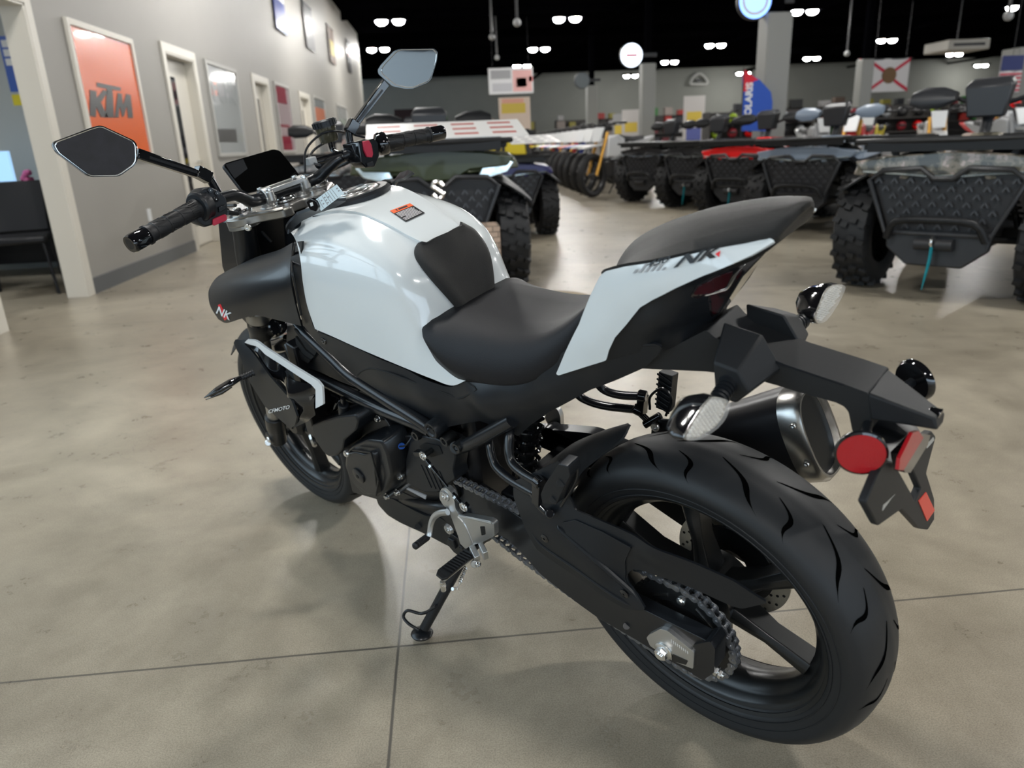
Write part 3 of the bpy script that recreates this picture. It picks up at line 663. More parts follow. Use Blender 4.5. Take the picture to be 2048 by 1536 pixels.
# ---- wheels
def arc_pt(c, R, y, a): return V((c.x+R*math.cos(a), y, c.z+R*math.sin(a)))
def wheel(kind, c, R, hw, rimR, rimY, parts5, hubr):
    h = hw/.073
    prof = [(rimR-.012, rimY-.012), (rimR-.003, rimY-.002), (rimR+.003, rimY+.004*h), (rimR+.010, rimY+.006), (rimR+(R-rimR)*.33, hw*.965), (rimR+(R-rimR)*.47, hw), (rimR+(R-rimR)*.60, hw*.965), (R-(R-rimR)*.24, hw*.84), (R-(R-rimR)*.12, hw*.62), (R-(R-rimR)*.05, hw*.40), (R-.0015, hw*.2), (R, 0)]
    prof = prof+[(r, -y) for r, y in prof[-2::-1]]
    cp = [V((r, y, 0)) for r, y in prof]; sm = catmull(cp, 3); prof2 = [(p.x, p.y) for p in sm]
    tyre = part(kind+'_tyre', G().lathe(prof2, c, Y_, 128), RUBBER, bike, ang=50)
    # embossed rings on the sidewall
    g = G()
    for rr in (rimR+.006, rimR+(R-rimR)*.28):
        yy = rimY+.006 if rr < rimR+.01 else hw*.955
        g.ring(c+V((0, yy, 0)), Y_, rr, .0011, 120, 5); g.ring(c-V((0, yy, 0)), Y_, rr, .0011, 120, 5)
    part('sidewall_ridge', g, RUBBER, tyre)
    def onT(a, s):   # s in metres across the crown, surface point + normal
        best = None
        for i in range(len(prof2)-1):
            (r0, y0), (r1, y1) = prof2[i], prof2[i+1]
            if (y0-s)*(y1-s) <= 0 and r0 > rimR+(R-rimR)*.4:
                t = (s-y0)/((y1-y0) or 1); best = r0+(r1-r0)*t; break
        r = best or R
        return arc_pt(c, r+.0004, s, a)
    g = G(); N = 11
    for i in range(N):
        a0 = 2*PI*i/N
        for sgn in (1, -1):
            for (da, ln, s0, s1, w) in ((0, .40, .004, .062, .0115), (.34, .22, .018, .066, .0085)):
                off = a0+da+(PI/N if sgn < 0 else 0); K = 12; L_, R_ = [], []
                for k in range(K+1):
                    t = k/K; s = (s0+(s1-s0)*t)*h*sgn; a = off+ln*(t**1.25)*.9+.05*math.sin(t*PI*1.6)
                    ww = w*math.sin(PI*min(1, t*1.05+.03))**.6+.0003
                    da_ = ww/R/2
                    L_.append(onT(a-da_, s)); R_.append(onT(a+da_, s))
                n = len(L_); g.add(L_+R_, [(k, k+1, n+k+1, n+k) for k in range(n-1)])
    part('tread_groove_shade', g, GROOVE_SHADE, tyre)  # black strips laid on the crown, painted shade in place of cut grooves
    # rim
    rp = [(rimR-.001, rimY+.001), (rimR+.0005, rimY-.004), (rimR-.006, rimY-.006), (rimR-.012, rimY-.012), (rimR-.016, rimY-.024), (rimR-.020, .030*h), (rimR-.031, .020*h), (rimR-.033, 0)]
    rp = rp+[(r, -y) for r, y in rp[-2::-1]]; inner = [(r-.006, y*.94) for r, y in rp]
    g = G().lathe(rp+inner[::-1], c, Y_, 96, closed=True)
    rim = part(kind+'_rim', g, DARKM, bike, ang=50)
    g = G(); Rs = rimR-.036
    for i in range(6):
        a = 2*PI*i/6+parts5
        for d in (0,):
            p0 = V((math.cos(a+d*1.1), 0, math.sin(a+d*1.1))); p1 = V((math.cos(a+d), 0, math.sin(a+d)))
            tng = V((-math.sin(a), 0, math.cos(a)))
            A, B = c+p0*hubr*.8, c+p1*Rs
            g.loft([[A+tng*x*.020+Y_*y*.034 for x, y in ((-1,-.7),(1,-.7),(1,.7),(.35,1),(-.35,1),(-1,.7))],
                    [A.lerp(B, .5)+tng*x*.0115+Y_*y*.024 for x, y in ((-1,-.7),(1,-.7),(1,.7),(.35,1),(-.35,1),(-1,.7))],
                    [B+tng*x*.017+Y_*y*.026 for x, y in ((-1,-.7),(1,-.7),(1,.7),(.35,1),(-.35,1),(-1,.7))]])
    part('spoke', g, DARKM, rim, bev=.0015)
    g = G().lathe([(.012, .052), (hubr*.7, .052), (hubr, .040), (hubr*.9, 0), (hubr, -.040), (hubr*.7, -.052), (.012, -.052)], c, Y_, 40)
    part('hub', g, DARKM, rim)
    g = G(); p = arc_pt(c, rimR-.032, 0, -1.0); g.cyl(p, arc_pt(c, rimR-.065, .012, -1.0), .003, n=10); part('valve', g, DARKM, rim)
    return tyre, rim, onT
CR = V((0, 0, .300)); CF = V((1.373, 0, .295))
rt, rr_, onTR = wheel('rear', CR, .300, .073, .229, .060, 3.57, .055)
ft, fr_, onTF = wheel('front', CF, .293, .056, .229, .045, 0.6, .040)
def disc(c, y, R, r0, name, nh):
    u = []; g = G().lathe([(r0, -.002), (R, -.002), (R, .002), (r0, .002)], c+Y_*y, Y_, 72, closed=True)
    d = part(name, g, BRUSH, bike)
    g = G()
    for i in range(nh):
        for k, rr in enumerate((R-.008, R-.017, R-.026)):
            a = 2*PI*(i+.33*k)/nh; q = arc_pt(c, rr, y, a); g.cyl(q-Y_*.0026, q+Y_*.0026, .0028, n=8)
    part('vent_hole', g, VOIDB, d)
    part('disc_carrier', G().lathe([(.03, -.004), (r0+.006, -.004), (r0+.006, .004), (.03, .004)], c+Y_*y, Y_, 40, closed=True), DARKM, d)
disc(CR, -.072, .110, .075, 'rear_brake_disc', 20); disc(CF, -.068, .150, .110, 'front_brake_disc', 30)
# ---- sprocket, chain
CY = .106; SC = V((0, CY, .298)); SR = .0985; FS = V((.560, CY, .392)); FR = .036
g = G(); NT = 42; ring = []
for i in range(NT*4):
    a = 2*PI*i/(NT*4); r = SR+(.002 if i % 4 in (0, 1) else -.004); ring.append(arc_pt(SC, r, CY, a))
inn = [arc_pt(SC, .058, CY, 2*PI*i/(NT*4)) for i in range(NT*4)]
n = NT*4; g.add([p+Y_*.0035 for p in ring]+[p+Y_*.0035 for p in inn]+[p-Y_*.0035 for p in ring]+[p-Y_*.0035 for p in inn],
  [f for i in range(n) for j in [(i+1) % n] for f in ((j, i, n+i, n+j), (2*n+i, 2*n+j, 3*n+j, 3*n+i), (i, j, 2*n+j, 2*n+i), (n+j, n+i, 3*n+i, 3*n+j))])
spk = part('sprocket', g, DARKM, bike)
g = G()
for i in range(5):
    q = arc_pt(SC, .070, CY+.0036, 2*PI*i/5+.45); g.bolt(q, Y_, .0085, .004); g.hexn(q+Y_*.003, Y_, .005, .003)
part('sprocket_bolt', g, STEEL, spk)
g = G()
for i in range(5):
    q = [arc_pt(SC, rr, CY+.0038, 2*PI*i/5+.45+PI/5+d) for rr, d in ((.069, -.27), (.075, -.26), (.075, .26), (.069, .27))]
    g.prism(q, Y_*.0012)
part('sprocket_rim_window', g, STEEL, spk)
part('sprocket_carrier', G().lathe([(.015, .002), (.038, .004), (.056, -.006), (.058, -.03), (.015, -.03)], SC, Y_, 40), ENGM, spk)
# chain path: external tangents
def circ(c, r, a): return V((c.x+r*math.cos(a), c.y, c.z+r*math.sin(a)))
dv = FS-SC; D = dv.length; base = math.atan2(dv.z, dv.x); al = math.acos((SR-FR)/D)
aT, aB = base+al, base-al
path = []
for k in range(41): path.append(circ(SC, SR, aT+(2*PI-2*al)*k/40))
path = path[::1]
# bottom run with slack sag
b0, b1 = circ(SC, SR, aB+2*PI), circ(FS, FR, aB)
for k in range(1, 40): t = k/40; q = b0.lerp(b1, t); path.append(q-Z_*.020*math.sin(PI*t))
for k in range(13): path.append(circ(FS, FR, aB+2*al*k/12))
t0, t1 = circ(FS, FR, aT), circ(SC, SR, aT)
for k in range(1, 40): path.append(t0.lerp(t1, k/40))
tot = sum((path[(i+1) % len(path)]-path[i]).length for i in range(len(path))); NL = int(tot/.0159/2)*2; st = tot/NL
pins = []; acc = 0; i = 0; cur = path[0]
for k in range(NL):
    target = k*st
    while acc+(path[(i+1) % len(path)]-path[i % len(path)]).length < target: acc += (path[(i+1) % len(path)]-path[i % len(path)]).length; i += 1
    seg = path[(i+1) % len(path)]-path[i % len(path)]; pins.append(path[i % len(path)]+seg.normalized()*(target-acc))
g = G()
for k in range(NL):
    a, b = pins[k], pins[(k+1) % NL]; d = (b-a).normalized(); w = V((-d.z, 0, d.x)); outer = k % 2
    for s in (-1, 1):
        y = s*(.0078 if outer else .0056)
        o = []
        for t in range(6): an = PI/2+PI*t/5; o.append(a+(d*math.cos(an)+w*math.sin(an))*.0070)
        o.append(a.lerp(b, .5)-w*.0044)
        for t in range(6): an = -PI/2+PI*t/5; o.append(b+(d*math.cos(an)+w*math.sin(an))*.0070)
        o.append(a.lerp(b, .5)+w*.0044)
        g.prism([p+Y_*(y-.0009) for p in o], Y_*.0018)
    g.cyl(a-Y_*.0102, a+Y_*.0102, .0026, n=8); g.cyl(a-Y_*.005, a+Y_*.005, .0040, n=8)
part('drive_chain', g, CHAINM, bike, ang=30)
part('front_sprocket', G().cyl(FS-Y_*.004, FS+Y_*.004, .032, n=30), DARKM, bike)
# ---- swingarm
arm = [(893,1000,.100),(905,968,.099),(925,962,.099),(985,1000,.101),(1040,1035,.112),(1100,1082,.132),(1180,1145,.145),(1255,1203,.149),(1287,1219,.150),(1418,1284,.150),(1427,1332,.150),(1404,1359,.150),(1340,1322,.150),(1272,1280,.150),(1193,1234,.148),(1120,1180,.143),(1080,1148,.138),(1050,1113,.132),(1015,1078,.122),(960,1055,.110),(910,1045,.103)]
g = G().panel(arm, thick=.026, rnd=.01)
sw = part('swingarm', g, SATIN, bike, bev=.003)
armR = [P(1184,867,-.122),P(1120,861,-.122),P(1064,858,-.122),P(1038,880,-.122),V((.46,0,.44)),V((.30,0,.355)),V((.12,0,.285)),V((0,0,.255)),V((-.075,0,.262)),V((-.075,0,.322)),V((.02,0,.335)),V((.12,0,.42))]
armR = [V((q.x,-.150,q.z)) for q in armR]
part('swingarm_beam', G().prism(rounded(armR, .015), Y_*.028), SATIN, sw, bev=.003)
g = G().box((.40, -.03, .37), (.08, .20, .06)); part('swingarm_bridge', g, SATIN, sw, bev=.006)
# raised outer spar with end block
blk = [(1283,1222),(1420,1283),(1432,1300),(1430,1345),(1408,1362),(1380,1345),(1388,1300)]
part('axle_block', G().panel([(1386,1290),(1420,1283),(1430,1298),(1428,1345),(1406,1361),(1384,1348)], y=.155, back=.120, rnd=.003), SATIN, sw, bev=.002)
g = G().panel([(1293,1276),(1297,1270),(1320,1258),(1335,1262),(1388,1305),(1386,1338),(1345,1322),(1300,1292)], y=.158, back=.148, rnd=.003)
axp = part('axle_plate', g, ALU, sw, bev=.0012)
ax = P(1327, 1302, .1585)
part('axle_washer', G().lathe([(.004, 0), (.0165, 0), (.0165, .0015), (.0145, .003), (.004, .003)], ax, Y_, 30), STEEL, axp)
g = G().hexn(ax+Y_*.002, Y_, .0115, .010); g.cyl(ax, ax+Y_*.015, .0065, n=16); part('axle_nut', g, CHROME, axp, bev=.0008)
g = G(); 
for k in range(9):
    a = P(1343+k*4, 1282+k*2.9, .1582); g.box(a, (.0008, .0006, .006))
part('adjustment_mark', g, WHITEINK, axp)
part('plate_slot', G().panel([(1345,1308),(1376,1322),(1372,1330),(1343,1322)], y=.1586, back=.156, rnd=.002), DARKM, axp)
a = P(1420, 1332, .140); b = P(1448, 1352, .140); g = G().cyl(a, b, .0042, n=12); m_ = a.lerp(b, .35); g.hexn(m_, (b-a), .0088, .006); g.hexn(m_+(b-a).normalized()*.008, (b-a), .0085, .005)
part('chain_adjuster', g, STEEL, sw, bev=.0005)
g = G()
for q in ((1253,1252),): g.cyl(P(*q, .150), P(*q, .1515), .006, n=18)
part('swingarm_plug', g, BLACKP, sw)
# ---- chain guard / outer cover
go = [(1026,963,.145),(1060,948,.145),(1118,921,.135),(1135,985,.14),(1150,1020,.145),(1198,1040,.143),(1271,1073,.138),(1372,1121,.132),(1468,1163,.124),(1530,1203,.118),(1533,1207,.117),(1484,1218,.122),(1466,1213,.124),(1395,1181,.128),(1341,1160,.132),(1279,1139,.137),(1262,1140,.14),(1253,1152,.142),(1258,1168,.145),(1277,1194,.150),(1290,1217,.153),(1285,1221,.154),(1250,1218,.155),(1150,1152,.157),(1073,1099,.158),(1052,1060,.157),(1040,1030,.155),(1027,993,.150)]
gi = [(1075,1000,.158),(1110,1075,.163),(1160,1080,.158),(1200,1130,.158),(1230,1190,.157),(1300,1110,.143)]
g = G().panel(go, gi, thick=.004, rnd=.005, step=.0095)
cg = part('chain_guard', g, BLACKP, bike, ang=30); cgs = g.surf
part('guard_facet', G().panel([onsurf(x, y, cgs, .0035) for x, y in ((1122,1046),(1150,1040),(1205,1064),(1262,1096),(1250,1122),(1250,1160),(1258,1180),(1243,1176),(1195,1134),(1140,1086))], thick=.004, rnd=.004, step=.014), BLACKP, cg, bev=.0025)
rb = [(1115,1050),(1125,1062),(1190,1118),(1262,1182),(1276,1200)]
part('guard_ridge', G().tube([onsurf(x, y, cgs, -.0005) for x, y in rb], [.001, .005, .006, .005, .001], n=8), BLACKP, cg)
rb = [(1062,1062),(1085,1090),(1150,1135),(1230,1192),(1262,1212)]
part('guard_ridge', G().tube([onsurf(x, y, cgs, -.0008) for x, y in rb], [.001, .004, .0045, .004, .001], n=8), BLACKP, cg)
g = G()
for q in ((1090,1076),(1249,1187)):
    c = onsurf(*q, cgs, 0); g.lathe([(.0035, .0005), (.0085, .0005), (.0085, .0018), (.0035, .0030)], c, Y_, 20); g.bolt(c, Y_, .0045, .003)
part('guard_screw', g, GLOSSB, cg)
# ---- rear hugger over the tyre
H_ = [[(1258,848,.002),(1258,848,-.002),(1257,847,-.006),(1256,846,-.010)],
 [(1240,880,.030),(1226,868,.012),(1215,861,-.012),(1206,861,-.036)],
 [(1187,920,.058),(1172,902,.030),(1160,886,-.005),(1152,883,-.042)],
 [(1158,946,.076),(1140,925,.045),(1130,908,.005),(1119,906,-.045)],
 [(1136,992,.100),(1118,955,.070),(1106,935,.020),(1090,928,-.040)],
 [(1105,1010,.120),(1085,980,.085),(1070,955,.030),(1060,945,-.035)]]
part('rear_hugger', G().grid([[P(*q) for q in r] for r in H_], 6, 6, thick=.004), BLACKT, bike, ang=60, fix=True)
# ---- engine
eng = part('engine', G().hexa([V(q) for q in ((.50,-.10,.24),(.93,-.10,.24),(.93,.10,.24),(.50,.10,.24),(.46,-.095,.60),(.86,-.095,.62),(.86,.085,.62),(.46,.085,.60))]), ENGM, bike, bev=.02)
g = G()
for k in range(6): g.box((.875-.012*k*0+.02, 0, .50+.022*k), (.14, .19, .008))
part('cylinder_fins', g, ENGM, eng, bev=.002)
def tprism(g, pts, y0, y1, sc=.9, r=.008, m=0):
    lo = rounded(PL(pts, y1), r); c = sum(lo, V((0,0,0)))/len(lo)
    hi = lo; base = [V((c.x+(p.x-c.x)/sc, y0, c.z+(p.z-c.z)/sc)) for p in lo]
    mid = [V((p.x, y1-.006, p.z)) for p in [c+(q-c)*1.0 for q in [V((c.x+(p.x-c.x)*(1+(1/sc-1)*.35), 0, c.z+(p.z-c.z)*(1+(1/sc-1)*.35))) for p in lo]]]
    nn = V((0,0,0))
    for i in range(len(lo)): nn += (lo[i]-c).cross(lo[(i+1) % len(lo)]-c)
    rings = [base, mid, hi]
    if nn.y < 0: rings = [r_[::-1] for r_ in rings]
    n = len(lo); vs = [p for r_ in rings for p in r_]; fs = [(i*n+k, i*n+(k+1) % n, (i+1)*n+(k+1) % n, (i+1)*n+k) for i in range(2) for k in range(n)]
    fs.append(tuple(2*n+k for k in range(n)))
    g.add(vs, [f[::-1] if nn.y < 0 and False else f for f in fs]); return g
# crankcase mid layer
g = tprism(G(), [(700,880),(735,842),(770,838),(790,872),(830,872),(900,890),(912,930),(905,965),(870,1010),(800,1000),(757,1000),(705,985),(692,930)], .05, .118, .97)
part('crankcase', g, ENGM, eng, bev=.003, fix=True)
g = tprism(G(), [(692,905),(702,895),(735,881),(763,884),(774,908),(783,950),(772,980),(752,996),(725,987),(702,962),(690,932)], .11, .168, .90, r=.010)
stc = part('stator_cover', g, SATIN, eng, bev=.004, fix=True)
g = tprism(G(), [(694,906),(712,905),(728,910),(745,905),(751,920),(750,945),(755,990),(735,988),(710,968),(698,948),(692,930)], .15, .178, .93, r=.01)
part('stator_cover_face', g, SATIN, stc, bev=.003, fix=True)
c = P(718, 951, .1785); g = G().lathe([(.004, .002), (.0045, .0045), (.0165, .0045), (.0195, .003), (.020, 0)], c, Y_, 36); part('inspection_cap', g, SATIN, stc); part('cap_socket', G().hexn(c+Y_*.0035, Y_, .0055, .0018), VOIDB, stc)
c = P(695, 906, .178); part('oil_filler_bolt', G().bolt(c, Y_, .009, .006).hexn(c, Y_, .006, .008), STEEL, stc)
g = G()
for q in ((732,839,.126),(757,836,.126),(780,876,.140),(791,910,.140),(801,952,.140),(796,984,.140),(775,992,.140)):
    c = P(*q); g.bolt(c, Y_, .0062, .008); g.cyl(c-Y_*.03, c+Y_*.001, .0080, n=14)
part('engine_bolt', g, STEEL, eng)
g = tprism(G(), [(730,842),(747,834),(769,838),(785,872),(770,880),(742,876)], .06, .116, .93); part('cam_chain_cover', g, ENGM, eng, bev=.003, fix=True)
g = tprism(G(), [(820,884),(838,872),(870,878),(900,890),(911,912),(906,940),(911,958),(885,975),(877,985),(850,985),(812,966),(811,922)], .10, .134, .93); scv = part('sprocket_cover', g, BLACKP, eng, bev=.003, fix=True)
part('cover_recess', G().panel([(838,893),(850,886),(878,892),(885,908),(862,915),(848,905)], y=.1355, back=.1345, rnd=.004), VOIDB, scv)
g = G()
for q in ((835,869,.135),(893,880,.137),(917,893,.14)):
    c = P(*q); g.lathe([(0, .004), (.005, .004), (.006, .008), (.0105, .008), (.0115, 0), (.0115, -.02)], c, Y_, 20)
part('mounting_bushing', g, DARKM, eng)
g = G().tube([P(800,893,.14),P(812,890,.145),(P(824,872,.13)),P(828,850,.11)], .002, n=8); g2 = G().cyl(P(795,893,.13), P(804,892,.135), .007, n=14)
w_ = part('sensor_wire', g, BLACKP, eng); part('sensor_plug', g2, BLUEC, w_)
g = G().tube([P(776,840,.11),P(786,862,.115),P(792,880,.115)], .0022, n=8); g.tube([P(798,905,.118),P(803,930,.12),P(806,945,.118)], .002, n=8); part('hose', g, GLOSSB, eng)
g = G()
for (a_, b_) in (((742,905),(757,960)),((757,960),(752,990)),((705,900),(742,905))): g.tube([P(a_[0],a_[1],.1785), P(b_[0],b_[1],.1785)], .0022, n=8)
part('cover_edge', g, SATIN, stc)
g = G()
for k in range(5): a_ = P(842+k*9, 930+k*3, .1345); g.bar(a_, a_+V((-.012,.0,-.055)), .002, .003)
part('cover_rib', g, BLACKP, scv)
# white lettering plate on the lower case
mp = part('case_nameplate', G().panel([(812,978),(815,976),(852,992),(851,999)], y=.137, back=.134, rnd=.001), GREYINK, eng)
g = G().box((.66, .06, .30), (.20, .12, .05)); g.tube([P(790,995,.10),P(830,1005,.12),P(870,1012,.13),P(895,1012,.12)], .011, n=10); part('oil_pan', g, ENGM, eng, bev=.006)
bp_ = [(750,990,.115),(785,998,.12),(852,1032,.125),(880,1035,.122),(912,1060,.118),(912,1092,.11),(900,1094,.108),(855,1070,.112),(800,1045,.112),(775,1030,.110),(757,1010,.11)]
g = G().panel(bp_, thick=.004, mirror=True, rnd=.008); bl = part('belly_pan', g, BLACKP, bike, ang=40)
part('belly_pan_floor', G().hexa([V(q) for q in ((.52,-.11,.235),(.86,-.10,.20),(.86,.10,.20),(.52,.11,.235),(.52,-.11,.245),(.86,-.10,.21),(.86,.10,.21),(.52,.11,.245))]), BLACKP, bl)
part('belly_pan_hole', G().cyl(P(836,1053,.1195), P(836,1053,.1215), .0075, n=18), VOIDB, bl)
# radiator and hoses
part('radiator', G().box((1.00, 0, .55), (.035, .30, .28), Matrix.Rotation(-.25, 3, 'Y')), ENGM, bike, bev=.004)
g = tprism(G(), [(622,853),(647,843),(676,834),(710,830),(716,842),(712,860),(688,880),(685,898),(672,912),(656,913),(645,902),(631,880)], .11, .172, .93, r=.008); cr_ = part('coolant_tank', g, BLACKP, bike, bev=.003, fix=True)
c0, c1 = P(689, 832, .150), P(687, 808, .150); g = G().cyl(c0, c1, .0125, n=20, ch=.002); part('coolant_tank_cap', g, BLACKP, cr_)
part('breather_fitting', G().cyl(c1, P(686,796,.150), .006, n=10), GLOSSB, cr_)
g = G(); c = P(630,878,.12); g.lathe([(.004, 0), (.020, 0), (.022, .006), (.018, .012), (.004, .012)], c, V((.5, 1, 0)), 24); part('water_pump_clamp', g, BRUSH, bike)
g = G().tube([P(668,775,.06),P(680,795,.09),P(672,815,.10),P(660,830,.09)], .010, n=10); g.tube([P(715,840,.09),P(730,822,.08),P(742,800,.07)], .012, n=10); part('coolant_hose', g, GLOSSB, bike)
# front engine clutter: horn, pipe
g = G().cyl(P(548,660,.08), P(556,652,.11), .022, n=24, ch=.004); g.ring(P(556,652,.111), Y_, .014, .002, 24, 6); g.tube([P(560,690,.05),P(590,684,.06),P(610,700,.06)], .028, n=14)
part('horn', g, GLOSSB, bike)
for s in (1, -1):
    g = G()
    for k in range(2): g.tube([V((.90, s*(.03+.05*k), .50)), V((.99, s*(.03+.05*k), .45)), V((.98, s*(.03+.04*k), .30)), V((.88, s*(.02+.03*k), .22))], .018, n=12)
    part('exhaust_header', g, DARKM, bike)
# ---- frame tubes
def both_part(name, g, m, **k):
    a = part(name, g, m, bike, **k); b = part(name, g.mir(), m, bike, **k); return a, b
both_part('frame_rail', G().tube([P(596,648,.118),P(613,668,.125),(P(665,717,.132)),P(702,752,.138),P(765,794,.142),P(835,838,.142),P(864,858,.140)], .0135, n=14, sm=8), FRAMEM)
both_part('frame_downtube', G().tube([P(578,690,.10),P(592,722,.115),P(620,748,.122),P(690,783,.130),P(765,819,.134),P(835,848,.136),P(862,862,.136)], .0135, n=14, sm=8), FRAMEM)
g = G().lathe([(0, .003), (.010, .003), (.013, .006), (.017, .006), (.0185, .002), (.0185, -.03)], P(865, 859, .147), Y_, 32)
fj = part('pivot_cap', g, BLACKP, bike)
g = G(); c = P(865,859,.151)
for a in (.3, 2.3, 4.2): g.bar(c, c+V((math.cos(a), 0, math.sin(a)))*.010, .002, .002)
part('cap_emblem', g, VOIDB, fj)
g = G().tube([P(905,880,.10), P(925,893,.13), P(975,868,.125), P(1025,840,.115)], .0135, n=14, sm=2)
sf = part('subframe_strut', g, FRAMEM, bike); part('subframe_strut', g.mir(), FRAMEM, bike)
g = G().cyl(P(917,893,.132), P(911,896,.145), .013, n=18, ch=.002); part('strut_bolt', g, DARKM, sf)
# shock
g = G(); ss = V((.36, .0, .60)); se = V((.43, 0, .40))
g.tube([ss+(se-ss)*t/60+V((math.cos(t*.75)*.026, math.sin(t*.75)*.026, 0)) for t in range(61)], .005, n=8, sm=1); shk = part('shock_spring', g, GLOSSB, bike)
part('shock_body', G().cyl(ss+V((-.03,0,.09)), se, .016, n=16), DARKM, shk)
part('battery_box', G().hexa([V(q) for q in ((.34,-.085,.58),(.80,-.09,.62),(.80,.09,.62),(.34,.085,.58),(.30,-.08,.70),(.84,-.11,.80),(.84,.11,.80),(.30,.08,.70))]), VOIDB, bike, bev=.01)
# ---- side covers under the tank and seat
so = [(606,650,.155),(624,648,.163),(632,662,.164),(665,675,.161),(727,703,.154),(815,740,.142),(890,773,.129),(903,774,.127),(930,762,.124),(918,742,.118),(960,744,.116),(1035,752,.110),(1062,748,.108),(1108,718,.098),(1128,702,.097),(1220,690,.097),(1312,688,.090),(1324,695,.088),(1318,708,.086),(1290,735,.085),(1180,780,.092),(1100,823,.098),(1060,851,.10),(1036,873,.10),(1012,858,.108),(960,842,.115),(905,852,.122),(882,857,.126),(868,842,.130),(830,822,.135),(760,783,.145),(703,746,.150),(665,712,.154),(627,677,.156)]
si = [(760,745,.154),(850,790,.148),(950,800,.142),(1040,800,.125),(1100,770,.112),(1200,735,.102)]
g = G().panel(so, si, thick=.004, rnd=.005); sc_, sc2 = part('side_cover', g, BLACKP, bike, ang=30), part('side_cover', g.mir(), BLACKP, bike, ang=30); ss_ = g.surf
g = G().tube([onsurf(x, y, ss_, -.001) for x, y in ((716,750),(728,740),(755,738),(830,765),(902,790),(918,797),(936,790),(953,779),(936,765))], .0022, n=8, sm=3); part('cover_groove', g, VOIDB, sc_)
g = G().tube([onsurf(x, y, ss_, -.0016, .09) for x, y in ((1130,702),(1220,693),(1305,690),(1322,698),(1316,710))], .0018, n=8, sm=3); part('cover_seam', g, VOIDB, sc_)
c = onsurf(648, 681, ss_, 0); g = G().lathe([(0, .001), (.003, .001), (.004, .003), (.0075, .003), (.009, 0)], c, Y_, 20); part('cover_screw', g, GLOSSB, sc_)
vc = [(574,652,.105),(590,652,.12),(598,660,.128),(627,690,.132),(662,728,.136),(700,758,.138),(714,771,.138),(706,773,.138),(640,744,.128),(602,731,.118),(582,712,.108),(573,682,.104)]
g = G().panel(vc, thick=.004, rnd=.003); vcp = part('vent_cover', g, BLACKP, bike, ang=40); part('vent_cover', g.mir(), BLACKP, bike, ang=40)
g = G(); vs_ = g.surf if hasattr(g, 'surf') else None
for k, (a, b) in enumerate((((588,660),(596,690)),((592,668),(613,699)),((594,688),(619,711)),((597,712),(620,725)))):
    pass
for q in ([(587,657),(592,660),(633,704),(629,711),(612,697)],[(590,672),(612,702),(628,713),(622,719),(606,708),(592,688)],[(592,694),(606,711),(620,721),(616,727),(600,718)]):
    g.panel(q, y=.1385, back=.133, rnd=.003, step=.01)
part('vent_slot', g, VOIDB, vcp)
# ---- fuel tank: side skins, top skin
T_ = [[(579,461,.120),(592,482,.145),(601,522,.162),(605,560,.168),(614,610,.170),(630,658,.166)],
 [(600,445,.105),(640,480,.138),(650,522,.158),(655,567,.168),(657,622,.169),(665,673,.163)],
 [(650,427,.085),(690,468,.122),(707,520,.146),(714,575,.162),(717,640,.165),(727,701,.156)],
 [(710,427,.068),(745,470,.108),(765,522,.130),(775,585,.146),(782,660,.150),(815,738,.144)],
 [(770,449,.058),(795,490,.086),(812,540,.112),(823,605,.126),(822,680,.134),(862,757,.136)],
 [(815,473,.051),(830,508,.068),(842,552,.086),(852,608,.102),(846,673,.120),(903,771,.131)],
 [(848,490,.046),(866,522,.050),(896,565,.048),(915,612,.042),(878,655,.095),(932,761,.127)]]
gT = G().grid([[P(*q) for q in r] for r in T_], 8, 8, thick=.005, relax=150)
tank = part('fuel_tank_side', gT, WHITE, bike, ang=60, fix=True); part('fuel_tank_side', gT.mir(), WHITE, bike, ang=60, fix=True)
from mathutils.bvhtree import BVHTree
bvT = BVHTree.FromPolygons([tuple(v) for v in gT.v], [f for f in gT.f])
def onbvh(bv, px, py, off=.002, y0=.08):
    d = (B3 @ wray(px, py)).normalized(); h, n, i, t = bv.ray_cast(BC, d)
    if h is None: return P(px, py, y0)
    if n.dot(d) > 0: n = -n
    return h+n*off
def zc(x):
    X = [.44,.47,.504,.55,.591,.64,.69,.75,.80,.86]; Zv = [.76,.800,.915,.944,.962,.976,.986,.991,.990,.984]
    return float(np.interp(x, X, Zv))
rows = []
for q in T_:
    e = P(*q[0]); c = zc(e.x)+.001
    k = [(1, e.z), (.8, e.z+.50*(c-e.z)), (.4, e.z+.88*(c-e.z)), (0, c)]
    rows.append([V((e.x, e.y*t, z)) for t, z in k]+[V((e.x, -e.y*t, z)) for t, z in k[-2::-1]])
gTop = G().grid(rows, 8, 5, thick=.004, relax=10)
part('fuel_tank_top', gTop, WHITE, bike, ang=60, fix=True)
bvTop = BVHTree.FromPolygons([tuple(v) for v in gTop.v], [f for f in gTop.f])
both_bv = BVHTree.FromPolygons([tuple(v) for v in gT.v+gTop.v], [f for f in gT.f]+[tuple(i+len(gT.v) for i in f) for f in gTop.f])
rows = []
for (l, cx, cz) in (((845,489,.048), .502, .921), ((834,504,.060), .496, .906), ((841,525,.062), .487, .884), ((870,563,.056), .476, .845), ((910,611,.043), .464, .802), ((918,622,.040), .460, .785)):
    e = onbvh(both_bv, l[0], l[1], .003, l[2])
    dz_ = .0015 if l[1] < 500 else -.004
    rows.append([e+V((0,-.002,dz_)), e+V((-.004, -.006, .003 if l[1] > 500 else .001)), V((e.x+(cx-e.x)*.55-.005, e.y*.5, e.z+(cz-e.z)*.62+.004)), V((cx-.007, 0, cz+.004)), V((e.x+(cx-e.x)*.55-.005, -e.y*.5, e.z+(cz-e.z)*.62+.004)), V((e.x-.004, -e.y+.006, e.z+.003)), V((e.x, -e.y+.002, e.z+dz_))])
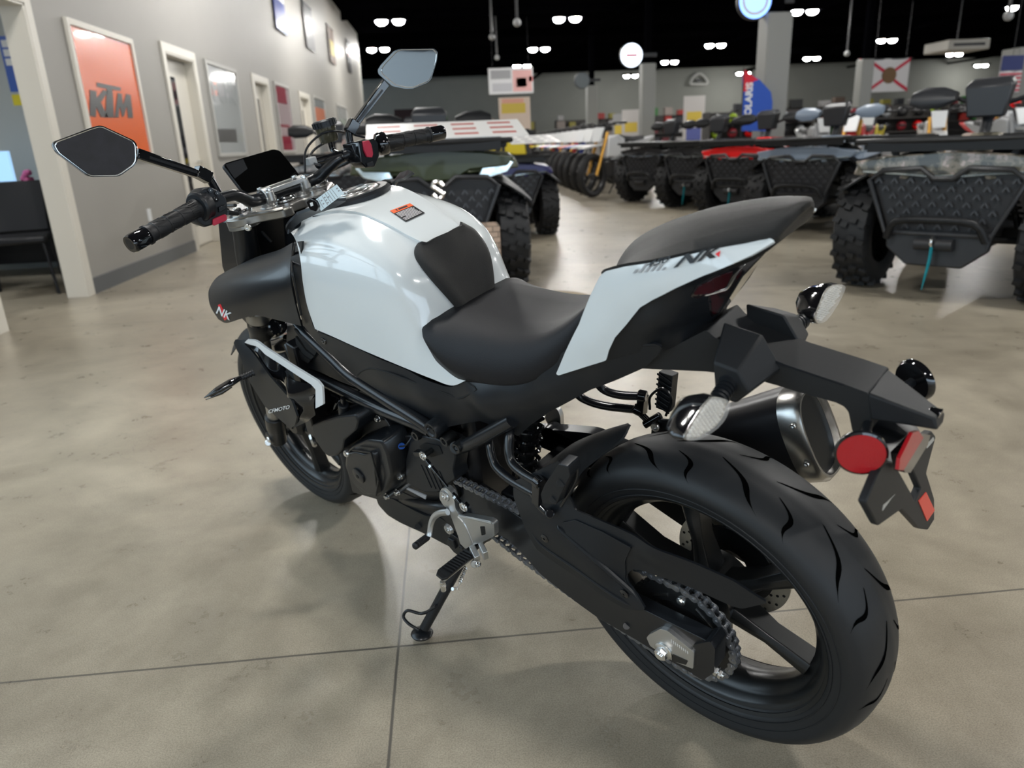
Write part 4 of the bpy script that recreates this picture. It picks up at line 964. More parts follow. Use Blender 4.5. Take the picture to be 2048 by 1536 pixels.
pd = part('tank_pad', G().grid(rows, 6, 4, thick=.008), SEATT, bike, ang=60, fix=True)
# cap surround, cap
CC = V((.757, 0, .9945)); tilt = V((.05, 0, 1)).normalized()
cov = part('filler_surround', G().lathe([(.056, .000), (.060, .0035), (.074, .0035), (.079, -.002), (.079, -.010), (.056, -.010)], CC, tilt, 56, closed=True), BLACKP, bike)
g = G().lathe([(0, .0075), (.020, .0075), (.022, .0045), (.048, .0045), (.050, .0065), (.054, .0060), (.056, .0015), (.056, -.006), (0, -.006)], CC, tilt, 56); capo = part('filler_cap', g, BRUSH, bike)
g = G().box(CC+V((-.012, 0, .010)), (.020, .052, .006)); g.ring(CC+V((0, 0, .006)), tilt, .038, .0022, 40, 6); part('cap_flap', g, CHROME, capo, bev=.002)
# front black cowl between tank top and steering head
rows = []
for (l, cx, cz) in (((577,468,.142), .800, .972), ((582,444,.130), .860, .980), ((596,430,.112), .885, .975), ((600,432,.108), .890, .955)):
    e = P(*l); rows.append([e, V((e.x+(cx-e.x)*.4, e.y*.7, e.z+(cz-e.z)*.6)), V((cx, e.y*.3, cz)), V((cx, 0, cz)), V((cx, -e.y*.3, cz)), V((e.x+(cx-e.x)*.4, -e.y*.7, e.z+(cz-e.z)*.6)), V((e.x, -e.y, e.z))])
part('tank_front_cowl', G().grid(rows, 5, 4, thick=.004), BLACKP, bike, ang=50, fix=True)
part('cowl_side', G().panel([(575,468,.132),(580,444,.140),(594,430,.134),(629,418,.118),(660,404,.100),(692,402,.086),(668,416,.090),(635,427,.102),(606,441,.118),(586,457,.132)], thick=.006, rnd=.002, step=.01, mirror=True), BLACKP, bike)
rows = []
for (x, w, z) in ((.72, .085, .9915), (.80, .098, .990), (.86, .095, .981), (.885, .075, .975)):
    rows.append([V((x, w*t, z-.012*t*t)) for t in (1, .6, 0, -.6, -1)])
part('filler_deck', G().grid(rows, 5, 4, thick=.004), BLACKP, bike, ang=50, fix=True)
# warning label on the tank top
def ontop(px, py, off=.0012):
    return onbvh(bvTop, px, py, off)
L4 = [(780,423),(820,408),(850,427),(812,445)]
def lab(u, v):   # u along the long top edge, v down
    a = V(L4[0]).lerp(V(L4[1]), u); b = V(L4[3]).lerp(V(L4[2]), u); q = a.lerp(b, v); return ontop(q.x, q.y)
def quad(g, u0, u1, v0, v1, h=0, nu=4, nv=4):
    vs = [lab(u0+(u1-u0)*i/nu, v0+(v1-v0)*j/nv)+Z_*h for j in range(nv+1) for i in range(nu+1)]
    m = nu+1; g.add(vs, [(j*m+i, (j+1)*m+i, (j+1)*m+i+1, j*m+i+1) for j in range(nv) for i in range(nu)]); return g
wl = part('warning_label', quad(G(), 0, 1, 0, 1), BLKINK, bike, label='black warning label with an orange header')
part('label_header', quad(G(), 0, 1, 0, .24, .0005), ORANGEINK, wl)
g = G()
for k in range(9):
    v = .30+k*.072; u0 = .06+(k in (5,))*.2; quad(g, u0, .94-(.1*random.random()), v, v+.030, .0005, 3, 1)
part('label_print', g, WHITEINK, wl)
g = G(); quad(g, .22, .28, .06, .18, .0009, 1, 1); quad(g, .34, .78, .07, .17, .0009, 2, 1); part('label_title', g, BLKINK, wl)
# ---- trim strip + black air scoop
g = G().panel([(588,484,.142),(604,482,.150),(601,522,.160),(605,560,.166),(614,612,.168),(625,650,.164),(606,652,.162),(594,600,.162),(584,548,.159),(582,515,.153)], thick=.004, rnd=.002, step=.012)
part('tank_trim', g, SATIN, bike); part('tank_trim', g.mir(), SATIN, bike)
S_ = [[(589,486,.130),(584,548,.164),(592,600,.171),(605,650,.167)],
 [(560,502,.126),(556,548,.168),(562,598,.178),(568,641,.178)],
 [(516,516,.126),(512,548,.165),(514,590,.180),(516,630,.183)],
 [(475,535,.134),(468,556,.162),(470,598,.178),(484,637,.184)],
 [(440,553,.146),(432,573,.160),(436,607,.173),(456,645,.180)],
 [(427,567,.152),(420,585,.160),(424,612,.168),(440,638,.176)]]
g = G().grid([[P(*q) for q in r] for r in S_], 6, 6, thick=.004, relax=12); shs = BVHTree.FromPolygons([tuple(v) for v in g.v], [f for f in g.f])
scp = part('air_scoop', g, SATIN, bike, ang=50, fix=True, label='black air scoop with a red and white logo'); part('air_scoop', g.mir(), SATIN, bike, ang=50, fix=True)
g = G().tube([onsurf(x, y, shs, 0, .18) for x, y in ((590,490),(585,515),(585,545),(592,580),(602,630))], .0028, n=8); part('scoop_lip', g, SATIN, scp)
def decal(txt, pxc, ex, ey, surf, m, parent, name, size=1.0, y0=.15, off=.001, shear=0., bold=0.):
    def mw(co):
        x = pxc[0]+ex[0]*co.x+ey[0]*co.y; y = pxc[1]+ex[1]*co.x+ey[1]*co.y
        p = onsurf(x, y, surf, off+max(0, co.z)*.3, y0); return p
    return part(name, text_geo(txt, size, mw, ext=.0006, shear=shear, bold=bold), m, parent)
part('logo_red_patch', G().panel([onsurf(x, y, shs, .0006, .19) for x, y in ((436,610),(441,608),(446,618),(450,630),(456,636),(450,641),(442,628))], thick=.0005, rnd=0), REDINK, scp)
decal('NK', (447, 626), (19, 10), (4, -21), shs, WHITEINK, scp, 'scoop_logo', 1.0, .19, .0014, .2, .02)
# inner side of the scoops
for s in (1, -1):
    g = G().prism([V((x, s*.120, z)) for x, z in ((.84,.80),(1.10,.78),(1.10,.81),(.95,.86),(.86,.86))], V((0, s*.02, 0))); part('scoop_inner', g, VOIDB, scp)
# ---- headlight, fork
hl = part('headlight_shell', G().hexa([V(q) for q in ((1.19,-.08,.70),(1.29,-.06,.70),(1.29,.06,.70),(1.19,.08,.70),(1.11,-.10,.955),(1.22,-.09,.955),(1.22,.09,.955),(1.11,.10,.955))]), SATIN, bike, bev=.015)
g = G().prism([V((x, .10, z)) for x, z in ((1.10,.96),(1.17,.96),(1.25,.84),(1.27,.70),(1.21,.66),(1.17,.74),(1.13,.86))], Y_*.014); part('headlight_side', g, SATIN, hl, bev=.003); part('headlight_side', g.mir(), SATIN, hl, bev=.003)
part('headlight_lens', G().box((1.285, 0, .80), (.01, .10, .12)), CLEARL, hl, bev=.004)
FD = V((.4147, 0, -.91)); 
for s in (1, -1):
    ct = V((1.055, s*.104, .978)); fk = part('front_fork', G().lathe([(0, 0), (.0265, 0), (.0265, .06), (.0285, .10), (.0285, .30), (.0305, .305), (.0305, .335), (.029, .34), (.029, .36), (.021, .362)], ct, FD, 32), SATIN, bike)
    part('fork_collar', G().lathe([(.0288, .27), (.0305, .272), (.0305, .312), (.0288, .315)], ct, FD, 32), ALUG, fk)
    part('fork_stanchion', G().cyl(ct+FD*.355, ct+FD*.70, .0205, n=24), ALUG, fk)
    g = G().lathe([(.021, 0), (.028, .004), (.028, .05), (.025, .06), (.025, .11), (.012, .125), (0, .125)], ct+FD*.665, FD, 24); g.cyl(V((CF.x, s*.075, CF.z)), V((CF.x, s*.130, CF.z)), .020, n=20, ch=.003); g.bar(ct+FD*.70, V((CF.x, s*.104, CF.z-.01)), .035, .04)
    part('fork_bottom', g, DARKM, fk, bev=.002)
    g = G().bolt(V((CF.x-.005, s*.132, CF.z)), V((0, s, 0)), .010, .004); part('axle_bolt', g, STEEL, fk)
    g = G().lathe([(0, .010), (.006, .010), (.008, .013), (.014, .013), (.016, .010), (.0235, .008), (.025, .002), (.025, -.004)], ct+Z_*.003-FD*.0, -FD, 28); g.hexn(ct-FD*.010, -FD, .0155, .007); part('fork_cap', g, CHROME, fk, bev=.0008)
part('brake_caliper', G().bar(V((1.27, -.098, .24)), V((1.25, -.098, .36)), .05, .045), DARKM, bike, bev=.006)
part('brake_caliper_lug', G().cyl(P(539,884,.118), P(536,886,.128), .010, n=18, ch=.002), STEEL, bike)
g = G(); rows = []
for a in (150, 125, 100, 75, 50):
    t = math.radians(a); rows.append([arc_pt(CF, .31+(-.03 if abs(k) == 2 else 0), .035*k, t) for k in (-2, -1, 0, 1, 2)])
part('front_fender', G().grid(rows, 5, 4, thick=.003), BLACKT, bike, fix=True)
g = G().tube([V((1.02,.075,.86)),V((1.15,.09,.72)),V((1.22,.13,.56)),V((1.27,.11,.40))], .0035, n=8); part('brake_hose', g, GLOSSB, bike)
# triple clamps
tp = [(1.096,.104),(1.086,.130),(1.062,.142),(1.034,.136),(1.018,.118),(1.004,.090),(.975,.070),(.955,.056),(.955,.03),(.985,.022),(.985,0)]
tp = tp+[(x, -y) for x, y in tp[-2::-1]]+[(1.085,-.06),(1.062,-.045),(1.062,.045),(1.085,.06)]
TA = Matrix.Rotation(-.0, 3, 'Y')
tc_ = part('top_triple_clamp', G().prism(rounded([V((x, y, .955)) for x, y in tp], .010), Z_*.019), ALUG, bike, bev=.003, seg=3)
g = G(); 
for s in (1, -1):
    g.lathe([(.026, 0), (.036, 0), (.036, .024), (.033, .028), (.026, .028)], V((1.055+.006, s*.104, .948)), Z_, 36, closed=True)
    g.tube([V((1.03, s*.125, .976)), V((1.0, s*.095, .976)), V((.97, s*.075, .976)), V((.955, s*.055, .976))], .004, n=8)
part('clamp_boss', g, ALUG, tc_)
g = G().bolt(V((.999, .126, .956)), V((-.6, .8, 0)), .008, .005); g.bolt(V((.999, -.126, .956)), V((-.6, -.8, 0)), .008, .005); part('pinch_bolt', g, STEEL, tc_)
sn = P(573, 409, 0.0); sn = V((1.035, 0, .976))
g = G().lathe([(.010, .004), (.011, .010), (.019, .010), (.021, .006), (.025, .004), (.025, 0)], sn, Z_, 30); g.hexn(sn, Z_, .021, .008); part('stem_nut', g, CHROME, tc_, bev=.0008)
part('lower_triple_clamp', G().box((1.16, 0, .735), (.07, .27, .035), Matrix.Rotation(.43, 3, 'Y')), SATIN, bike, bev=.01)
part('steering_head', G().cyl(V((1.01, 0, .94)), V((1.12, 0, .74)), .030, n=24), FRAMEM, bike)
# handlebar
hb = [(.903,.397,1.022),(.941,.237,1.038),(.977,.151,1.034),(.998,.118,1.020),(1.017,.092,1.003),(1.026,.06,.998),(1.026,0,.998)]
hb = [V(p) for p in hb]; hb = hb+[V((p.x, -p.y, p.z)) for p in hb[-2::-1]]
rads = [.011,.011,.0115,.013,.0138,.0135,.013,.0135,.0138,.013,.0115,.011,.011]
bar = part('handlebar', G().tube(hb, rads, n=20, sm=6), SATIN, bike)
g = G()
for s in (1, -1):
    g.cyl(V((1.034, s*.046, .970)), V((1.030, s*.046, .992)), .0165, n=24); g.lathe([(.020, 0), (.020, .004), (.0165, .006)], V((1.034, s*.046, .972)), Z_, 24)
    g.bar(V((1.030, s*.046, .986)), V((1.028, s*.046, 1.001)), .024, .044, up=X_)
    c = V((1.028, s*.046, 1.0)); g.lathe([(.0135, -.010), (.0182, -.010), (.0182, .010), (.0135, .010)], c, Y_, 30, closed=True)
    for dx in (-.021, .021): g.cyl(c+V((dx, 0, -.012)), c+V((dx, 0, .012)), .0085, n=16, ch=.0015)
for dx in (-.021, .021): g.bar(V((1.028+dx, -.046, 1.010)), V((1.028+dx, .046, 1.010)), .008, .010)
clp = part('handlebar_clamp', g, ALU, bike, bev=.0012)
g = G()
for s in (1, -1):
    for dx in (-.021, .021):
        c = V((1.028+dx, s*.046, 1.012)); g.lathe([(0, .003), (.003, .003), (.0038, .006), (.0062, .006), (.0068, .004), (.0068, 0)], c, Z_, 18)
part('clamp_bolt', g, STEEL, clp)
for s in (1, -1):
    A, B = V((.903, s*.397, 1.022)), V((.941, s*.237, 1.038)); d = (A-B).normalized(); L = (A-B).length
    prof = [(.0125, .0), (.0195, .002), (.0195, .006), (.0170, .010), (.0165, .020)]
    for k in range(3):
        h0 = .022+k*.030; prof += [(.0170, h0), (.0170, h0+.027), (.0158, h0+.028), (.0158, h0+.0295)]
    prof += [(.0168, .113), (.0168, .122), (.0190, .123), (.0190, .127), (.015, .127)]
    gp = part('handlebar_grip', G().lathe(prof, B, d, 32), GRIPR, bike)
    g = G(); u, w, a_ = frame_of(d)
    for i in range(22):
        t = 2*PI*i/22; e = u*math.cos(t)+w*math.sin(t); g.bar(B+e*.0168+d*.008, B+e*.0168+d*.026, .0022, .0022, up=e)
    for k in range(3):
        for i in range(8):
            t = 2*PI*i/8+k*.4; t2 = t+.42; e = u*math.cos(t)+w*math.sin(t); e2 = u*math.cos(t2)+w*math.sin(t2); h0 = .026+k*.030
            g.bar(B+e*.0172+d*h0, B+e2*.0172+d*(h0+.020), .0018, .0014, up=e)
    part('grip_rib', g, GRIPR, gp)
    part('bar_end', G().lathe([(.0105, .127), (.0165, .127), (.0175, .131), (.0175, L-.004), (.0155, L), (.0095, L), (.008, L-.004), (0, L-.004)], B, d, 36), GLOSSB, bike)
    part('bar_end_screw', G().hexn(A-d*.004, d, .005, .001), VOIDB, bike)
# left switchgear
A, B = V((.941, .237, 1.038)), V((.958, .190, 1.036)); d = (B-A).normalized()
swl = part('switchgear', G().lathe([(.012, -.004), (.026, -.004), (.0295, .000), (.0295, .005), (.0275, .009), (.028, .020)], A, d, 36), BLACKP, bike)
so_ = [(392,392),(405.6,376),(421,373),(441.6,383),(455.6,398),(457,420),(455.6,436),(427.5,450),(409,455.5),(396,447),(389,420)]
xs_ = .934
body = rounded([PX(x, y, xs_) for x, y in so_], .006)
cc = sum(body, V((0,0,0)))/len(body)
g = G().loft([[V((p.x+.050, p.y, p.z)) for p in [cc+(q-cc)*.92 for q in body]], [V((p.x+.006, p.y, p.z)) for p in body], [cc+(q-cc)*.93 for q in body]])
part('switch_housing', g, BLACKP, swl, bev=.001, fix=True)
g = G(); g2 = G()
for x, y in ((419.7,380.5),(433.8,386.5),(415,395),(431.4,398.5)):
    c = PX(x, y, xs_-.0005); g.prism([c+V((0, math.cos(PI/3*k+.2)*.0058, math.sin(PI/3*k+.2)*.0058)) for k in range(6)], -X_*.003)
    g2.box(c-X_*.0032, (.0006, .0014, .0014))
bt = part('switch_button', g, GLOSSB, swl, bev=.0006); part('button_mark', g2, WHITEINK, bt)
part('horn_button', G().prism(rounded([PX(x, y, xs_) for x, y in ((424,438),(447,428.5),(451,430),(452,439),(448,442),(426,451.5),(424,449))], .001), -X_*.006), REDB, swl, bev=.001, fix=True)
part('turn_switch', G().prism([PX(x, y, xs_) for x, y in ((435,414),(448,409),(449,418),(436,425))], -X_*.007), BLACKP, swl, bev=.001, fix=True)
g = G().tube([V((.985,.17,1.02)),V((1.03,.23,1.015)),V((1.03,.36,1.00))], [.007,.006,.008], n=10); part('clutch_lever', g, SATIN, bike)
part('clutch_perch', G().cyl(P(455,425,.16), P(475,427,.135), .005, n=10).tube([P(470,425,.13), P(478,419,.12), P(480,426,.115)], .0045, n=8), SATIN, bike)
# right switchgear
A = V((.941, -.237, 1.038)); d = V((.34, .94, 0)).normalized()
swr = part('switchgear', G().lathe([(.012, -.010), (.024, -.010), (.0265, -.006), (.0265, .006), (.025, .012), (.012, .02)], A, d, 32), GLOSSB, bike)
body = rounded([PX(x, y, .925) for x, y in ((716,284),(750,277),(757,286),(759,312),(750,334),(732,336),(722,325))], .003)
part('switch_housing', G().prism(body, X_*.045), GLOSSB, swr, bev=.002, fix=True)
part('kill_switch', G().prism(rounded([PX(x, y, .925) for x, y in ((723.5,283),(736,281),(741,290),(744,308),(742,315),(732,314),(726,300))], .002), -X_*.005), REDB, swr, bev=.001, fix=True)
part('starter_button', G().prism([PX(x, y, .925) for x, y in ((732,326),(744,323),(746,331),(734,334))], -X_*.004), BLACKP, swr, bev=.0008, fix=True)
g = G().tube([V((.985,-.17,1.02)),V((1.03,-.23,1.015)),V((1.03,-.36,1.00))], [.007,.006,.008], n=10); part('brake_lever', g, SATIN, bike)
part('brake_master_cylinder', G().cyl(V((.975,-.15,1.035)), V((1.03,-.10,1.03)), .013, n=16, ch=.002).box(V((.962,-.165,1.036)), (.04,.02,.045)), GLOSSB, bike, bev=.002)
# brake fluid reservoir
ry = -.150; a, b, c = P(660, 284, ry), P(651, 254, ry), P(645, 240, ry); axr = (c-a).normalized()
res_ = part('brake_fluid_reservoir', G().lathe([(0, 0), (.019, 0), (.022, .004), (.0245, (b-a).length)], a, axr, 32), mat('smoky_plastic', (.06,.055,.035), .1, coat=.6), bike)
g = G().lathe([(0, .016), (.024, .016), (.0275, .013), (.0275, 0), (.022, 0)], b, axr, 32); u, w, _ = frame_of(axr)
for i in range(20):
    t = 2*PI*i/20; e = u*math.cos(t)+w*math.sin(t); g.bar(b+e*.0275+axr*.002, b+e*.0275+axr*.013, .004, .003, up=e)
part('reservoir_cap', g, BLACKP, res_)
g = G().tube([a, a-axr*.02, V((.99,-.145,1.04))], .006, n=10); part('reservoir_bracket', g, GLOSSB, res_)
# mirrors
for s, ol, gm in ((1, [(104,290),(108,283),(180,256),(197,251),(206,252),(268,281),(274,290),(275,320),(268,332),(244,349),(236,353),(182,354),(172,350),(112,305)], MIRRD), (-1, [(758,140),(764,130),(790,102),(800,98),(868,97),(875,104),(873,122),(862,158),(855,165),(826,177),(812,177),(788,172),(783,168),(760,148)], MIRR)):
    XM = .935
    mc = PX(*((190, 302) if s > 0 else (818, 138)), XM); vd = (mc-BC).normalized(); tgt = BI @ V(((-1.5, -6.0, 4.9) if s > 0 else (-2.9, 2.5, 1.9)))
    mn = ((tgt-mc).normalized()-vd).normalized()
    def PN(px, py):
        d = B3 @ wray(px, py); return BC+d*((mc-BC).dot(mn)/d.dot(mn))
    o = rounded([PN(x, y) for x, y in ol], .005, 4); c = sum(o, V((0,0,0)))/len(o)
    tl = V((-1, -s*.30, 0)).normalized()
    rings = [[c+(p-c)*.45+X_*.032 for p in o], [c+(p-c)*.85+X_*.022 for p in o], [c+(p-c)*1.0+X_*.006 for p in o], [c+(p-c)*1.0-X_*.001 for p in o], [c+(p-c)*.955-X_*.002 for p in o]]
    mr = part('mirror', G().loft(rings), GLOSSB, bike, fix=True, ang=50, label='left mirror with black film over the glass' if s > 0 else 'right mirror with bare reflecting glass')
    part('mirror_edge', G().tube([c+(p-c)*.945-X_*.0025 for p in o], .0011, n=6, sm=1, closed=True), CHROME, mr)
    tiltm = .0 if s > 0 else .0
    part('mirror_face', G().loft([[c+(p-c)*.94-X_*.0022 for p in o], [c+(p-c)*.94-X_*.0026 for p in o]]), gm, mr, fix=True, ang=10)
    b0, b1, b2 = V((.976, s*.172, 1.045)), V((.975, s*.178, 1.083)), V((.953, s*.302, 1.162))
    g = G().tube([b0, b1], .0085, n=14); g.bar(b1+V((.004, -s*.003, -.006)), b2, .018, .014, w2=.014, h2=.020); g.bar(b1-Z_*.004, b1.lerp(b2, .18)+Z_*.003, .022, .024)
    part('mirror_arm', g, GLOSSB, mr, bev=.002, label='glossy black mirror arm')
    part('arm_slot', G().bar(b1.lerp(b2, .2)+V((-.007, 0, -.001)), b1.lerp(b2, .85)+V((-.007, 0, -.001)), .004, .005), SATIN, mr)
# display
dz = [(447,333,1.10),(450,326,1.10),(547,298,1.10),(560,301,1.10),(592,340,1.065),(603,356,1.06),(596,361,1.06),(495,386,1.06),(483,380,1.06)]
o = rounded([PX(*q) for q in dz], .006, 5); nn = (o[8]-o[0]).cross(o[16]-o[0]).normalized(); nn = nn if nn.x < 0 else -nn
ds = part('dash_display', G().prism([p-nn*.012 for p in o], nn*.012), BLACKP, bike, bev=.0015, fix=True)
c = sum(o, V((0,0,0)))/len(o); part('display_screen', G().prism([c+(p-c)*.985 for p in o], nn*.0008), SCREEN, ds, fix=True)
part('display_bracket', G().bar(c-nn*.012, V((1.06, 0, .97)), .04, .02), SATIN, ds)
# cables
g = G()
for pts, r in (([P(640,330,-.05), P(618,322,-.08), P(628,300,-.12), P(655,282,-.15)], .0028), ([P(610,345,-.03), P(612,300,-.06), P(640,270,-.12), P(668,262,-.15), P(700,268,-.20), P(730,275,-.23)], .0026), ([V((.99,.14,1.01)), V((1.08,.13,1.0)), V((1.13,.06,.95)), V((1.12,.03,.88))], .004), ([V((.97,-.16,1.02)), V((1.07,-.13,.99)), V((1.12,-.06,.93))], .004)):
    g.tube(pts, r, n=8)
part('control_cable', g, BLACKP, bike)
g = G().box(P(622,322,-.06), (.02,.02,.016)); part('cable_connector', g, mat('grey_plastic', (.35,.36,.36), .4), bike, bev=.002)
# ---- ignition lock
igl = part('ignition_lock', G().cyl(V((.905,.0,.955)), V((.905,.0,.985)), .017, n=24, ch=.002), BLACKP, bike)
# ---- rider seat
def ring_seat(x, zt, ht, ze, he, zb, n=None):
    """seat cross-section: flat-ish top, rounded shoulder, edge"""
    q = [(0, zt), (ht*.5, zt+.001), (ht, zt-.002), (ht+(he-ht)*.55, zt-(zt-ze)*.22), (he*.985, zt-(zt-ze)*.62), (he, ze), (he*.93, zb)]
    return [V((x, y, z)) for y, z in q]+[V((x, -y, z)) for y, z in q[:0:-1]]
st_ = [(.494,.788,.012,.775,.030,.74), (.485,.800,.034,.786,.080,.745), (.475,.804,.058,.785,.120,.745), (.458,.805,.070,.772,.134,.735), (.432,.804,.080,.748,.137,.72), (.400,.801,.082,.727,.136,.705), (.350,.797,.086,.718,.132,.70), (.300,.795,.086,.718,.126,.70), (.255,.798,.084,.728,.120,.71), (.215,.806,.080,.748,.112,.72), (.180,.822,.074,.775,.102,.74), (.150,.842,.066,.805,.090,.76), (.128,.86,.058,.84,.075,.78)]
def loft_smooth(secs, k=4):
    n = len(secs[0]); cols = [catmull([s[i] for s in secs], k) for i in range(n)]
    return [[cols[i][j] for i in range(n)] for j in range(len(cols[0]))]
g = G(); g.loft(loft_smooth([ring_seat(*s) for s in st_])); part('rider_seat', g, SEATM, bike, ang=70, fix=True)
# ---- pillion seat
ps = []
for (x, zt, ht, e, zb) in ((.125,.872,.030,(1203,550,.103),.84),(.108,.905,.045,(1212,543,.106),.88),(.075,.938,.055,(1250,533,.106),.90),(.03,.962,.058,(1305,525,.104),.92),(-.02,.980,.054,(1370,511,.095),.93),(-.07,.990,.046,(1430,498,.084),.94),(-.115,.997,.038,(1490,487,.070),.95),(-.15,1.000,.030,(1546,478,.054),.968),(-.168,1.002,.022,(1575,452,.036),.989),(-.184,1.001,.010,(1606,420,.010),.997)):
    e = P(*e); q = [(0, zt), (ht*.5, zt), (ht, zt-.003), (ht+(e.y-ht)*.6, zt-(zt-e.z)*.35), (e.y, e.z+.004), (e.y*.99, e.z-.002), (e.y*.9, zb-.005)]
    q = [(y, z, x+(e.x-x)*min(1, y/e.y)) for y, z in q]
    ps.append([V((xx, y, z)) for y, z, xx in q]+[V((xx, -y, z)) for y, z, xx in q[:0:-1]])
g = G(); g.loft(loft_smooth(ps)); part('pillion_seat', g, SEATT, bike, ang=70, fix=True)
# ---- white tail panels
wo = [(1200,551,.107),(1180,592,.110),(1158,648,.112),(1130,705,.112),(1112,748,.111),(1117,751,.111),(1180,731,.111),(1212,721,.110),(1218,700,.111),(1230,675,.112),(1252,650,.112),(1280,615,.112),(1305,600,.111),(1350,577,.106),(1405,552,.098),(1460,530,.088),(1505,509,.076),(1550,482,.058),(1540,476,.056),(1490,487,.071),(1430,497,.085),(1370,511,.096),(1305,525,.105),(1250,533,.107),(1212,542,.107)]
wi = [(1240,590,.116),(1320,560,.112),(1200,660,.117),(1180,690,.117),(1420,525,.095)]
g = G().panel(wo, wi, thick=.004, rnd=.003, step=.014); tws = g.surf
tw = part('tail_panel', g, WHITE, bike, ang=60, label='white tail panel with black 450NK lettering'); part('tail_panel', g.mir(), WHITE, bike, ang=60, label='white tail panel on the far side')
decal('NK', (1390, 515.5), (39, -10), (7, -21), tws, BLKINK, tw, 'tail_lettering', 1.5, .1, .0030, .4, .045)
decal('450', (1313, 525), (22, -5.6), (3, -12.5), tws, BLKINK, tw, 'tail_lettering', 1.35, .1, .0034, .4, .02)
g = G()
for k in range(6):
    x0 = 1262+k*11.5; y0 = 541-k*1.2
    hgt = [8, 18, 20, 17, 14, 6][k]; q = [(x0+3, y0+6), (x0+8.5, y0+5), (x0+8.5+hgt*.75, y0+5-hgt), (x0+3+hgt*.75, y0+6-hgt)]
    g.panel([onsurf(x, y, tws, .0022, .1) for x, y in q], thick=.0006, rnd=0, step=.01)
part('tail_stripes', g, GREYINK, tw)
part('tail_logo_tip', G().panel([onsurf(x, y, tws, .0026, .1) for x, y in ((1430,508),(1441,501),(1438,514))], thick=.0005, rnd=0), REDINK, tw)
# ---- tail lower cover + light
lo_ = [(1212,722,.104),(1218,700,.105),(1230,675,.106),(1252,650,.106),(1280,615,.106),(1305,600,.105),(1350,577,.100),(1405,553,.092),(1460,530,.080),(1505,509,.067),(1545,487,.050),(1530,507,.034),(1486,553,.020),(1455,603,.013),(1438,628,.010),(1422,648,.014),(1412,658,.026),(1330,702,.070),(1318,712,.076),(1290,700,.088)]
li = [(1340,650,.092),(1290,670,.100),(1400,600,.074)]
g = G().panel(lo_, li, thick=.003, rnd=.003, step=.012); tls = g.surf
tlc = part('tail_side_cover', g, BLACKP, bike, ang=40); part('tail_side_cover', g.mir(), BLACKP, bike, ang=40)
g = G()
ed = [P(*q) for q in ((1545,487,.050),(1530,507,.034),(1486,553,.020),(1455,603,.013),(1438,628,.010),(1422,648,.014))]
g.loft([[p, V((p.x, -p.y, p.z))] for p in ed], False, False); part('tail_rear_face', g, SMOKE, bike)
part('tail_core', G().loft([[V(q) for q in r_] for r_ in (((.12,.09,.74),(.12,.09,.84),(.12,-.09,.84),(.12,-.09,.74)), ((-.03,.05,.82),(-.03,.06,.92),(-.03,-.06,.92),(-.03,-.05,.82)))]), VOIDB, bike, fix=True)
tlo = [(1381,594),(1392,574),(1420,555),(1465,533),(1510,510),(1540,493),(1527,506),(1484,551),(1453,601),(1437,627),(1424,634),(1418,615),(1417,590),(1395,597)]
g = G().panel([onsurf(x, y, tls, .0012, .06) for x, y in tlo], thick=.003, rnd=.002, step=.012); tl = part('taillight', g, SMOKE, bike); part('taillight', g.mir(), SMOKE, bike)
g = G().panel([onsurf(x, y, tls, .0022, .06) for x, y in ((1388,590),(1398,574),(1440,552),(1466,543),(1450,575),(1420,587))], thick=.001, rnd=.002, step=.012)
g.panel([onsurf(x, y, tls, .0022, .05) for x, y in ((1421,593),(1452,580),(1446,603),(1432,627),(1425,629))], thick=.001, rnd=.002, step=.012)
g.panel([onsurf(x, y, tls, .0022, .05) for x, y in ((1470,552),(1486,535),(1480,550),(1474,560))], thick=.001, rnd=.001, step=.012)
part('red_lens', g, REDD, tl)
g = G().tube([onsurf(x, y, tls, .0026, .05) for x, y in ((1410,591),(1440,583),(1456,576),(1472,550),(1490,530))], .0011, n=6); part('lens_edge', g, CHROME, tl)
# ---- plate arm and signals
ao = [(1280,737),(1330,702),(1412,660),(1430,675),(1456,690),(1573,730),(1687,768),(1736,786),(1742,838),(1738,868),(1705,864),(1697,824),(1688,813),(1671,805),(1590,782),(1514,760),(1413,743),(1345,740)]
g = G().panel([P(x, y, .034 if x > 1500 else (.034+(1500-x)/220*.045)) for x, y in ao], thick=.06, rnd=.003, back=-.034, step=.02)
pa = part('plate_arm', g, BLACKT, bike, bev=.003, ang=35)
part('arm_crease', G().tube([P(1460,694,.0345),P(1573,733,.0345),P(1687,771,.0345)], .0014, n=6), BLACKP, pa)
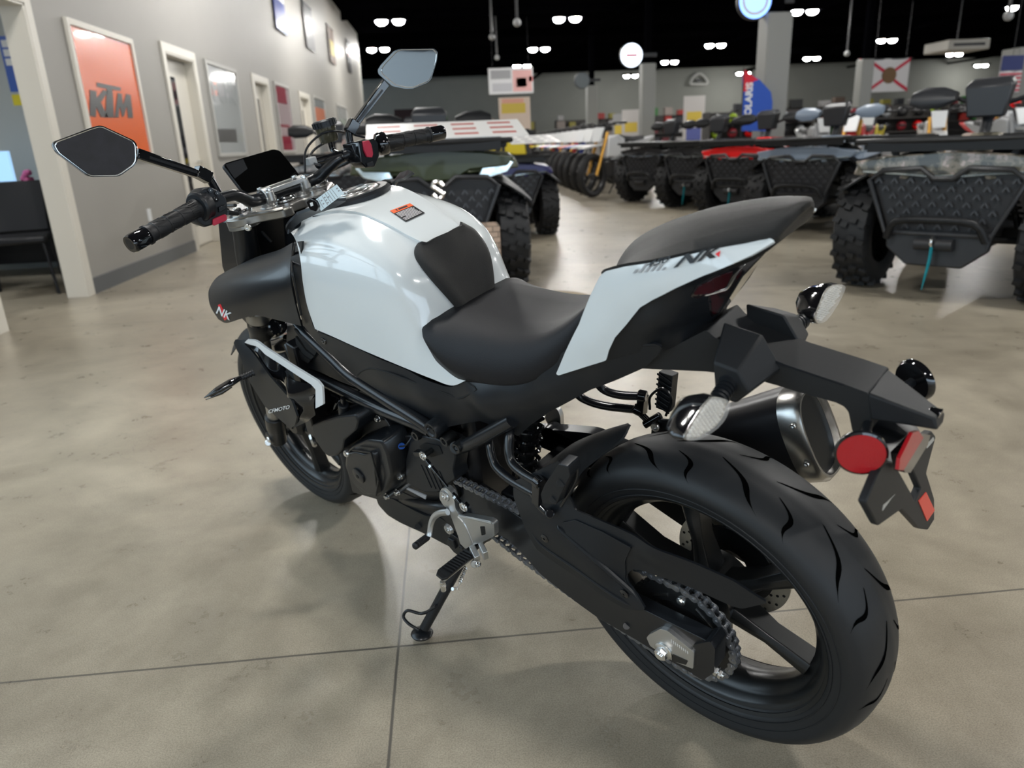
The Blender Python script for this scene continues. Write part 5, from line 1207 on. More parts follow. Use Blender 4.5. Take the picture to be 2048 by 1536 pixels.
# lamp hood at the end
tipL, tipR = P(1876, 860, .018), P(1889, 822, -.018)
g = G().hexa([P(1740,840,.035), P(1742,838,.035)+V((0,-.07,0)), P(1885,848,-.02), P(1876,861,.02), P(1733,786,.034), P(1733,786,.034)+V((0,-.068,0)), P(1891,826,-.02), P(1870,836,.02)])
pl_ = part('plate_lamp_hood', g, BLACKT, pa, bev=.003, fix=True)
part('plate_lamp', G().box(P(1868,828,.0), (.014, .022, .006)), GLOSSB, pl_, bev=.001)
sbase = G()
b1 = [P(1413,723,.05), P(1443,697,.05), P(1475,700,.05), P(1516,744,.05), P(1475,788,.05), P(1432,765,.05)]
for s in (1, -1):
    o2 = [V((-.075,.03,.845)),V((-.13,.03,.835)),V((-.155,.03,.79)),V((-.12,.03,.755)),V((-.075,.03,.765))]
    inn_ = [V((q.x, s*.03, q.z)) for q in o2]; cen = V((-.112, s*.088, .785)); out_ = [cen+V(((q.x+.112)*.62, 0, (q.z-.797)*.62)) for q in o2]
    bs = part('signal_bracket', G().loft([inn_, out_]), BLACKT, pa, bev=.003, fix=True)
    a, b = V((-.108, s*.086, .786)), V((-.112, s*.128, .779)); d = (b-a); L = d.length
    prof = [(.0135, 0)]
    for k in range(5): h0 = L*(.1+.16*k); prof += [(.0125, h0), (.0125, h0+L*.09), (.0105, h0+L*.10), (.0105, h0+L*.15)]
    prof += [(.011, L)]
    ts = part('turn_signal', G().lathe(prof, a, d, 22), BLACKP, bike, label='turn signal, %s side of the tail, clear lens full of facets' % ('near' if s > 0 else 'far'))
    lens = [(1417,796),(1430,793),(1451,800),(1451,812),(1445,832),(1426,856),(1395,875),(1378,880),(1366,877),(1372,860),(1385,838),(1400,815)]
    LX = -.128; ll = [PX(x, y, LX) for x, y in lens]; ll = [V((p.x, s*p.y, p.z)) for p in catmull(ll, 3, True)]
    c = sum(ll, V((0,0,0)))/len(ll)
    rings = [[c+(p-c)*.40+X_*.038+V((0, -s*.006, .004)) for p in ll], [c+(p-c)*.85+X_*.028 for p in ll], [c+(p-c)*1.06+X_*.012 for p in ll], [c+(p-c)*1.03 for p in ll]]
    part('signal_shell', G().loft(rings), GLOSSB, ts, fix=True, ang=60)
    g = G(); 
    ys = [p.y for p in ll]; zs = [p.z for p in ll]
    def ins(y, z):
        r = False
        for i in range(len(ll)):
            A, B = ll[i], ll[i-1]
            if (A.z > z) != (B.z > z) and y < (B.y-A.y)*(z-A.z)/(B.z-A.z)+A.y: r = not r
        return r
    z = min(zs); row = 0
    while z < max(zs):
        y = min(ys)+(.0032 if row % 2 else 0)
        while y < max(ys):
            if ins(c.y+(y-c.y)*1.14, c.z+(z-c.z)*1.14): g.lathe([(0, -.0028), (.0011, -.002), (.0022, .0002), (.0032, .001)], V((LX-.001, y, z)), X_, 6)
            y += .0064
        z += .0055; row += 1
    part('lens_facet', g, FACET, ts, ang=20)
    part('signal_reflector', G().loft([ll, [p-X_*.0008 for p in ll]]), STEEL, ts, fix=True)
    part('signal_lens', G().loft([[c+(p-c)*1.0-X_*.004 for p in ll], [c+(p-c)*.96-X_*.0065 for p in ll]]), mat('clear_cover', (.95,.95,.93), .04, alpha=.16, spec=.6), ts, fix=True)
# plate bracket
XB = -.297
def BX(l): return [PX(x, y, XB) for x, y in l]
left = BX([(1756,948),(1732,1006),(1757,1052),(1804,1018),(1840,1058),(1856,1060),(1869,1039),(1869,997),(1853,945),(1872,873),(1864,862),(1840,880),(1818,900),(1814,912),(1842,977),(1830,1003),(1822,985),(1797,940),(1795,925),(1768,925)])
pb = part('plate_bracket', G().prism(rounded(left, .003, 2), X_*.010), BLACKT, pa, bev=.0018, fix=True)
g = G()
for q in ([(1790,988),(1782,997),(1764,1022),(1766,1010)],[(1866,874),(1868,880),(1853,897),(1852,890)]): g.prism(rounded(BX(q), .001), -X_*.0006)
part('plate_slot', g, mat('slot_light', (.45,.44,.40), .6), pb)
part('red_sticker', G().prism(BX([(1836,1002),(1851,984),(1868,1020),(1853,1042)]), -X_*.0012), REDS, pb, fix=True)
part('bracket_neck', G().hexa([PX(1740,840,-.245), PX(1800,850,-.245), PX(1830,900,-.295), PX(1760,960,-.295), PX(1738,800,-.235), PX(1800,800,-.235), PX(1842,866,-.300), PX(1830,880,-.30)]), BLACKP, pa, fix=True)
# red bar reflector
rr2 = [PX(x, y, -.325) for x, y in ((1790,935),(1798,938),(1842,872),(1832,860),(1818,868),(1796,912))]
rbp = part('bar_reflector_holder', G().prism([PX(x, y, -.302) for x, y in ((1780,905),(1788,940),(1800,940),(1835,885),(1840,866),(1822,862))], -X_*.012), GLOSSB, pa, fix=True)
part('bar_reflector', G().prism([PX(x, y, -.3145) for x, y in ((1790,938),(1800,939),(1840,874),(1830,860),(1818,864),(1793,915))], -X_*.004), REDL, rbp, fix=True)
# round side reflectors
for s in (1, -1):
    c = P(1722, 905, .092); c = V((c.x, s*c.y, c.z)); nrm = V((-.42, s*.9, .04)).normalized()
    h = part('reflector_housing', G().lathe([(0, -.006), (.026, -.006), (.029, -.002), (.029, .003), (.0265, .004)], c, nrm, 40), GLOSSB, pa)
    part('round_reflector', G().lathe([(0, .0042), (.0262, .0040), (.0262, .001)], c, nrm, 40), REDL, h)
    part('reflector_stalk', G().cyl(c, V((-.262, s*.03, .735)), .006, n=10), BLACKP, h)
# ---- muffler (right side)
def oval(c, ax_, w, h, n=28, pw=.75):
    u = Y_; v = ax_.normalized().cross(u).normalized()
    return [c+u*w*math.copysign(abs(math.cos(2*PI*i/n))**pw, math.cos(2*PI*i/n))+v*h*math.copysign(abs(math.sin(2*PI*i/n))**pw, math.sin(2*PI*i/n)) for i in range(n)]
ma, mb = V((.135, -.195, .455)), V((-.074, -.200, .528)); axm = (mb-ma).normalized()
mf = part('muffler', G().loft([oval(ma-axm*.03, axm, .02, .02), oval(ma, axm, .040, .044), oval(ma.lerp(mb, .3), axm, .050, .060), oval(mb, axm, .055, .088)]), MUFF, bike, ang=50)
part('muffler_end_cap', G().loft([oval(mb, axm, .0555, .0885), oval(mb+axm*.030, axm, .055, .087), oval(mb+axm*.038, axm, .050, .080), oval(mb+axm*.038, axm, .046, .076), oval(mb+axm*.026, axm, .043, .072)]), BRUSH, mf, ang=40)
part('muffler_outlet', G().loft([oval(mb+axm*.0262, axm, .0425, .0715), oval(mb+axm*.0275, axm, .0425, .0715)]), DARKM, mf, fix=True)
g = G()
for q in ((1586,852),(1613,928)): c = P(*q, -.144); g.bolt(c, Y_, .005, .003)
part('muffler_screw', g, STEEL, mf)
part('muffler_pipe', G().tube([ma, V((.25,-.17,.40)), V((.38,-.12,.28)), V((.60,-.05,.23))], .021, n=14), DARKM, mf)
g = G().prism(rounded(PL([(1303,850),(1312,838),(1345,842),(1380,862),(1420,880),(1432,905),(1300,900)], -.16), .006), -Y_*.006); mh = part('muffler_hanger', g, SATIN, bike, bev=.001, fix=True)
part('hanger_bolt', G().bolt(P(1312,853,-.157), Y_, .010, .006), STEEL, mh)
# ---- passenger pegs
tubeA = [P(1019,850,.100), P(1019,870,.115), P(1017,900,.130), P(1024,926,.138), P(1046,947,.145), P(1078,966,.155)]
tubeB = [P(976,868,.100), P(979,885,.115), P(983,910,.125), P(993,934,.132), P(1022,960,.140), P(1072,989,.152)]
for s in (1, -1):
    f = (lambda p: V((p.x, s*p.y, p.z)))
    g = G().tube([f(p) for p in tubeA], .0085, n=14).tube([f(p) for p in tubeB], .0085, n=14)
    pb_ = part('peg_bracket', g, FRAMEM, bike)
    g = G().cyl(f(P(1072,960,.153)), f(P(1084,970,.157)), .0115, n=16, ch=.002).cyl(f(P(1068,982,.150)), f(P(1078,1000,.156)), .0105, n=16, ch=.002).bar(f(P(1078,966,.156)), f(P(1076,1005,.158)), .018, .016)
    g.cyl(f(P(1074,1005,.158)), f(P(1094,1026,.158)), .007, n=12).cyl(f(P(1094,1022,.150)), f(P(1100,1028,.170)), .008, n=14, ch=.001)
    part('peg_mount', g, GLOSSB, pb_, bev=.001)
    if s > 0:
        g = tprism(G(), [(1117,928),(1136,933),(1140,952),(1119,993),(1112,1009),(1085,1007),(1081,989),(1089,970)], .160, .184, .93, r=.003)
        pg = part('passenger_peg', g, BLACKP, pb_, bev=.002, fix=True)
        g = G().cyl(P(1122,966,.1835), P(1122,966,.1855), .007, n=16, ch=.0005).cyl(P(1106,999,.1835), P(1106,999,.1855), .006, n=16); part('peg_screw', g, VOIDB, pg)
        part('peg_loop', G().tube([P(1128,926,.165),P(1140,920,.165),P(1152,930,.165),P(1155,950,.165),P(1145,975,.163),P(1122,1012,.160)], .0028, n=10), SATIN, pg)
    else:
        g = G().bar(V((.175,-.165,.535)), V((.165,-.175,.612)), .022, .030)
        for k in range(7): g.bar(V((.175,-.165,.54))+V((-.0013,-.0013,.0105))*k+V((0,.012,0)), V((.175,-.165,.54))+V((-.0013,-.0013,.0105))*k+V((-.002,.012,.004)), .003, .034)
        pg = part('passenger_peg', g, BLACKP, pb_, bev=.0015)
        part('peg_loop', G().tube([f(V((.20,.150,.535))),f(V((.195,.15,.565))),f(V((.165,.15,.59))),f(V((.148,.15,.57))),f(V((.165,.15,.53)))], .0026, n=8), SATIN, pg)
# ---- rider footpeg bracket (left, silver) and simple right one
bo = [(883,977),(892,976),(902,985),(908,999),(911,1018),(918,1030),(980,1042),(988,1048),(989,1072),(962,1086),(944,1090),(931,1098),(920,1087),(916,1072),(897,1020),(886,1010),(879,998),(879,985)]
g = G().panel([(x, y, .172) for x, y in bo], thick=.012, back=.160, rnd=.004, step=.015); fb = part('footpeg_bracket', g, ALU, bike, bev=.002)
part('bracket_window', G().panel([(960,1053),(969,1053),(971,1069),(963,1071)], y=.1727, back=.171, rnd=.002), VOIDB, fb)
g = G().tube([P(916,1033,.1725),P(930,1050,.1725),P(945,1085,.1725)], .0022, n=8); g.tube([P(919,1032,.172),P(950,1038,.172),P(984,1046,.172)], .003, n=8); part('bracket_rib', g, ALU, fb)
c = P(889.5, 992, .1725); part('pivot_ring', G().lathe([(.0075, 0), (.0075, .003), (.0115, .003), (.0125, 0)], c, Y_, 30), ALU, fb)
part('pivot_bolt', G().lathe([(0, .001), (.003, .001), (.004, .004), (.0065, .004), (.0075, 0)], c, Y_, 24), STEEL, fb)
c = P(899, 1057, .166); part('pivot_ring', G().lathe([(.0045, 0), (.0045, .006), (.0105, .006), (.0125, 0)], c, Y_, 30), ALU, fb); part('pivot_bolt', G().bolt(c+Y_*.002, Y_, .0055, .006), STEEL, fb)
g = G().bar(P(944,1095,.172), P(955,1118,.182), .012, .022); g.bar(P(962,1092,.168), P(972,1112,.178), .010, .026); g.cyl(P(955,1121,.172), P(948,1129,.190), .0085, n=18, ch=.0015); part('peg_clevis', g, ALU, fb, bev=.002)
part('clevis_pin', G().bolt(P(957,1127,.186), V((-.4, 1, -.3)), .007, .006), CHROME, fb)
pa0, pa1 = P(940, 1108, .178), P(884, 1153, .262); d = (pa1-pa0).normalized()
up = V((-.45, .1, 1)); up = (up-d*up.dot(d)).normalized(); sd = d.cross(up)
g = G().loft([[pa0+sd*.012+up*.004, pa0-sd*.012+up*.004, pa0-sd*.010-up*.008, pa0+sd*.010-up*.008], [pa1+sd*.013+up*.004, pa1-sd*.013+up*.004, pa1-sd*.009-up*.008, pa1+sd*.009-up*.008]])
fpg = part('rider_footpeg', g, ALU, bike, bev=.002, fix=True)
g = G().loft([[pa0+d*.004+sd*.012+up*.010, pa0+d*.004-sd*.012+up*.010, pa0+d*.004-sd*.012+up*.003, pa0+d*.004+sd*.012+up*.003], [pa1+sd*.013+up*.010, pa1-sd*.013+up*.010, pa1-sd*.013+up*.003, pa1+sd*.013+up*.003]])
g.loft([[pa1+sd*.013+up*.010, pa1-sd*.013+up*.010, pa1-sd*.013+up*.003, pa1+sd*.013+up*.003], [pa1+d*.01+sd*.008+up*.008, pa1+d*.01-sd*.008+up*.008, pa1+d*.01-sd*.008+up*.003, pa1+d*.01+sd*.008+up*.003]])
pr = part('peg_rubber', g, GRIPR, fpg, bev=.001, fix=True)
g = G(); L = (pa1-pa0).length
for k in range(9): q = pa0+d*(.010+k*(L-.02)/8.5)+up*.0115; g.bar(q-sd*.011-d*.003, q+sd*.011+d*.003, .0032, .003, up=up)
part('rubber_rib', g, GRIPR, pr)
g = G().cyl(P(885,1163,.262), P(887,1180,.262), .0055, n=14); g.hexn(P(886,1168,.262), P(887,1180,.262)-P(886,1168,.262), .0062, .006); part('peg_feeler', g, STEEL, fpg)
g = G().bar(V((.44,-.17,.37)), V((.44,-.26,.36)), .026, .02).panel([(x, y, .172) for x, y in bo], thick=.012, back=.160, rnd=.004, step=.03).xf(Matrix.Identity(4))
gb = G().panel([(x, y, .172) for x, y in bo], thick=.012, back=.160, rnd=.004, step=.03); part('footpeg_bracket', gb.mir(), ALU, bike, bev=.002)
part('rider_footpeg', G().bar(V((.43,-.17,.33)), V((.43,-.265,.33)), .026, .02), GRIPR, bike, bev=.003)
# shift lever and linkage
sp = [P(895,1024,.178),P(880,1026,.180),P(868,1034,.183),P(862,1048,.188),P(860,1062,.194),P(858,1072,.200)]
shl = part('shift_lever', G().tube(sp, [.0075,.0072,.007,.0065,.0062,.0065], n=12, sm=6, flat=.7), ALU, bike)
a, b = P(856,1073,.198), P(828,1094,.243); d = (b-a); L = d.length; prof = [(0, 0), (.006, 0), (.0075, .003)]
for k in range(11): h0 = .004+k*(L-.014)/11; prof += [(.0078, h0), (.0078, h0+.0022), (.0068, h0+.003)]
prof += [(.0078, L-.008), (.0076, L-.003), (.0045, L), (0, L)]
part('lever_rubber', G().lathe(prof, a, d, 22), GRIPR, shl)
lk = [P(846,912,.160), P(927,1014,.170)]
g = G().tube(lk, .0028, n=10); dd = (lk[1]-lk[0]).normalized()
g.cyl(lk[0]+dd*.012, lk[0]+dd*.045, .0045, n=12).cyl(lk[1]-dd*.045, lk[1]-dd*.012, .0045, n=12)
lnk = part('shift_linkage', g, GLOSSB, bike)
g = G()
for c in lk: g.ring(c, Y_, .0075, .0032, 24, 8); g.bolt(c, Y_, .005, .004)
g.hexn(lk[0]+dd*.024, dd, .006, .005); g.hexn(lk[1]-dd*.028, dd, .006, .005)
part('ball_joint', g, STEEL, lnk)
g = G().bar(lk[0]-Y_*.01, P(832,905,.150), .014, .01).cyl(lk[0]-Y_*.03, lk[0], .006, n=12); g.bar(lk[1]-Y_*.008, P(915,1035,.165), .012, .010); part('shift_arm', g, DARKM, lnk, bev=.001)
# ---- side stand
kt, kb = P(925,1118,.150), P(849,1256,.258)
g = G().tube([P(935,1075,.125), kt, kb], [.012,.012,.0115], n=16, sm=1); ks = part('side_stand', g, SATIN, bike)
foot = P(844, 1266, .262)
RL = Matrix.Rotation(BLEAN, 3, 'X'); upw = (B3 @ Z_).normalized()
part('stand_foot', G().lathe([(0, -.004), (.024, -.004), (.0255, .0), (.022, .005), (.012, .009), (0, .012)], foot, upw, 30), SATIN, ks)
part('stand_loop', G().tube([P(872,1213,.232),P(844,1227,.245),P(816,1221,.262),P(807,1233,.272),P(817,1247,.275),P(838,1260,.268)], .0036, n=10, sm=5), SATIN, ks)
sa, sb = P(932,1135,.150), P(914,1180,.190); g = G(); 
g.tube([sa+(sb-sa)*t/70+V((math.cos(t*1.1)*.004, 0, math.sin(t*1.1)*.004)) for t in range(50)], .0012, n=6, sm=1); g.tube([sa.lerp(sb, .7), sb], .0015, n=6); g.cyl(P(905,1178,.195), P(916,1176,.178), .004, n=10); part('stand_spring', g, STEEL, ks)
g = G().prism(PL([(908,1060),(930,1075),(945,1100),(935,1112),(915,1098),(900,1080)], .14), Y_*.012); g.bolt(P(924,1093,.153), Y_, .006, .005); part('stand_mount', g, DARKM, ks, bev=.001, fix=True)
part('stand_switch', G().box(P(908,1083,.150), (.018,.016,.024)), BLACKP, ks, bev=.002)
# ---- radiator side shields with lettering
sp_ = [(467,686,.190),(471,679,.188),(493,679,.180),(489,688,.186),(539,752,.208),(583,801,.222),(594,833,.226),(590,850,.224),(581,857,.222),(570,848,.222),(529,812,.218),(500,765,.210),(479,710,.198)]
g = G().panel(sp_, thick=.005, rnd=.003, step=.015); rss = g.surf
rs = part('radiator_shield', g, BLACKP, bike, ang=40, label='matte black radiator shield with CFMOTO lettering'); part('radiator_shield', g.mir(), BLACKP, bike, ang=40, label='radiator shield on the far side')
decal('CFMOTO', (558, 819), (9.4, -2.2), (2, -10), rss, WHITEINK, rs, 'shield_lettering', 1.08, .21, .0014, 0, .012)
gp_ = [(491,689,.187),(513,694,.176),(560,727,.181),(622,769,.187),(632,779,.189),(631,830,.192),(618,842,.195),(585,857,.214),(592,833,.220),(581,801,.215),(537,752,.202)]
g = G().panel(gp_, [(600,800,.192),(560,748,.186)], thick=.004, rnd=.002, step=.014); part('shield_inner', g, GLOSSB, rs, ang=40)
wt = [(489,685,.191),(494,680,.190),(509,681,.182),(526,692,.183),(580,728,.189),(635,762,.195),(644,773,.196),(646,809,.199),(631,817,.199),(631,779,.195),(622,769,.194),(560,728,.187),(529,708,.184),(513,693,.182)]
part('white_shield_trim', G().panel(wt, thick=.005, rnd=.003, step=.012), WHITEP, rs, ang=50, label='white trim strip')
part('shield_fin', G().panel([(596,806,.205),(610,796,.200),(628,790,.197),(624,798,.198),(600,815,.206)], thick=.003, rnd=.001, step=.012), GLOSSB, rs)
# front signals
for s in (1, -1):
    f = (lambda p: V((p.x, s*p.y, p.z)))
    a, b = f(P(508,745,.212)), f(P(480,757,.245)); d = b-a; L = d.length; prof = [(.008, 0)]
    for k in range(5): h0 = L*(.05+.18*k); prof += [(.0078, h0), (.0078, h0+L*.1), (.006, h0+L*.11), (.006, h0+L*.17)]
    prof += [(.007, L)]
    fs_ = part('front_turn_signal', G().lathe(prof, a, d, 20), BLACKP, bike)
    pts = [f(P(482,755,.243)), f(P(462,765,.268)), f(P(435,780,.300)), f(P(408,796,.332))]
    part('signal_pod', G().tube(pts, [.008,.014,.012,.0015], n=16, sm=6, flat=.6, up=X_), GLOSSB, fs_)
    pts = [f(P(462,770,.268)), f(P(440,783,.295)), f(P(410,797,.330))]
    part('signal_lens_edge', G().tube([p-X_*.006*0+Z_*-.003 for p in pts], [.004,.006,.001], n=10), SMOKE, fs_)
# ================================================================= key tag (hangs from the ignition key)
kt_ = empty('key_tag'); kt_.matrix_world = BM; tag(kt_, 'white paper tag with printed lines hanging from the key by the fuel cap', 'key tag')
YT = .125
part('key_head', G().prism(rounded(PL([(612,404),(620,397),(632,402),(637,414),(632,424),(620,420)], YT), .003), -Y_*.008), GLOSSB, kt_, bev=.001, fix=True)
part('key_mark', G().prism(PL([(620,406),(625,404),(627,411),(622,413)], YT+.0002), Y_*.0005), WHITEINK, kt_, fix=True)
tg = part('paper_tag', G().prism(PL([(630,400),(673,369),(688,387),(642,422)], YT-.004), -Y_*.0006), PAPER, kt_, fix=True)
g = G()
def tq(u, v): a = V((630,400)).lerp(V((673,369)), u); b = V((642,422)).lerp(V((688,387)), u); return a.lerp(b, v)
for k, u in enumerate((.12, .30, .44, .54, .64, .74)):
    a, b, c, d_ = tq(u, .05), tq(u+.015, .05), tq(u+.015, .95), tq(u, .95); g.prism(PL([tuple(a), tuple(b), tuple(c), tuple(d_)], YT-.0038), Y_*.0002)
for u, v in ((.2,.3),(.2,.6),(.36,.25),(.36,.5),(.36,.75),(.49,.4),(.92,.25),(.92,.5)):
    a, b, c, d_ = tq(u-.03, v), tq(u+.03, v), tq(u+.03, v+.1), tq(u-.03, v+.1); g.prism(PL([tuple(a), tuple(b), tuple(c), tuple(d_)], YT-.0038), Y_*.0002)
part('tag_print', g, GREYINK, tg)
# ================================================================= quads, bikes and stock behind
KNOB = mat('quad_tyre', (.012,.012,.013), .6, noise=.2, nscale=30); QBLK = mat('quad_black_plastic', (.010,.0105,.0115), .45, spec=.35, bump=.1, bscale=300); QGLS = mat('quad_headlight', (.62,.70,.72), .08, metal=.75, noise=.45, nscale=25); QRIM = mat('quad_rim', (.05,.05,.052), .35, metal=.5)
TEAL = mat('teal_strap', (.01,.28,.34), .5); QGREY = mat('quad_dark_grey', (.025,.026,.029), .4)
def knobby(r, w):
    g = G(); prof = [(r*.56, w*.42), (r*.66, w*.5), (r*.84, w*.5), (r*.94, w*.42), (r*.96, w*.2), (r*.965, 0)]; prof = prof+[(a, -b) for a, b in prof[-2::-1]]
    g.lathe(prof, (0,0,0), X_, 40)
    for i in range(20):
        a = 2*PI*i/20
        for k, (x, sk) in enumerate(((-w*.36, .0), (-w*.12, .08), (w*.12, .0), (w*.36, .08))):
            t = a+sk; e = V((0, math.cos(t), math.sin(t))); tn = V((0, -math.sin(t), math.cos(t)))
            rr = r*.965 if abs(x) < w*.3 else r*.945
            g.bar(V((x-w*.09, 0, 0))+e*rr, V((x+w*.09, 0, 0))+e*rr+tn*.012, r*.09, .024*2, up=e)
    return g
def quad_bike(loc, rz, body_m, lb, style='utility', sc_=1.07, guards=None, light_m=None, strap=True, accent=None, glass=False, dz=-.11):
    t = empty('quad_bike', loc, rz); t.scale = (sc_, sc_, sc_); tag(t, lb, 'quad bike')
    gm = guards or body_m; lm = light_m or QGLS
    wh = [(sx*.50, sy) for sy in (-.66, .66) for sx in (-1, 1)]
    gk = knobby(.345, .22); me = None
    for (x, y) in wh:
        if me is None: w = part('wheel', gk, KNOB, t, ang=40); me = w.data
        else: w = bpy.data.objects.new('wheel', me); COL.objects.link(w); w.parent = t
        w.location = (x, y, .345)
        g = G().lathe([(.03, .09), (.07, .10), (.11, .05), (.185, .06), (.195, .095), (.185, .09)], (0,0,0), X_ if x > 0 else -X_, 24)
        for k in range(6):
            a = 2*PI*k/6; s = 1 if x > 0 else -1; g.bar(V((s*.07, math.cos(a)*.05, math.sin(a)*.05)), V((s*.07, math.cos(a)*.18, math.sin(a)*.18)), .05, .03, up=X_)
        part('rim', g, QRIM, w)
    for s in (-1, 1):
        part('suspension_arm', G().tube([V((s*.14,-.60,.32)), V((s*.40,-.66,.33))], .02, n=8).tube([V((s*.14,-.72,.34)), V((s*.40,-.66,.33))], .02, n=8).tube([V((s*.16,-.62,.48)), V((s*.38,-.66,.44))], .016, n=8), QBLK, t)
        g = G(); a, b = V((s*.20,-.64,.74)), V((s*.33,-.66,.40)); g.cyl(a, b, .018, n=10)
        g.tube([a.lerp(b, .2+.55*k/40)+V((math.cos(k*.95)*.038, math.sin(k*.95)*.038, 0)) for k in range(41)], .008, n=6, sm=1); part('shock_absorber', g, QBLK if not accent else accent, t)
        # fender: arched shell over each wheel
        rows = []
        for a in (150, 130, 110, 90, 72, 58):
            th = math.radians(a); rows.append([V((s*(.18+.13*k), -.66-math.cos(th)*(.47+.02*k), .40+math.sin(th)*(.46-.02*k*k))) for k in (0, 1, 2, 3, 3.4)])
        part('front_fender', G().grid(rows, 4, 3, thick=.012), QBLK if style != 'full' else body_m, t, fix=True)
        rows = []
        for a in (160, 130, 100, 70, 42, 15):
            th = math.radians(a); rows.append([V((s*(.20+.12*k), .66-math.cos(th)*(.46+.02*k), .42+math.sin(th)*(.46-.02*k*k))) for k in (0, 1, 2, 3, 3.4)])
        part('rear_fender', G().grid(rows, 4, 3, thick=.012), QBLK, t, fix=True)
        # painted fender top
        part('fender_panel', G().hexa([V(q) for q in ((s*.20,-.98,.80+dz),(s*.56,-.86,.82+dz),(s*.58,-.40,.88+dz),(s*.20,-.40,.90+dz),(s*.16,-.96,.88+dz),(s*.54,-.85,.88+dz),(s*.56,-.40,.92+dz),(s*.18,-.40,.97+dz))]), body_m, t, bev=.012, fix=True)
        part('headlight', G().prism([V((s*x, -.985+abs(x)*.10, z)) for x, z in ((.26,.745+dz*.4),(.47,.800+dz*.5),(.52,.865+dz*.8),(.44,.880+dz*.8),(.30,.835+dz*.7))], Y_*.05), lm, t, bev=.006, fix=True)
        part('footwell', G().hexa([V(q) for q in ((s*.16,-.30,.30),(s*.52,-.30,.30),(s*.52,.25,.30),(s*.16,.25,.30),(s*.16,-.30,.36),(s*.54,-.30,.38),(s*.54,.25,.38),(s*.16,.25,.36))]), QBLK, t, fix=True)
    part('chassis', G().hexa([V(q) for q in ((-.18,-.85,.26),(.18,-.85,.26),(.18,.85,.28),(-.18,.85,.28),(-.17,-.78,.74),(.17,-.78,.74),(.17,.80,.70),(-.17,.80,.70))]), QBLK, t, bev=.02)
    # nose: painted V with a lower centre
    nose = [(-.52,.905+dz),(-.30,.935+dz),(0,.95+dz),(.30,.935+dz),(.52,.895+dz),(.47,.84+dz),(.22,.825+dz*.95),(.10,.765+dz*.45),(-.10,.765+dz*.45),(-.22,.825+dz*.95),(-.47,.84+dz)]; gz = .28*dz
    if dz: part('light_strip', G().tube([V((x, -1.005+abs(x)*.10, z)) for x, z in ((-.46,.735),(-.22,.722),(-.10,.712),(.10,.712),(.22,.722),(.46,.735))], .008, n=6, sm=1), lm, t)
    part('nose_panel', G().prism([V((x, -1.0+abs(x)*.10, z)) for x, z in nose], Y_*.14), body_m, t, bev=.01, fix=True)
    gr = [(x, z+gz) for x, z in ((-.40,.72),(-.33,.775),(-.12,.785),(-.05,.73),(.05,.73),(.12,.785),(.33,.775),(.40,.72),(.28,.42),(-.28,.42))]
    gp = part('grille_frame', G().tube([V((x, -1.0, z)) for x, z in gr], .016, n=8, sm=1, closed=True), QGREY, t)
    part('grille_back', G().prism([V((x*.98, -.96, z)) for x, z in gr], Y_*.03), DARKB, gp, fix=True)
    g = G()
    for j in range(7):
        z = .425+j*.043; hw = .27+(z-.42)/.30*.12
        n = int(hw/.045)
        for i in range(-n, n+1):
            x = i*.088+(.044 if j % 2 else 0)
            if abs(x) < hw-.02 and not (z > .66 and abs(x) < .08): g.bar(V((x-.018, -.985, z-.012)), V((x, -.985, z+.016)), .008, .010); g.bar(V((x+.018, -.985, z-.012)), V((x, -.985, z+.016)), .008, .010)
    part('grille_mesh', g, mat('grille_grey', (.05,.052,.058), .35), gp)
    part('bumper_bar', G().tube([V((-.26,-1.02,.36)), V((-.20,-1.06,.46)), V((0,-1.07,.475)), V((.20,-1.06,.46)), V((.26,-1.02,.36))], .022, n=10, sm=3), QBLK, t)
    part('skid_plate', G().prism([V((x, -.99, z)) for x, z in ((-.28,.40),(.28,.40),(.27,.30),(.15,.20),(-.15,.20),(-.27,.30))], Y_*.06), QGREY, t, bev=.01, fix=True)
    part('winch', G().cyl((-.10,-1.01,.33), (.10,-1.01,.33), .035, n=16), DARKB, t)
    if strap:
        g = G().tube([V((0,-1.04,.33)), V((0,-1.05,.24)), V((-.01,-1.05,.15)), V((-.02,-1.05,.07))], [.022,.020,.016,.004], n=8, flat=.35); part('winch_strap', g, TEAL, t); part('winch_hook', G().ring((0,-1.04,.35), X_, .028, .008, 16, 6), STEEL, t)
    # racks
    for nm, y0, y1, z in (('front_rack', -1.02, -.42, 1.0+dz*.85), ('rear_rack', .42, 1.02, .98+dz*.85)):
        g = G().tube([V((-.48,y0+.08,z)), V((-.40,y0,z)), V((.40,y0,z)), V((.48,y0+.08,z)), V((.46,y1,z)), V((-.46,y1,z))], .017, n=8, sm=2, closed=True)
        for k in range(6): x = -.36+k*.144; g.bar(V((x,y0,z)), V((x,y1,z)), .022, .016)
        g.box((0,(y0+y1)/2,z-.012), (.80,.40,.010)); g.box((0,y0,z-.03), (.84,.03,.055)); g.bar(V((.44,y0+.03,z-.02)), V((.50,y1,z-.02)), .03, .05); g.bar(V((-.44,y0+.03,z-.02)), V((-.50,y1,z-.02)), .03, .05); r_ = part(nm, g, QBLK, t)
        g = G()
        for sx in (-.34, .34):
            for yy in (y0+.12, y1-.08): g.bar(V((sx,yy,z)), V((sx*.8,yy,z-.14)), .03, .03)
        part('rack_support', g, QBLK, r_)
    st = [(-.10,.86,.13),(.02,.875,.15),(.20,.86,.17),(.40,.88,.18),(.58,.90,.16)]
    g = G().loft([[V((w*math.cos(2*PI*k/14), y, z-.04+.06*math.sin(2*PI*k/14))) for k in range(14)] for y, z, w in st]); part('seat', g, QBLK, t, fix=True)
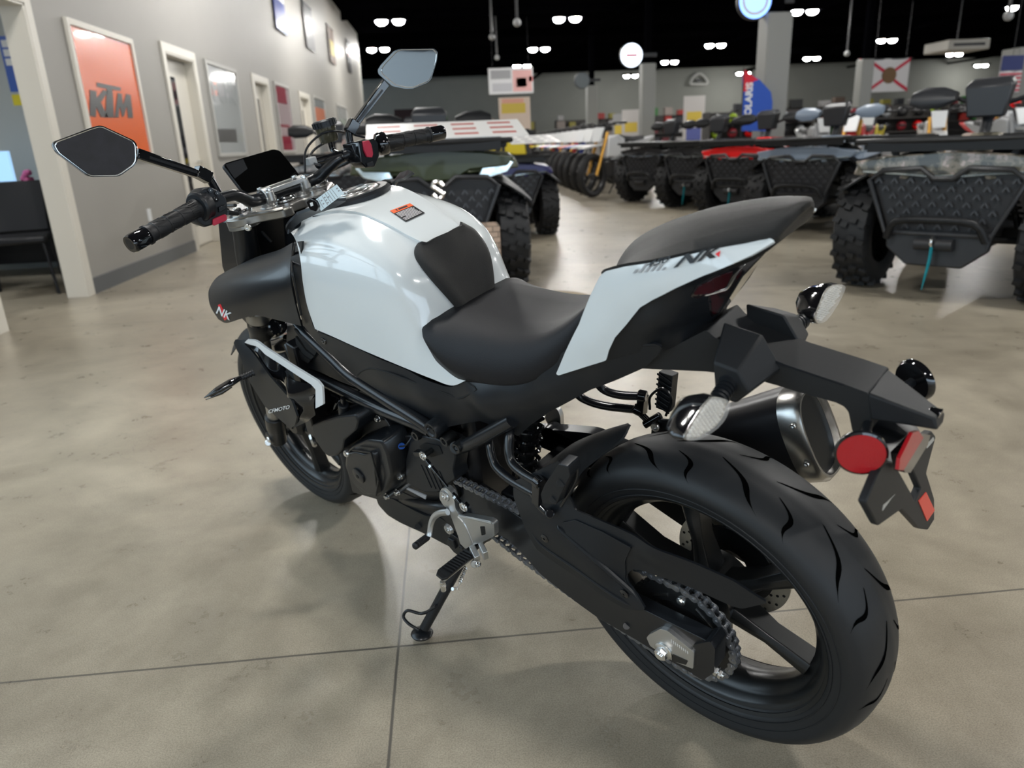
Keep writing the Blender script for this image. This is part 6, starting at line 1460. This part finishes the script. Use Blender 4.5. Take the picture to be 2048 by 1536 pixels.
    part('tank_cover', G().hexa([V(q) for q in ((-.17,-.42,.74),(.17,-.42,.74),(.15,-.02,.74),(-.15,-.02,.74),(-.11,-.42,1.0+dz*.6),(.11,-.42,1.0+dz*.6),(.10,-.06,.92),(-.10,-.06,.92))]), body_m, t, bev=.025)
    hb_ = part('handlebar', G().tube([V((-.40,-.16,1.14)), V((-.24,-.24,1.15)), V((-.08,-.27,1.10)), V((.08,-.27,1.10)), V((.24,-.24,1.15)), V((.40,-.16,1.14))], .014, n=10, sm=4), DARKB, t)
    part('steering_stem', G().cyl((0,-.27,1.10), (0,-.36,.92), .03, n=12), DARKB, t)
    part('instrument_pod', G().loft([[V((-.10,-.40,1.02)),V((.10,-.40,1.02)),V((.08,-.26,1.02)),V((-.08,-.26,1.02))], [V((-.13,-.40,1.20)),V((.13,-.40,1.20)),V((.11,-.24,1.22)),V((-.11,-.24,1.22))], [V((-.10,-.36,1.24)),V((.10,-.36,1.24)),V((.09,-.26,1.25)),V((-.09,-.26,1.25))]]), QGREY, t, bev=.012, fix=True)
    for s in (-1, 1):
        g = G().loft([[V((s*x,-.30+.02*math.sin(a_),1.15))+V((0,.035*math.cos(a_),hh*math.sin(a_))) for a_ in [2*PI*k/10 for k in range(10)]] for x, hh in ((.19,.03),(.27,.065),(.38,.07),(.45,.04))]); part('hand_guard', g, gm, t, fix=True)
        part('grip', G().cyl((s*.30,-.20,1.145), (s*.42,-.145,1.14), .019, n=10), DARKB, t)
    if glass: part('windscreen', G().grid([[V((x,-.46+.1*k-abs(x)*.0,1.02+.16*k)) for x in (-.24,-.12,0,.12,.24)] for k in (0,1,2)], 3, 3, thick=.004), SMOKE, t, fix=True)
    return t
def painted(n, c, r=.38, **k): return mat(n, c, r, coat=.15, **k)
camo = mat('camo_paint', (.16,.14,.11), .3, coat=.5)
nt = camo.node_tree; n_ = nt.nodes.new('ShaderNodeTexNoise'); n_.inputs['Scale'].default_value = 14; n_.inputs['Detail'].default_value = 3; r_ = nt.nodes.new('ShaderNodeValToRGB'); tc_n = nt.nodes.new('ShaderNodeTexCoord')
nt.links.new(tc_n.outputs['Object'], n_.inputs['Vector']); nt.links.new(n_.outputs['Fac'], r_.inputs['Fac']); nt.links.new(r_.outputs['Color'], nt.nodes['Principled BSDF'].inputs['Base Color'])
r_.color_ramp.interpolation = 'CONSTANT'; e = r_.color_ramp.elements; e[0].color = (.05,.045,.035,1); e[1].position = .5; e[1].color = (.22,.19,.15,1); x_ = e.new(.42); x_.color = (.12,.11,.08,1); x_ = e.new(.60); x_.color = (.42,.33,.29,1)
BLUEG = painted('blue_grey_paint', (.22,.27,.34)); REDQ = painted('red_paint', (.80,.008,.008)); OLIVE = painted('olive_green_paint', (.030,.038,.012)); BLKQ = painted('black_paint', (.015,.015,.017)); NAVY = painted('navy_paint', (.012,.010,.10)); SILV = painted('silver_paint', (.35,.36,.37))
FR = math.radians
qa = quad_bike((3.82, 4.96, 0), FR(-51), camo, 'large camouflage quad bike nearest on the right, teal winch strap hanging at its front', guards=QGREY, glass=False)
qb = quad_bike((4.60, 8.32, 0), FR(-54), BLUEG, 'blue-grey quad bike just left of the camouflage one', guards=BLUEG)
qc = quad_bike((4.57, 9.98, 0), FR(-57), REDQ, 'quad bike with a bright red nose panel', guards=QBLK)
qd = quad_bike((4.45, 11.42, 0), FR(-58), BLKQ, 'black quad bike with a teal strap, left of the red-nosed one', guards=QBLK)
qe = quad_bike((4.16, 12.85, 0), FR(-60), BLKQ, 'farthest black quad bike in the right-hand row', guards=QBLK, light_m=mat('quad_headlight_pale', (.5,.58,.7), .1, metal=.6), strap=False)
qs = quad_bike((-.12, 6.35, 0), FR(3), OLIVE, 'dark olive green quad bike with white price board on its front rack', sc_=1.08, guards=QBLK, style='utility', strap=False, dz=0)
# S emblem of the olive quad
g = G().tube([V((.035,-1.03,.735)), V((.0,-1.03,.765)), V((-.035,-1.03,.735)), V((.035,-1.03,.685)), V((.0,-1.03,.655)), V((-.035,-1.03,.685))], .014, n=6, sm=2); part('chrome_emblem', g, STEEL, qs)
qn = quad_bike((.62, 9.45, 0), FR(4), NAVY, 'navy blue quad bike behind the olive green one', guards=QBLK, strap=False, sc_=1.0)
qo = quad_bike((-1.35, 9.6, 0), FR(6), camo, 'camouflage quad bike with orange shocks behind the olive one', guards=QBLK, strap=False, accent=mat('orange_plastic', (.8,.16,.03), .4), sc_=1.12)
qp = quad_bike((-.45, 12.6, 0), FR(0), BLKQ, 'black quad bike with a dark windscreen far behind the olive one', guards=QBLK, strap=False, glass=True, sc_=1.22)
# price boards
def price_board(loc, rz, tilt, W, D, lb, dark=False):
    t = empty('price_board', loc, rz); tag(t, lb, 'price board'); R_ = Matrix.Rotation(tilt, 3, 'X')
    part('board', G().box((0,0,0), (W, D, .008), R_), mat('board_white', (.80,.79,.77), .3), t)
    g = G()
    for r in range(3):
        for c in range(4):
            g.box(R_ @ V((W*(-.36+.24*c), D*(-.3+.3*r), .0052)), (W*.15, D*.10, .0012), R_)
    part('board_print', g, [mat('board_print_red', (.45,.12,.10), .5), GREYINK][dark], t)
price_board((.02, 5.50, 1.165), FR(4), FR(14), 1.12, .48, 'long white price board lying on the olive quad')
price_board((.98, 8.60, 1.09), FR(8), FR(9), .56, .55, 'white printed sheet lying on the navy quad', True)
# stone display block and round rug beside the olive quad
stone = mat('stacked_stone', (.42,.30,.22), .8); nt = stone.node_tree; bk = nt.nodes.new('ShaderNodeTexBrick'); bk.inputs['Scale'].default_value = 7; bk.inputs['Color1'].default_value = (.46,.33,.25,1); bk.inputs['Color2'].default_value = (.30,.22,.17,1); bk.inputs['Mortar'].default_value = (.10,.08,.06,1); tcn = nt.nodes.new('ShaderNodeTexCoord'); mpn = nt.nodes.new('ShaderNodeMapping'); mpn.inputs['Rotation'].default_value = (PI/2, 0, 0); nt.links.new(tcn.outputs['Object'], mpn.inputs['Vector']); nt.links.new(mpn.outputs['Vector'], bk.inputs['Vector']); nt.links.new(bk.outputs['Color'], nt.nodes['Principled BSDF'].inputs['Base Color'])
a = RF(978, 612); part('stone_plinth', G().box((a.x-.03, 5.02, .27), (.26,.26,.54)), stone, bev=.01); tag(bpy.data.objects['stone_plinth'], 'stone patterned display block beside the front tyre of the olive quad', 'plinth')
o = part('round_mat', G().lathe([(0,.012),(.30,.012),(.315,.0),(0,0)], (.66,4.95,0), Z_, 40), mat('jute', (.34,.28,.19), .9, noise=.3, nscale=60)); tag(o, 'round tan mat on the floor by the front tyre of the olive quad', 'mat')
# ---- dirt bikes / street bikes
def dirt_bike(body, fork_m, lb=None):
    t = empty('dirt_bike', (0,0,0)); tag(t, lb or '', 'motorcycle')
    prof = lambda r, w: [(r-.09, w*.7), (r-.04, w*1.15), (r, w*.7), (r+.005, 0), (r, -w*.7), (r-.04, -w*1.15), (r-.09, -w*.7)]
    for y, nm in ((-.72, 'front_wheel'), (.68, 'rear_wheel')):
        w = part(nm, G().lathe(prof(.34, .05), (0, y, .345), X_, 32), KNOB, t)
        g = G()
        for k in range(12):
            a = 2*PI*k/12; g.bar(V((0, y, .345)), V((0, y+math.cos(a)*.28, .345+math.sin(a)*.28)), .006, .006)
        g.cyl((-.07, y, .345), (.07, y, .345), .035, n=10); g.lathe([(.27,.02),(.285,.025),(.285,-.025),(.27,-.02)], (0,y,.345), X_, 28, closed=True); part('spokes', g, QRIM, w)
    for s in (-1, 1): part('fork_leg', G().cyl((s*.09,-.72,.345), (s*.09,-.44,1.0), .028, n=10), fork_m, t)
    part('front_fender', G().loft([[V((-.05,-1.02,.76)),V((.05,-1.02,.76)),V((.05,-1.02,.78)),V((-.05,-1.02,.78))], [V((-.09,-.72,.79)),V((.09,-.72,.79)),V((.09,-.72,.82)),V((-.09,-.72,.82))], [V((-.06,-.42,.80)),V((.06,-.42,.80)),V((.06,-.42,.83)),V((-.06,-.42,.83))]]), body, t, fix=True)
    part('number_plate', G().hexa([V(q) for q in ((-.08,-.64,.86),(.08,-.64,.86),(.08,-.61,.86),(-.08,-.61,.86),(-.10,-.54,1.08),(.10,-.54,1.08),(.10,-.51,1.08),(-.10,-.51,1.08))]), WHITEP, t, bev=.01)
    part('tank_shroud', G().loft([[V((-.16,-.50,.62)),V((.16,-.50,.62)),V((.13,-.45,.92)),V((-.13,-.45,.92))], [V((-.12,-.20,.62)),V((.12,-.20,.62)),V((.10,-.15,.96)),V((-.10,-.15,.96))], [V((-.09,.05,.70)),V((.09,.05,.70)),V((.08,.05,.90)),V((-.08,.05,.90))]]), body, t, bev=.02, fix=True)
    part('seat', G().loft([[V((-.06,-.15,.90)),V((.06,-.15,.90)),V((.05,-.15,.97)),V((-.05,-.15,.97))], [V((-.10,.25,.84)),V((.10,.25,.84)),V((.08,.25,.92)),V((-.08,.25,.92))], [V((-.09,.60,.88)),V((.09,.60,.88)),V((.07,.60,.94)),V((-.07,.60,.94))]]), DARKB, t, bev=.015, fix=True)
    part('tail_panel', G().loft([[V((-.10,.15,.68)),V((.10,.15,.68)),V((.09,.15,.84)),V((-.09,.15,.84))], [V((-.08,.60,.78)),V((.08,.60,.78)),V((.07,.60,.88)),V((-.07,.60,.88))], [V((-.05,.95,.90)),V((.05,.95,.90)),V((.04,.95,.93)),V((-.04,.95,.93))]]), body, t, bev=.01, fix=True)
    part('engine', G().box((0,-.05,.42), (.26,.42,.30)), QRIM, t, bev=.04); part('frame', G().tube([V((0,-.42,.95)), V((0,-.42,.35)), V((0,.20,.26)), V((0,.30,.70))], .028, n=8, sm=3), QGREY, t)
    part('swingarm', G().box((.08,.45,.36), (.03,.5,.05)).box((-.08,.45,.36), (.03,.5,.05)), QRIM, t); part('exhaust_pipe', G().tube([V((.10,-.2,.5)), V((.13,.1,.6)), V((.13,.6,.74))], [.02,.03,.05], n=10), SILV, t)
    part('handlebar', G().tube([V((-.40,-.34,1.14)), V((-.2,-.42,1.14)), V((-.06,-.46,1.04)), V((.06,-.46,1.04)), V((.2,-.42,1.14)), V((.40,-.34,1.14))], .014, n=8, sm=3).cyl((-.40,-.34,1.14), (-.29,-.38,1.14), .02, n=8).cyl((.40,-.34,1.14), (.29,-.38,1.14), .02, n=8), DARKB, t)
    part('side_stand', G().cyl((-.10,.1,.3), (-.22,.0,.0), .012, n=8), QRIM, t)
    return t
GOLD = mat('gold_fork', (.55,.30,.06), .3, metal=.7)
cols = [('white', painted('white_plastics', (.62,.62,.62)), GOLD), ('yellow', painted('yellow_plastics', (.72,.58,.02)), QRIM), ('blue', painted('blue_plastics', (.02,.04,.26)), QRIM), ('red', painted('red_plastics', (.50,.02,.02)), GOLD), ('black', BLKQ, SILV), ('silver', SILV, SILV)]
protos = [dirt_bike(m_, f_) for _, m_, f_ in cols]; used = [False]*6
def put(i, x, y, rz, lb, group):
    o = protos[i] if not used[i] else copy_tree(protos[i]); used[i] = True
    o.location = (x, y, 0); o.rotation_euler = (0, 0, rz); o.scale = (1.18,)*3; tag(o, lb, 'motorcycle', group)
seq = [(0,'gold forked white'),(5,'silver'),(2,'dark blue'),(3,'red'),(4,'black'),(0,'white'),(2,'blue'),(3,'crimson'),(5,'pale grey'),(4,'dark'),(1,'bright yellow')]
near = ['nearest the black quads','second along the left row','third along the left row','fourth along the left row','fifth along the left row','sixth along the left row','seventh along the left row','eighth along the left row','ninth along the left row','tenth along the left row','last before the aisle end']
for k, (ci, nm) in enumerate(seq):
    put(ci, 3.45+.03*k, 14.8+1.05*k, FR(-50), nm+' off-road motorcycle parked '+near[k], 'motorcycles parked along the middle aisle')
put(1, 1.9, 23.0, FR(80), 'yellow and white motorcycle parked behind the printed sheet', 'motorcycles parked along the middle aisle')
seq2 = [3,0,5,3,4,2,0,3,5,1,4,3,0,2,5,3]
posn = ['left end','middle','right end']
for k, ci in enumerate(seq2):
    r = k // 8; c = k % 8
    put(ci, 6.9+1.35*c+r*.5, 12.2+c*.15+r*2.6, FR(-40+15*(k % 3)), '%s motorcycle in the %s showroom row, place %s counted from the large pillar' % (cols[ci][0], ['front','rear'][r], ['one','two','three','four','five','six','seven','eight'][c]), 'motorcycles on the crowded right side')
# ---- stock shelving along the far wall
SH = mat('shelf_dark', (.05,.045,.042), .6)
def gondola():
    t = empty('display_shelf', (0,0,0))
    part('back_panel', G().box((0,.25,1.1), (3.4,.05,2.2)), SH, t)
    for z in (.25,.75,1.25,1.75): part('shelf', G().box((0,0,z), (3.4,.5,.04)), SH, t)
    for s in (-1,1): part('side_panel', G().box((s*1.7,0,1.1), (.05,.55,2.2)), SH, t)
    return t
gd = gondola(); pals = [mat('goods_%s' % n, c, .5) for n, c in (('red',(.30,.03,.025)),('white',(.34,.33,.33)),('grey',(.12,.12,.12)),('black',(.012,.012,.012)),('charcoal',(.03,.03,.035)),('pale',(.25,.21,.19)),('maroon',(.12,.015,.02)),('brown',(.09,.06,.045)),('yellow',(.25,.22,.04)),('green',(.03,.13,.03)))]
bx = [part('boxed_goods', G().box((0,0,.5), (1,1,1)), m_) for m_ in pals]; ub = [False]*len(bx)
SX = [(-1.5,40),(3.5,44),(8.3,44),(12.5,42),(16.5,38),(21,38),(25.5,40),(30,42)]
pn = ['leftmost','second','third','fourth','fifth','sixth','seventh','rightmost']
nb_ = 0
for i, (x, y) in enumerate(SX):
    o = gd if i == 0 else copy_tree(gd); o.location = (x, y, 0); o.scale = (1.05,1,1); tag(o, '%s dark display shelf in the far row' % pn[i], 'shelf', 'display shelves far down the room')
    for z in (.77,1.27,1.77,2.2):
        for c in range(5):
            if random.random() < .22: continue
            j = random.randrange(len(bx)); ob = bx[j] if not ub[j] else bx[j].copy()
            if ub[j]: COL.objects.link(ob)
            ub[j] = True; ob.location = (x-1.55+c*.76+random.uniform(-.05,.05), y-.02, z); ob.scale = (random.uniform(.3,.6), .34, random.uniform(.22,.42))
            tag(ob, 'block of %s goods on the far display shelves' % pals[j].name.split('_')[1], 'goods', '%s goods on the far shelves' % pals[j].name.split('_')[1]); nb_ += 1
for j, u in enumerate(ub):
    if not u: bpy.data.objects.remove(bx[j])
# helmets on racks in the middle distance
def helmet(m_):
    t = empty('helmet', (0,0,0)); part('shell', G().sphere((0,0,.14), .14, 16, 12, (.9,1.05,1)), m_, t); part('visor', G().sphere((0,-.045,.15), .118, 14, 10, (.95,1,.5)), BLKQ, t); return t
hm = [helmet(m_) for m_ in (REDQ, BLKQ, painted('helmet_white', (.6,.6,.6)), painted('helmet_lime', (.35,.5,.03)), SILV, painted('helmet_maroon', (.25,.02,.03)))]; hn = ['red','black','white','lime','silver','maroon']; uh = [False]*6
for i, (x, y) in enumerate(((8.6, 20.4), (12.6, 20.6), (15.0, 18.2))):
    o = copy_tree(gd); o.location = (x, y, 0); o.scale = (.85,1,.74); tag(o, ['left','middle','right'][i]+' helmet rack behind the row of quads', 'shelf', 'helmet racks')
    for z in (.575, .945, 1.315):
        for c in range(6):
            j = random.choice((0,1,2,3,4,5,1,0)); h = hm[j] if not uh[j] else copy_tree(hm[j]); uh[j] = True
            h.location = (x-1.2+c*.48, y-.05, z); h.rotation_euler = (0,0,random.uniform(-.5,.5)); tag(h, hn[j]+' helmet on the helmet racks behind the quads', 'helmet', hn[j]+' helmets on the racks')
for j, u in enumerate(uh):
    if not u:
        for q in [k for k in bpy.data.objects if k.parent == hm[j]]+[hm[j]]: bpy.data.objects.remove(q)
# tall standing banners in the middle distance
for (px, y, w, zt, m_, lb) in ((1388,26,.75,2.35,'white','white and blue standing banner, right of the middle pillar'),(1262,25,.6,1.95,'white','pale standing banner just left of the middle pillar'),(1238,27,.45,1.9,'grey','grey standing banner beside the pale one')):
    x = RY(px, 230, y).x; t = empty('standing_banner', (x, y, 0)); tag(t, lb, 'banner')
    part('banner_cloth', G().box((0,0,zt/2+.05), (w,.02,zt-.1)), mat('banner_cloth_'+m_, (.52,.49,.47) if m_ == 'white' else (.3,.3,.3), .6), t); part('banner_base', G().box((0,0,.04), (w,.3,.08)), DARKB, t)
    part('banner_print', G().box((0,-.012,zt*.72), (w*.7,.004,.3)), YEL, t); part('banner_print', G().box((0,-.012,zt*.45), (w*.7,.004,.5)), mat('banner_blue_print', (.10,.12,.35), .5), t)
# ---- small repeated fittings: every piece an object of its own
def split_parts(names):
    for o in [q for q in bpy.data.objects if q.type == 'MESH' and q.name.split('.')[0] in names]:
        me = o.data; n = len(me.vertices); par = list(range(n))
        def find(i):
            while par[i] != i: par[i] = par[par[i]]; i = par[i]
            return i
        for e in me.edges:
            a, b = find(e.vertices[0]), find(e.vertices[1])
            if a != b: par[a] = b
        comp = {}
        for i in range(n): comp.setdefault(find(i), []).append(i)
        C = [(vs, [min(me.vertices[i].co[k] for i in vs) for k in range(3)], [max(me.vertices[i].co[k] for i in vs) for k in range(3)]) for vs in comp.values()]
        merged = True
        while merged:
            merged = False
            for i in range(len(C)):
                for j in range(i+1, len(C)):
                    if all(C[i][1][k] <= C[j][2][k]+2e-4 and C[j][1][k] <= C[i][2][k]+2e-4 for k in range(3)):
                        C[i] = (C[i][0]+C[j][0], [min(C[i][1][k], C[j][1][k]) for k in range(3)], [max(C[i][2][k], C[j][2][k]) for k in range(3)]); del C[j]; merged = True; break
                if merged: break
        if len(C) < 2: continue
        users = [q for q in bpy.data.objects if q.data == me]; meshes = []
        for vs, _, _ in C:
            s_ = set(vs); m2 = me.copy(); bm = bmesh.new(); bm.from_mesh(m2); bm.verts.ensure_lookup_table()
            bmesh.ops.delete(bm, geom=[v for v in bm.verts if v.index not in s_], context='VERTS'); bm.to_mesh(m2); bm.free(); meshes.append(m2)
        for q in users:
            for m2 in meshes[1:]:
                c = q.copy(); c.data = m2; COL.objects.link(c)
            q.data = meshes[0]
split_parts({'sprocket_bolt','sprocket_rim_window','engine_bolt','guard_screw','mounting_bushing','clamp_boss','muffler_screw','ball_joint','pinch_bolt','clamp_bolt','switch_button','vent_slot','plate_slot','rack_support','peg_screw','exhaust_header','cap_emblem','poster_lettering_'})
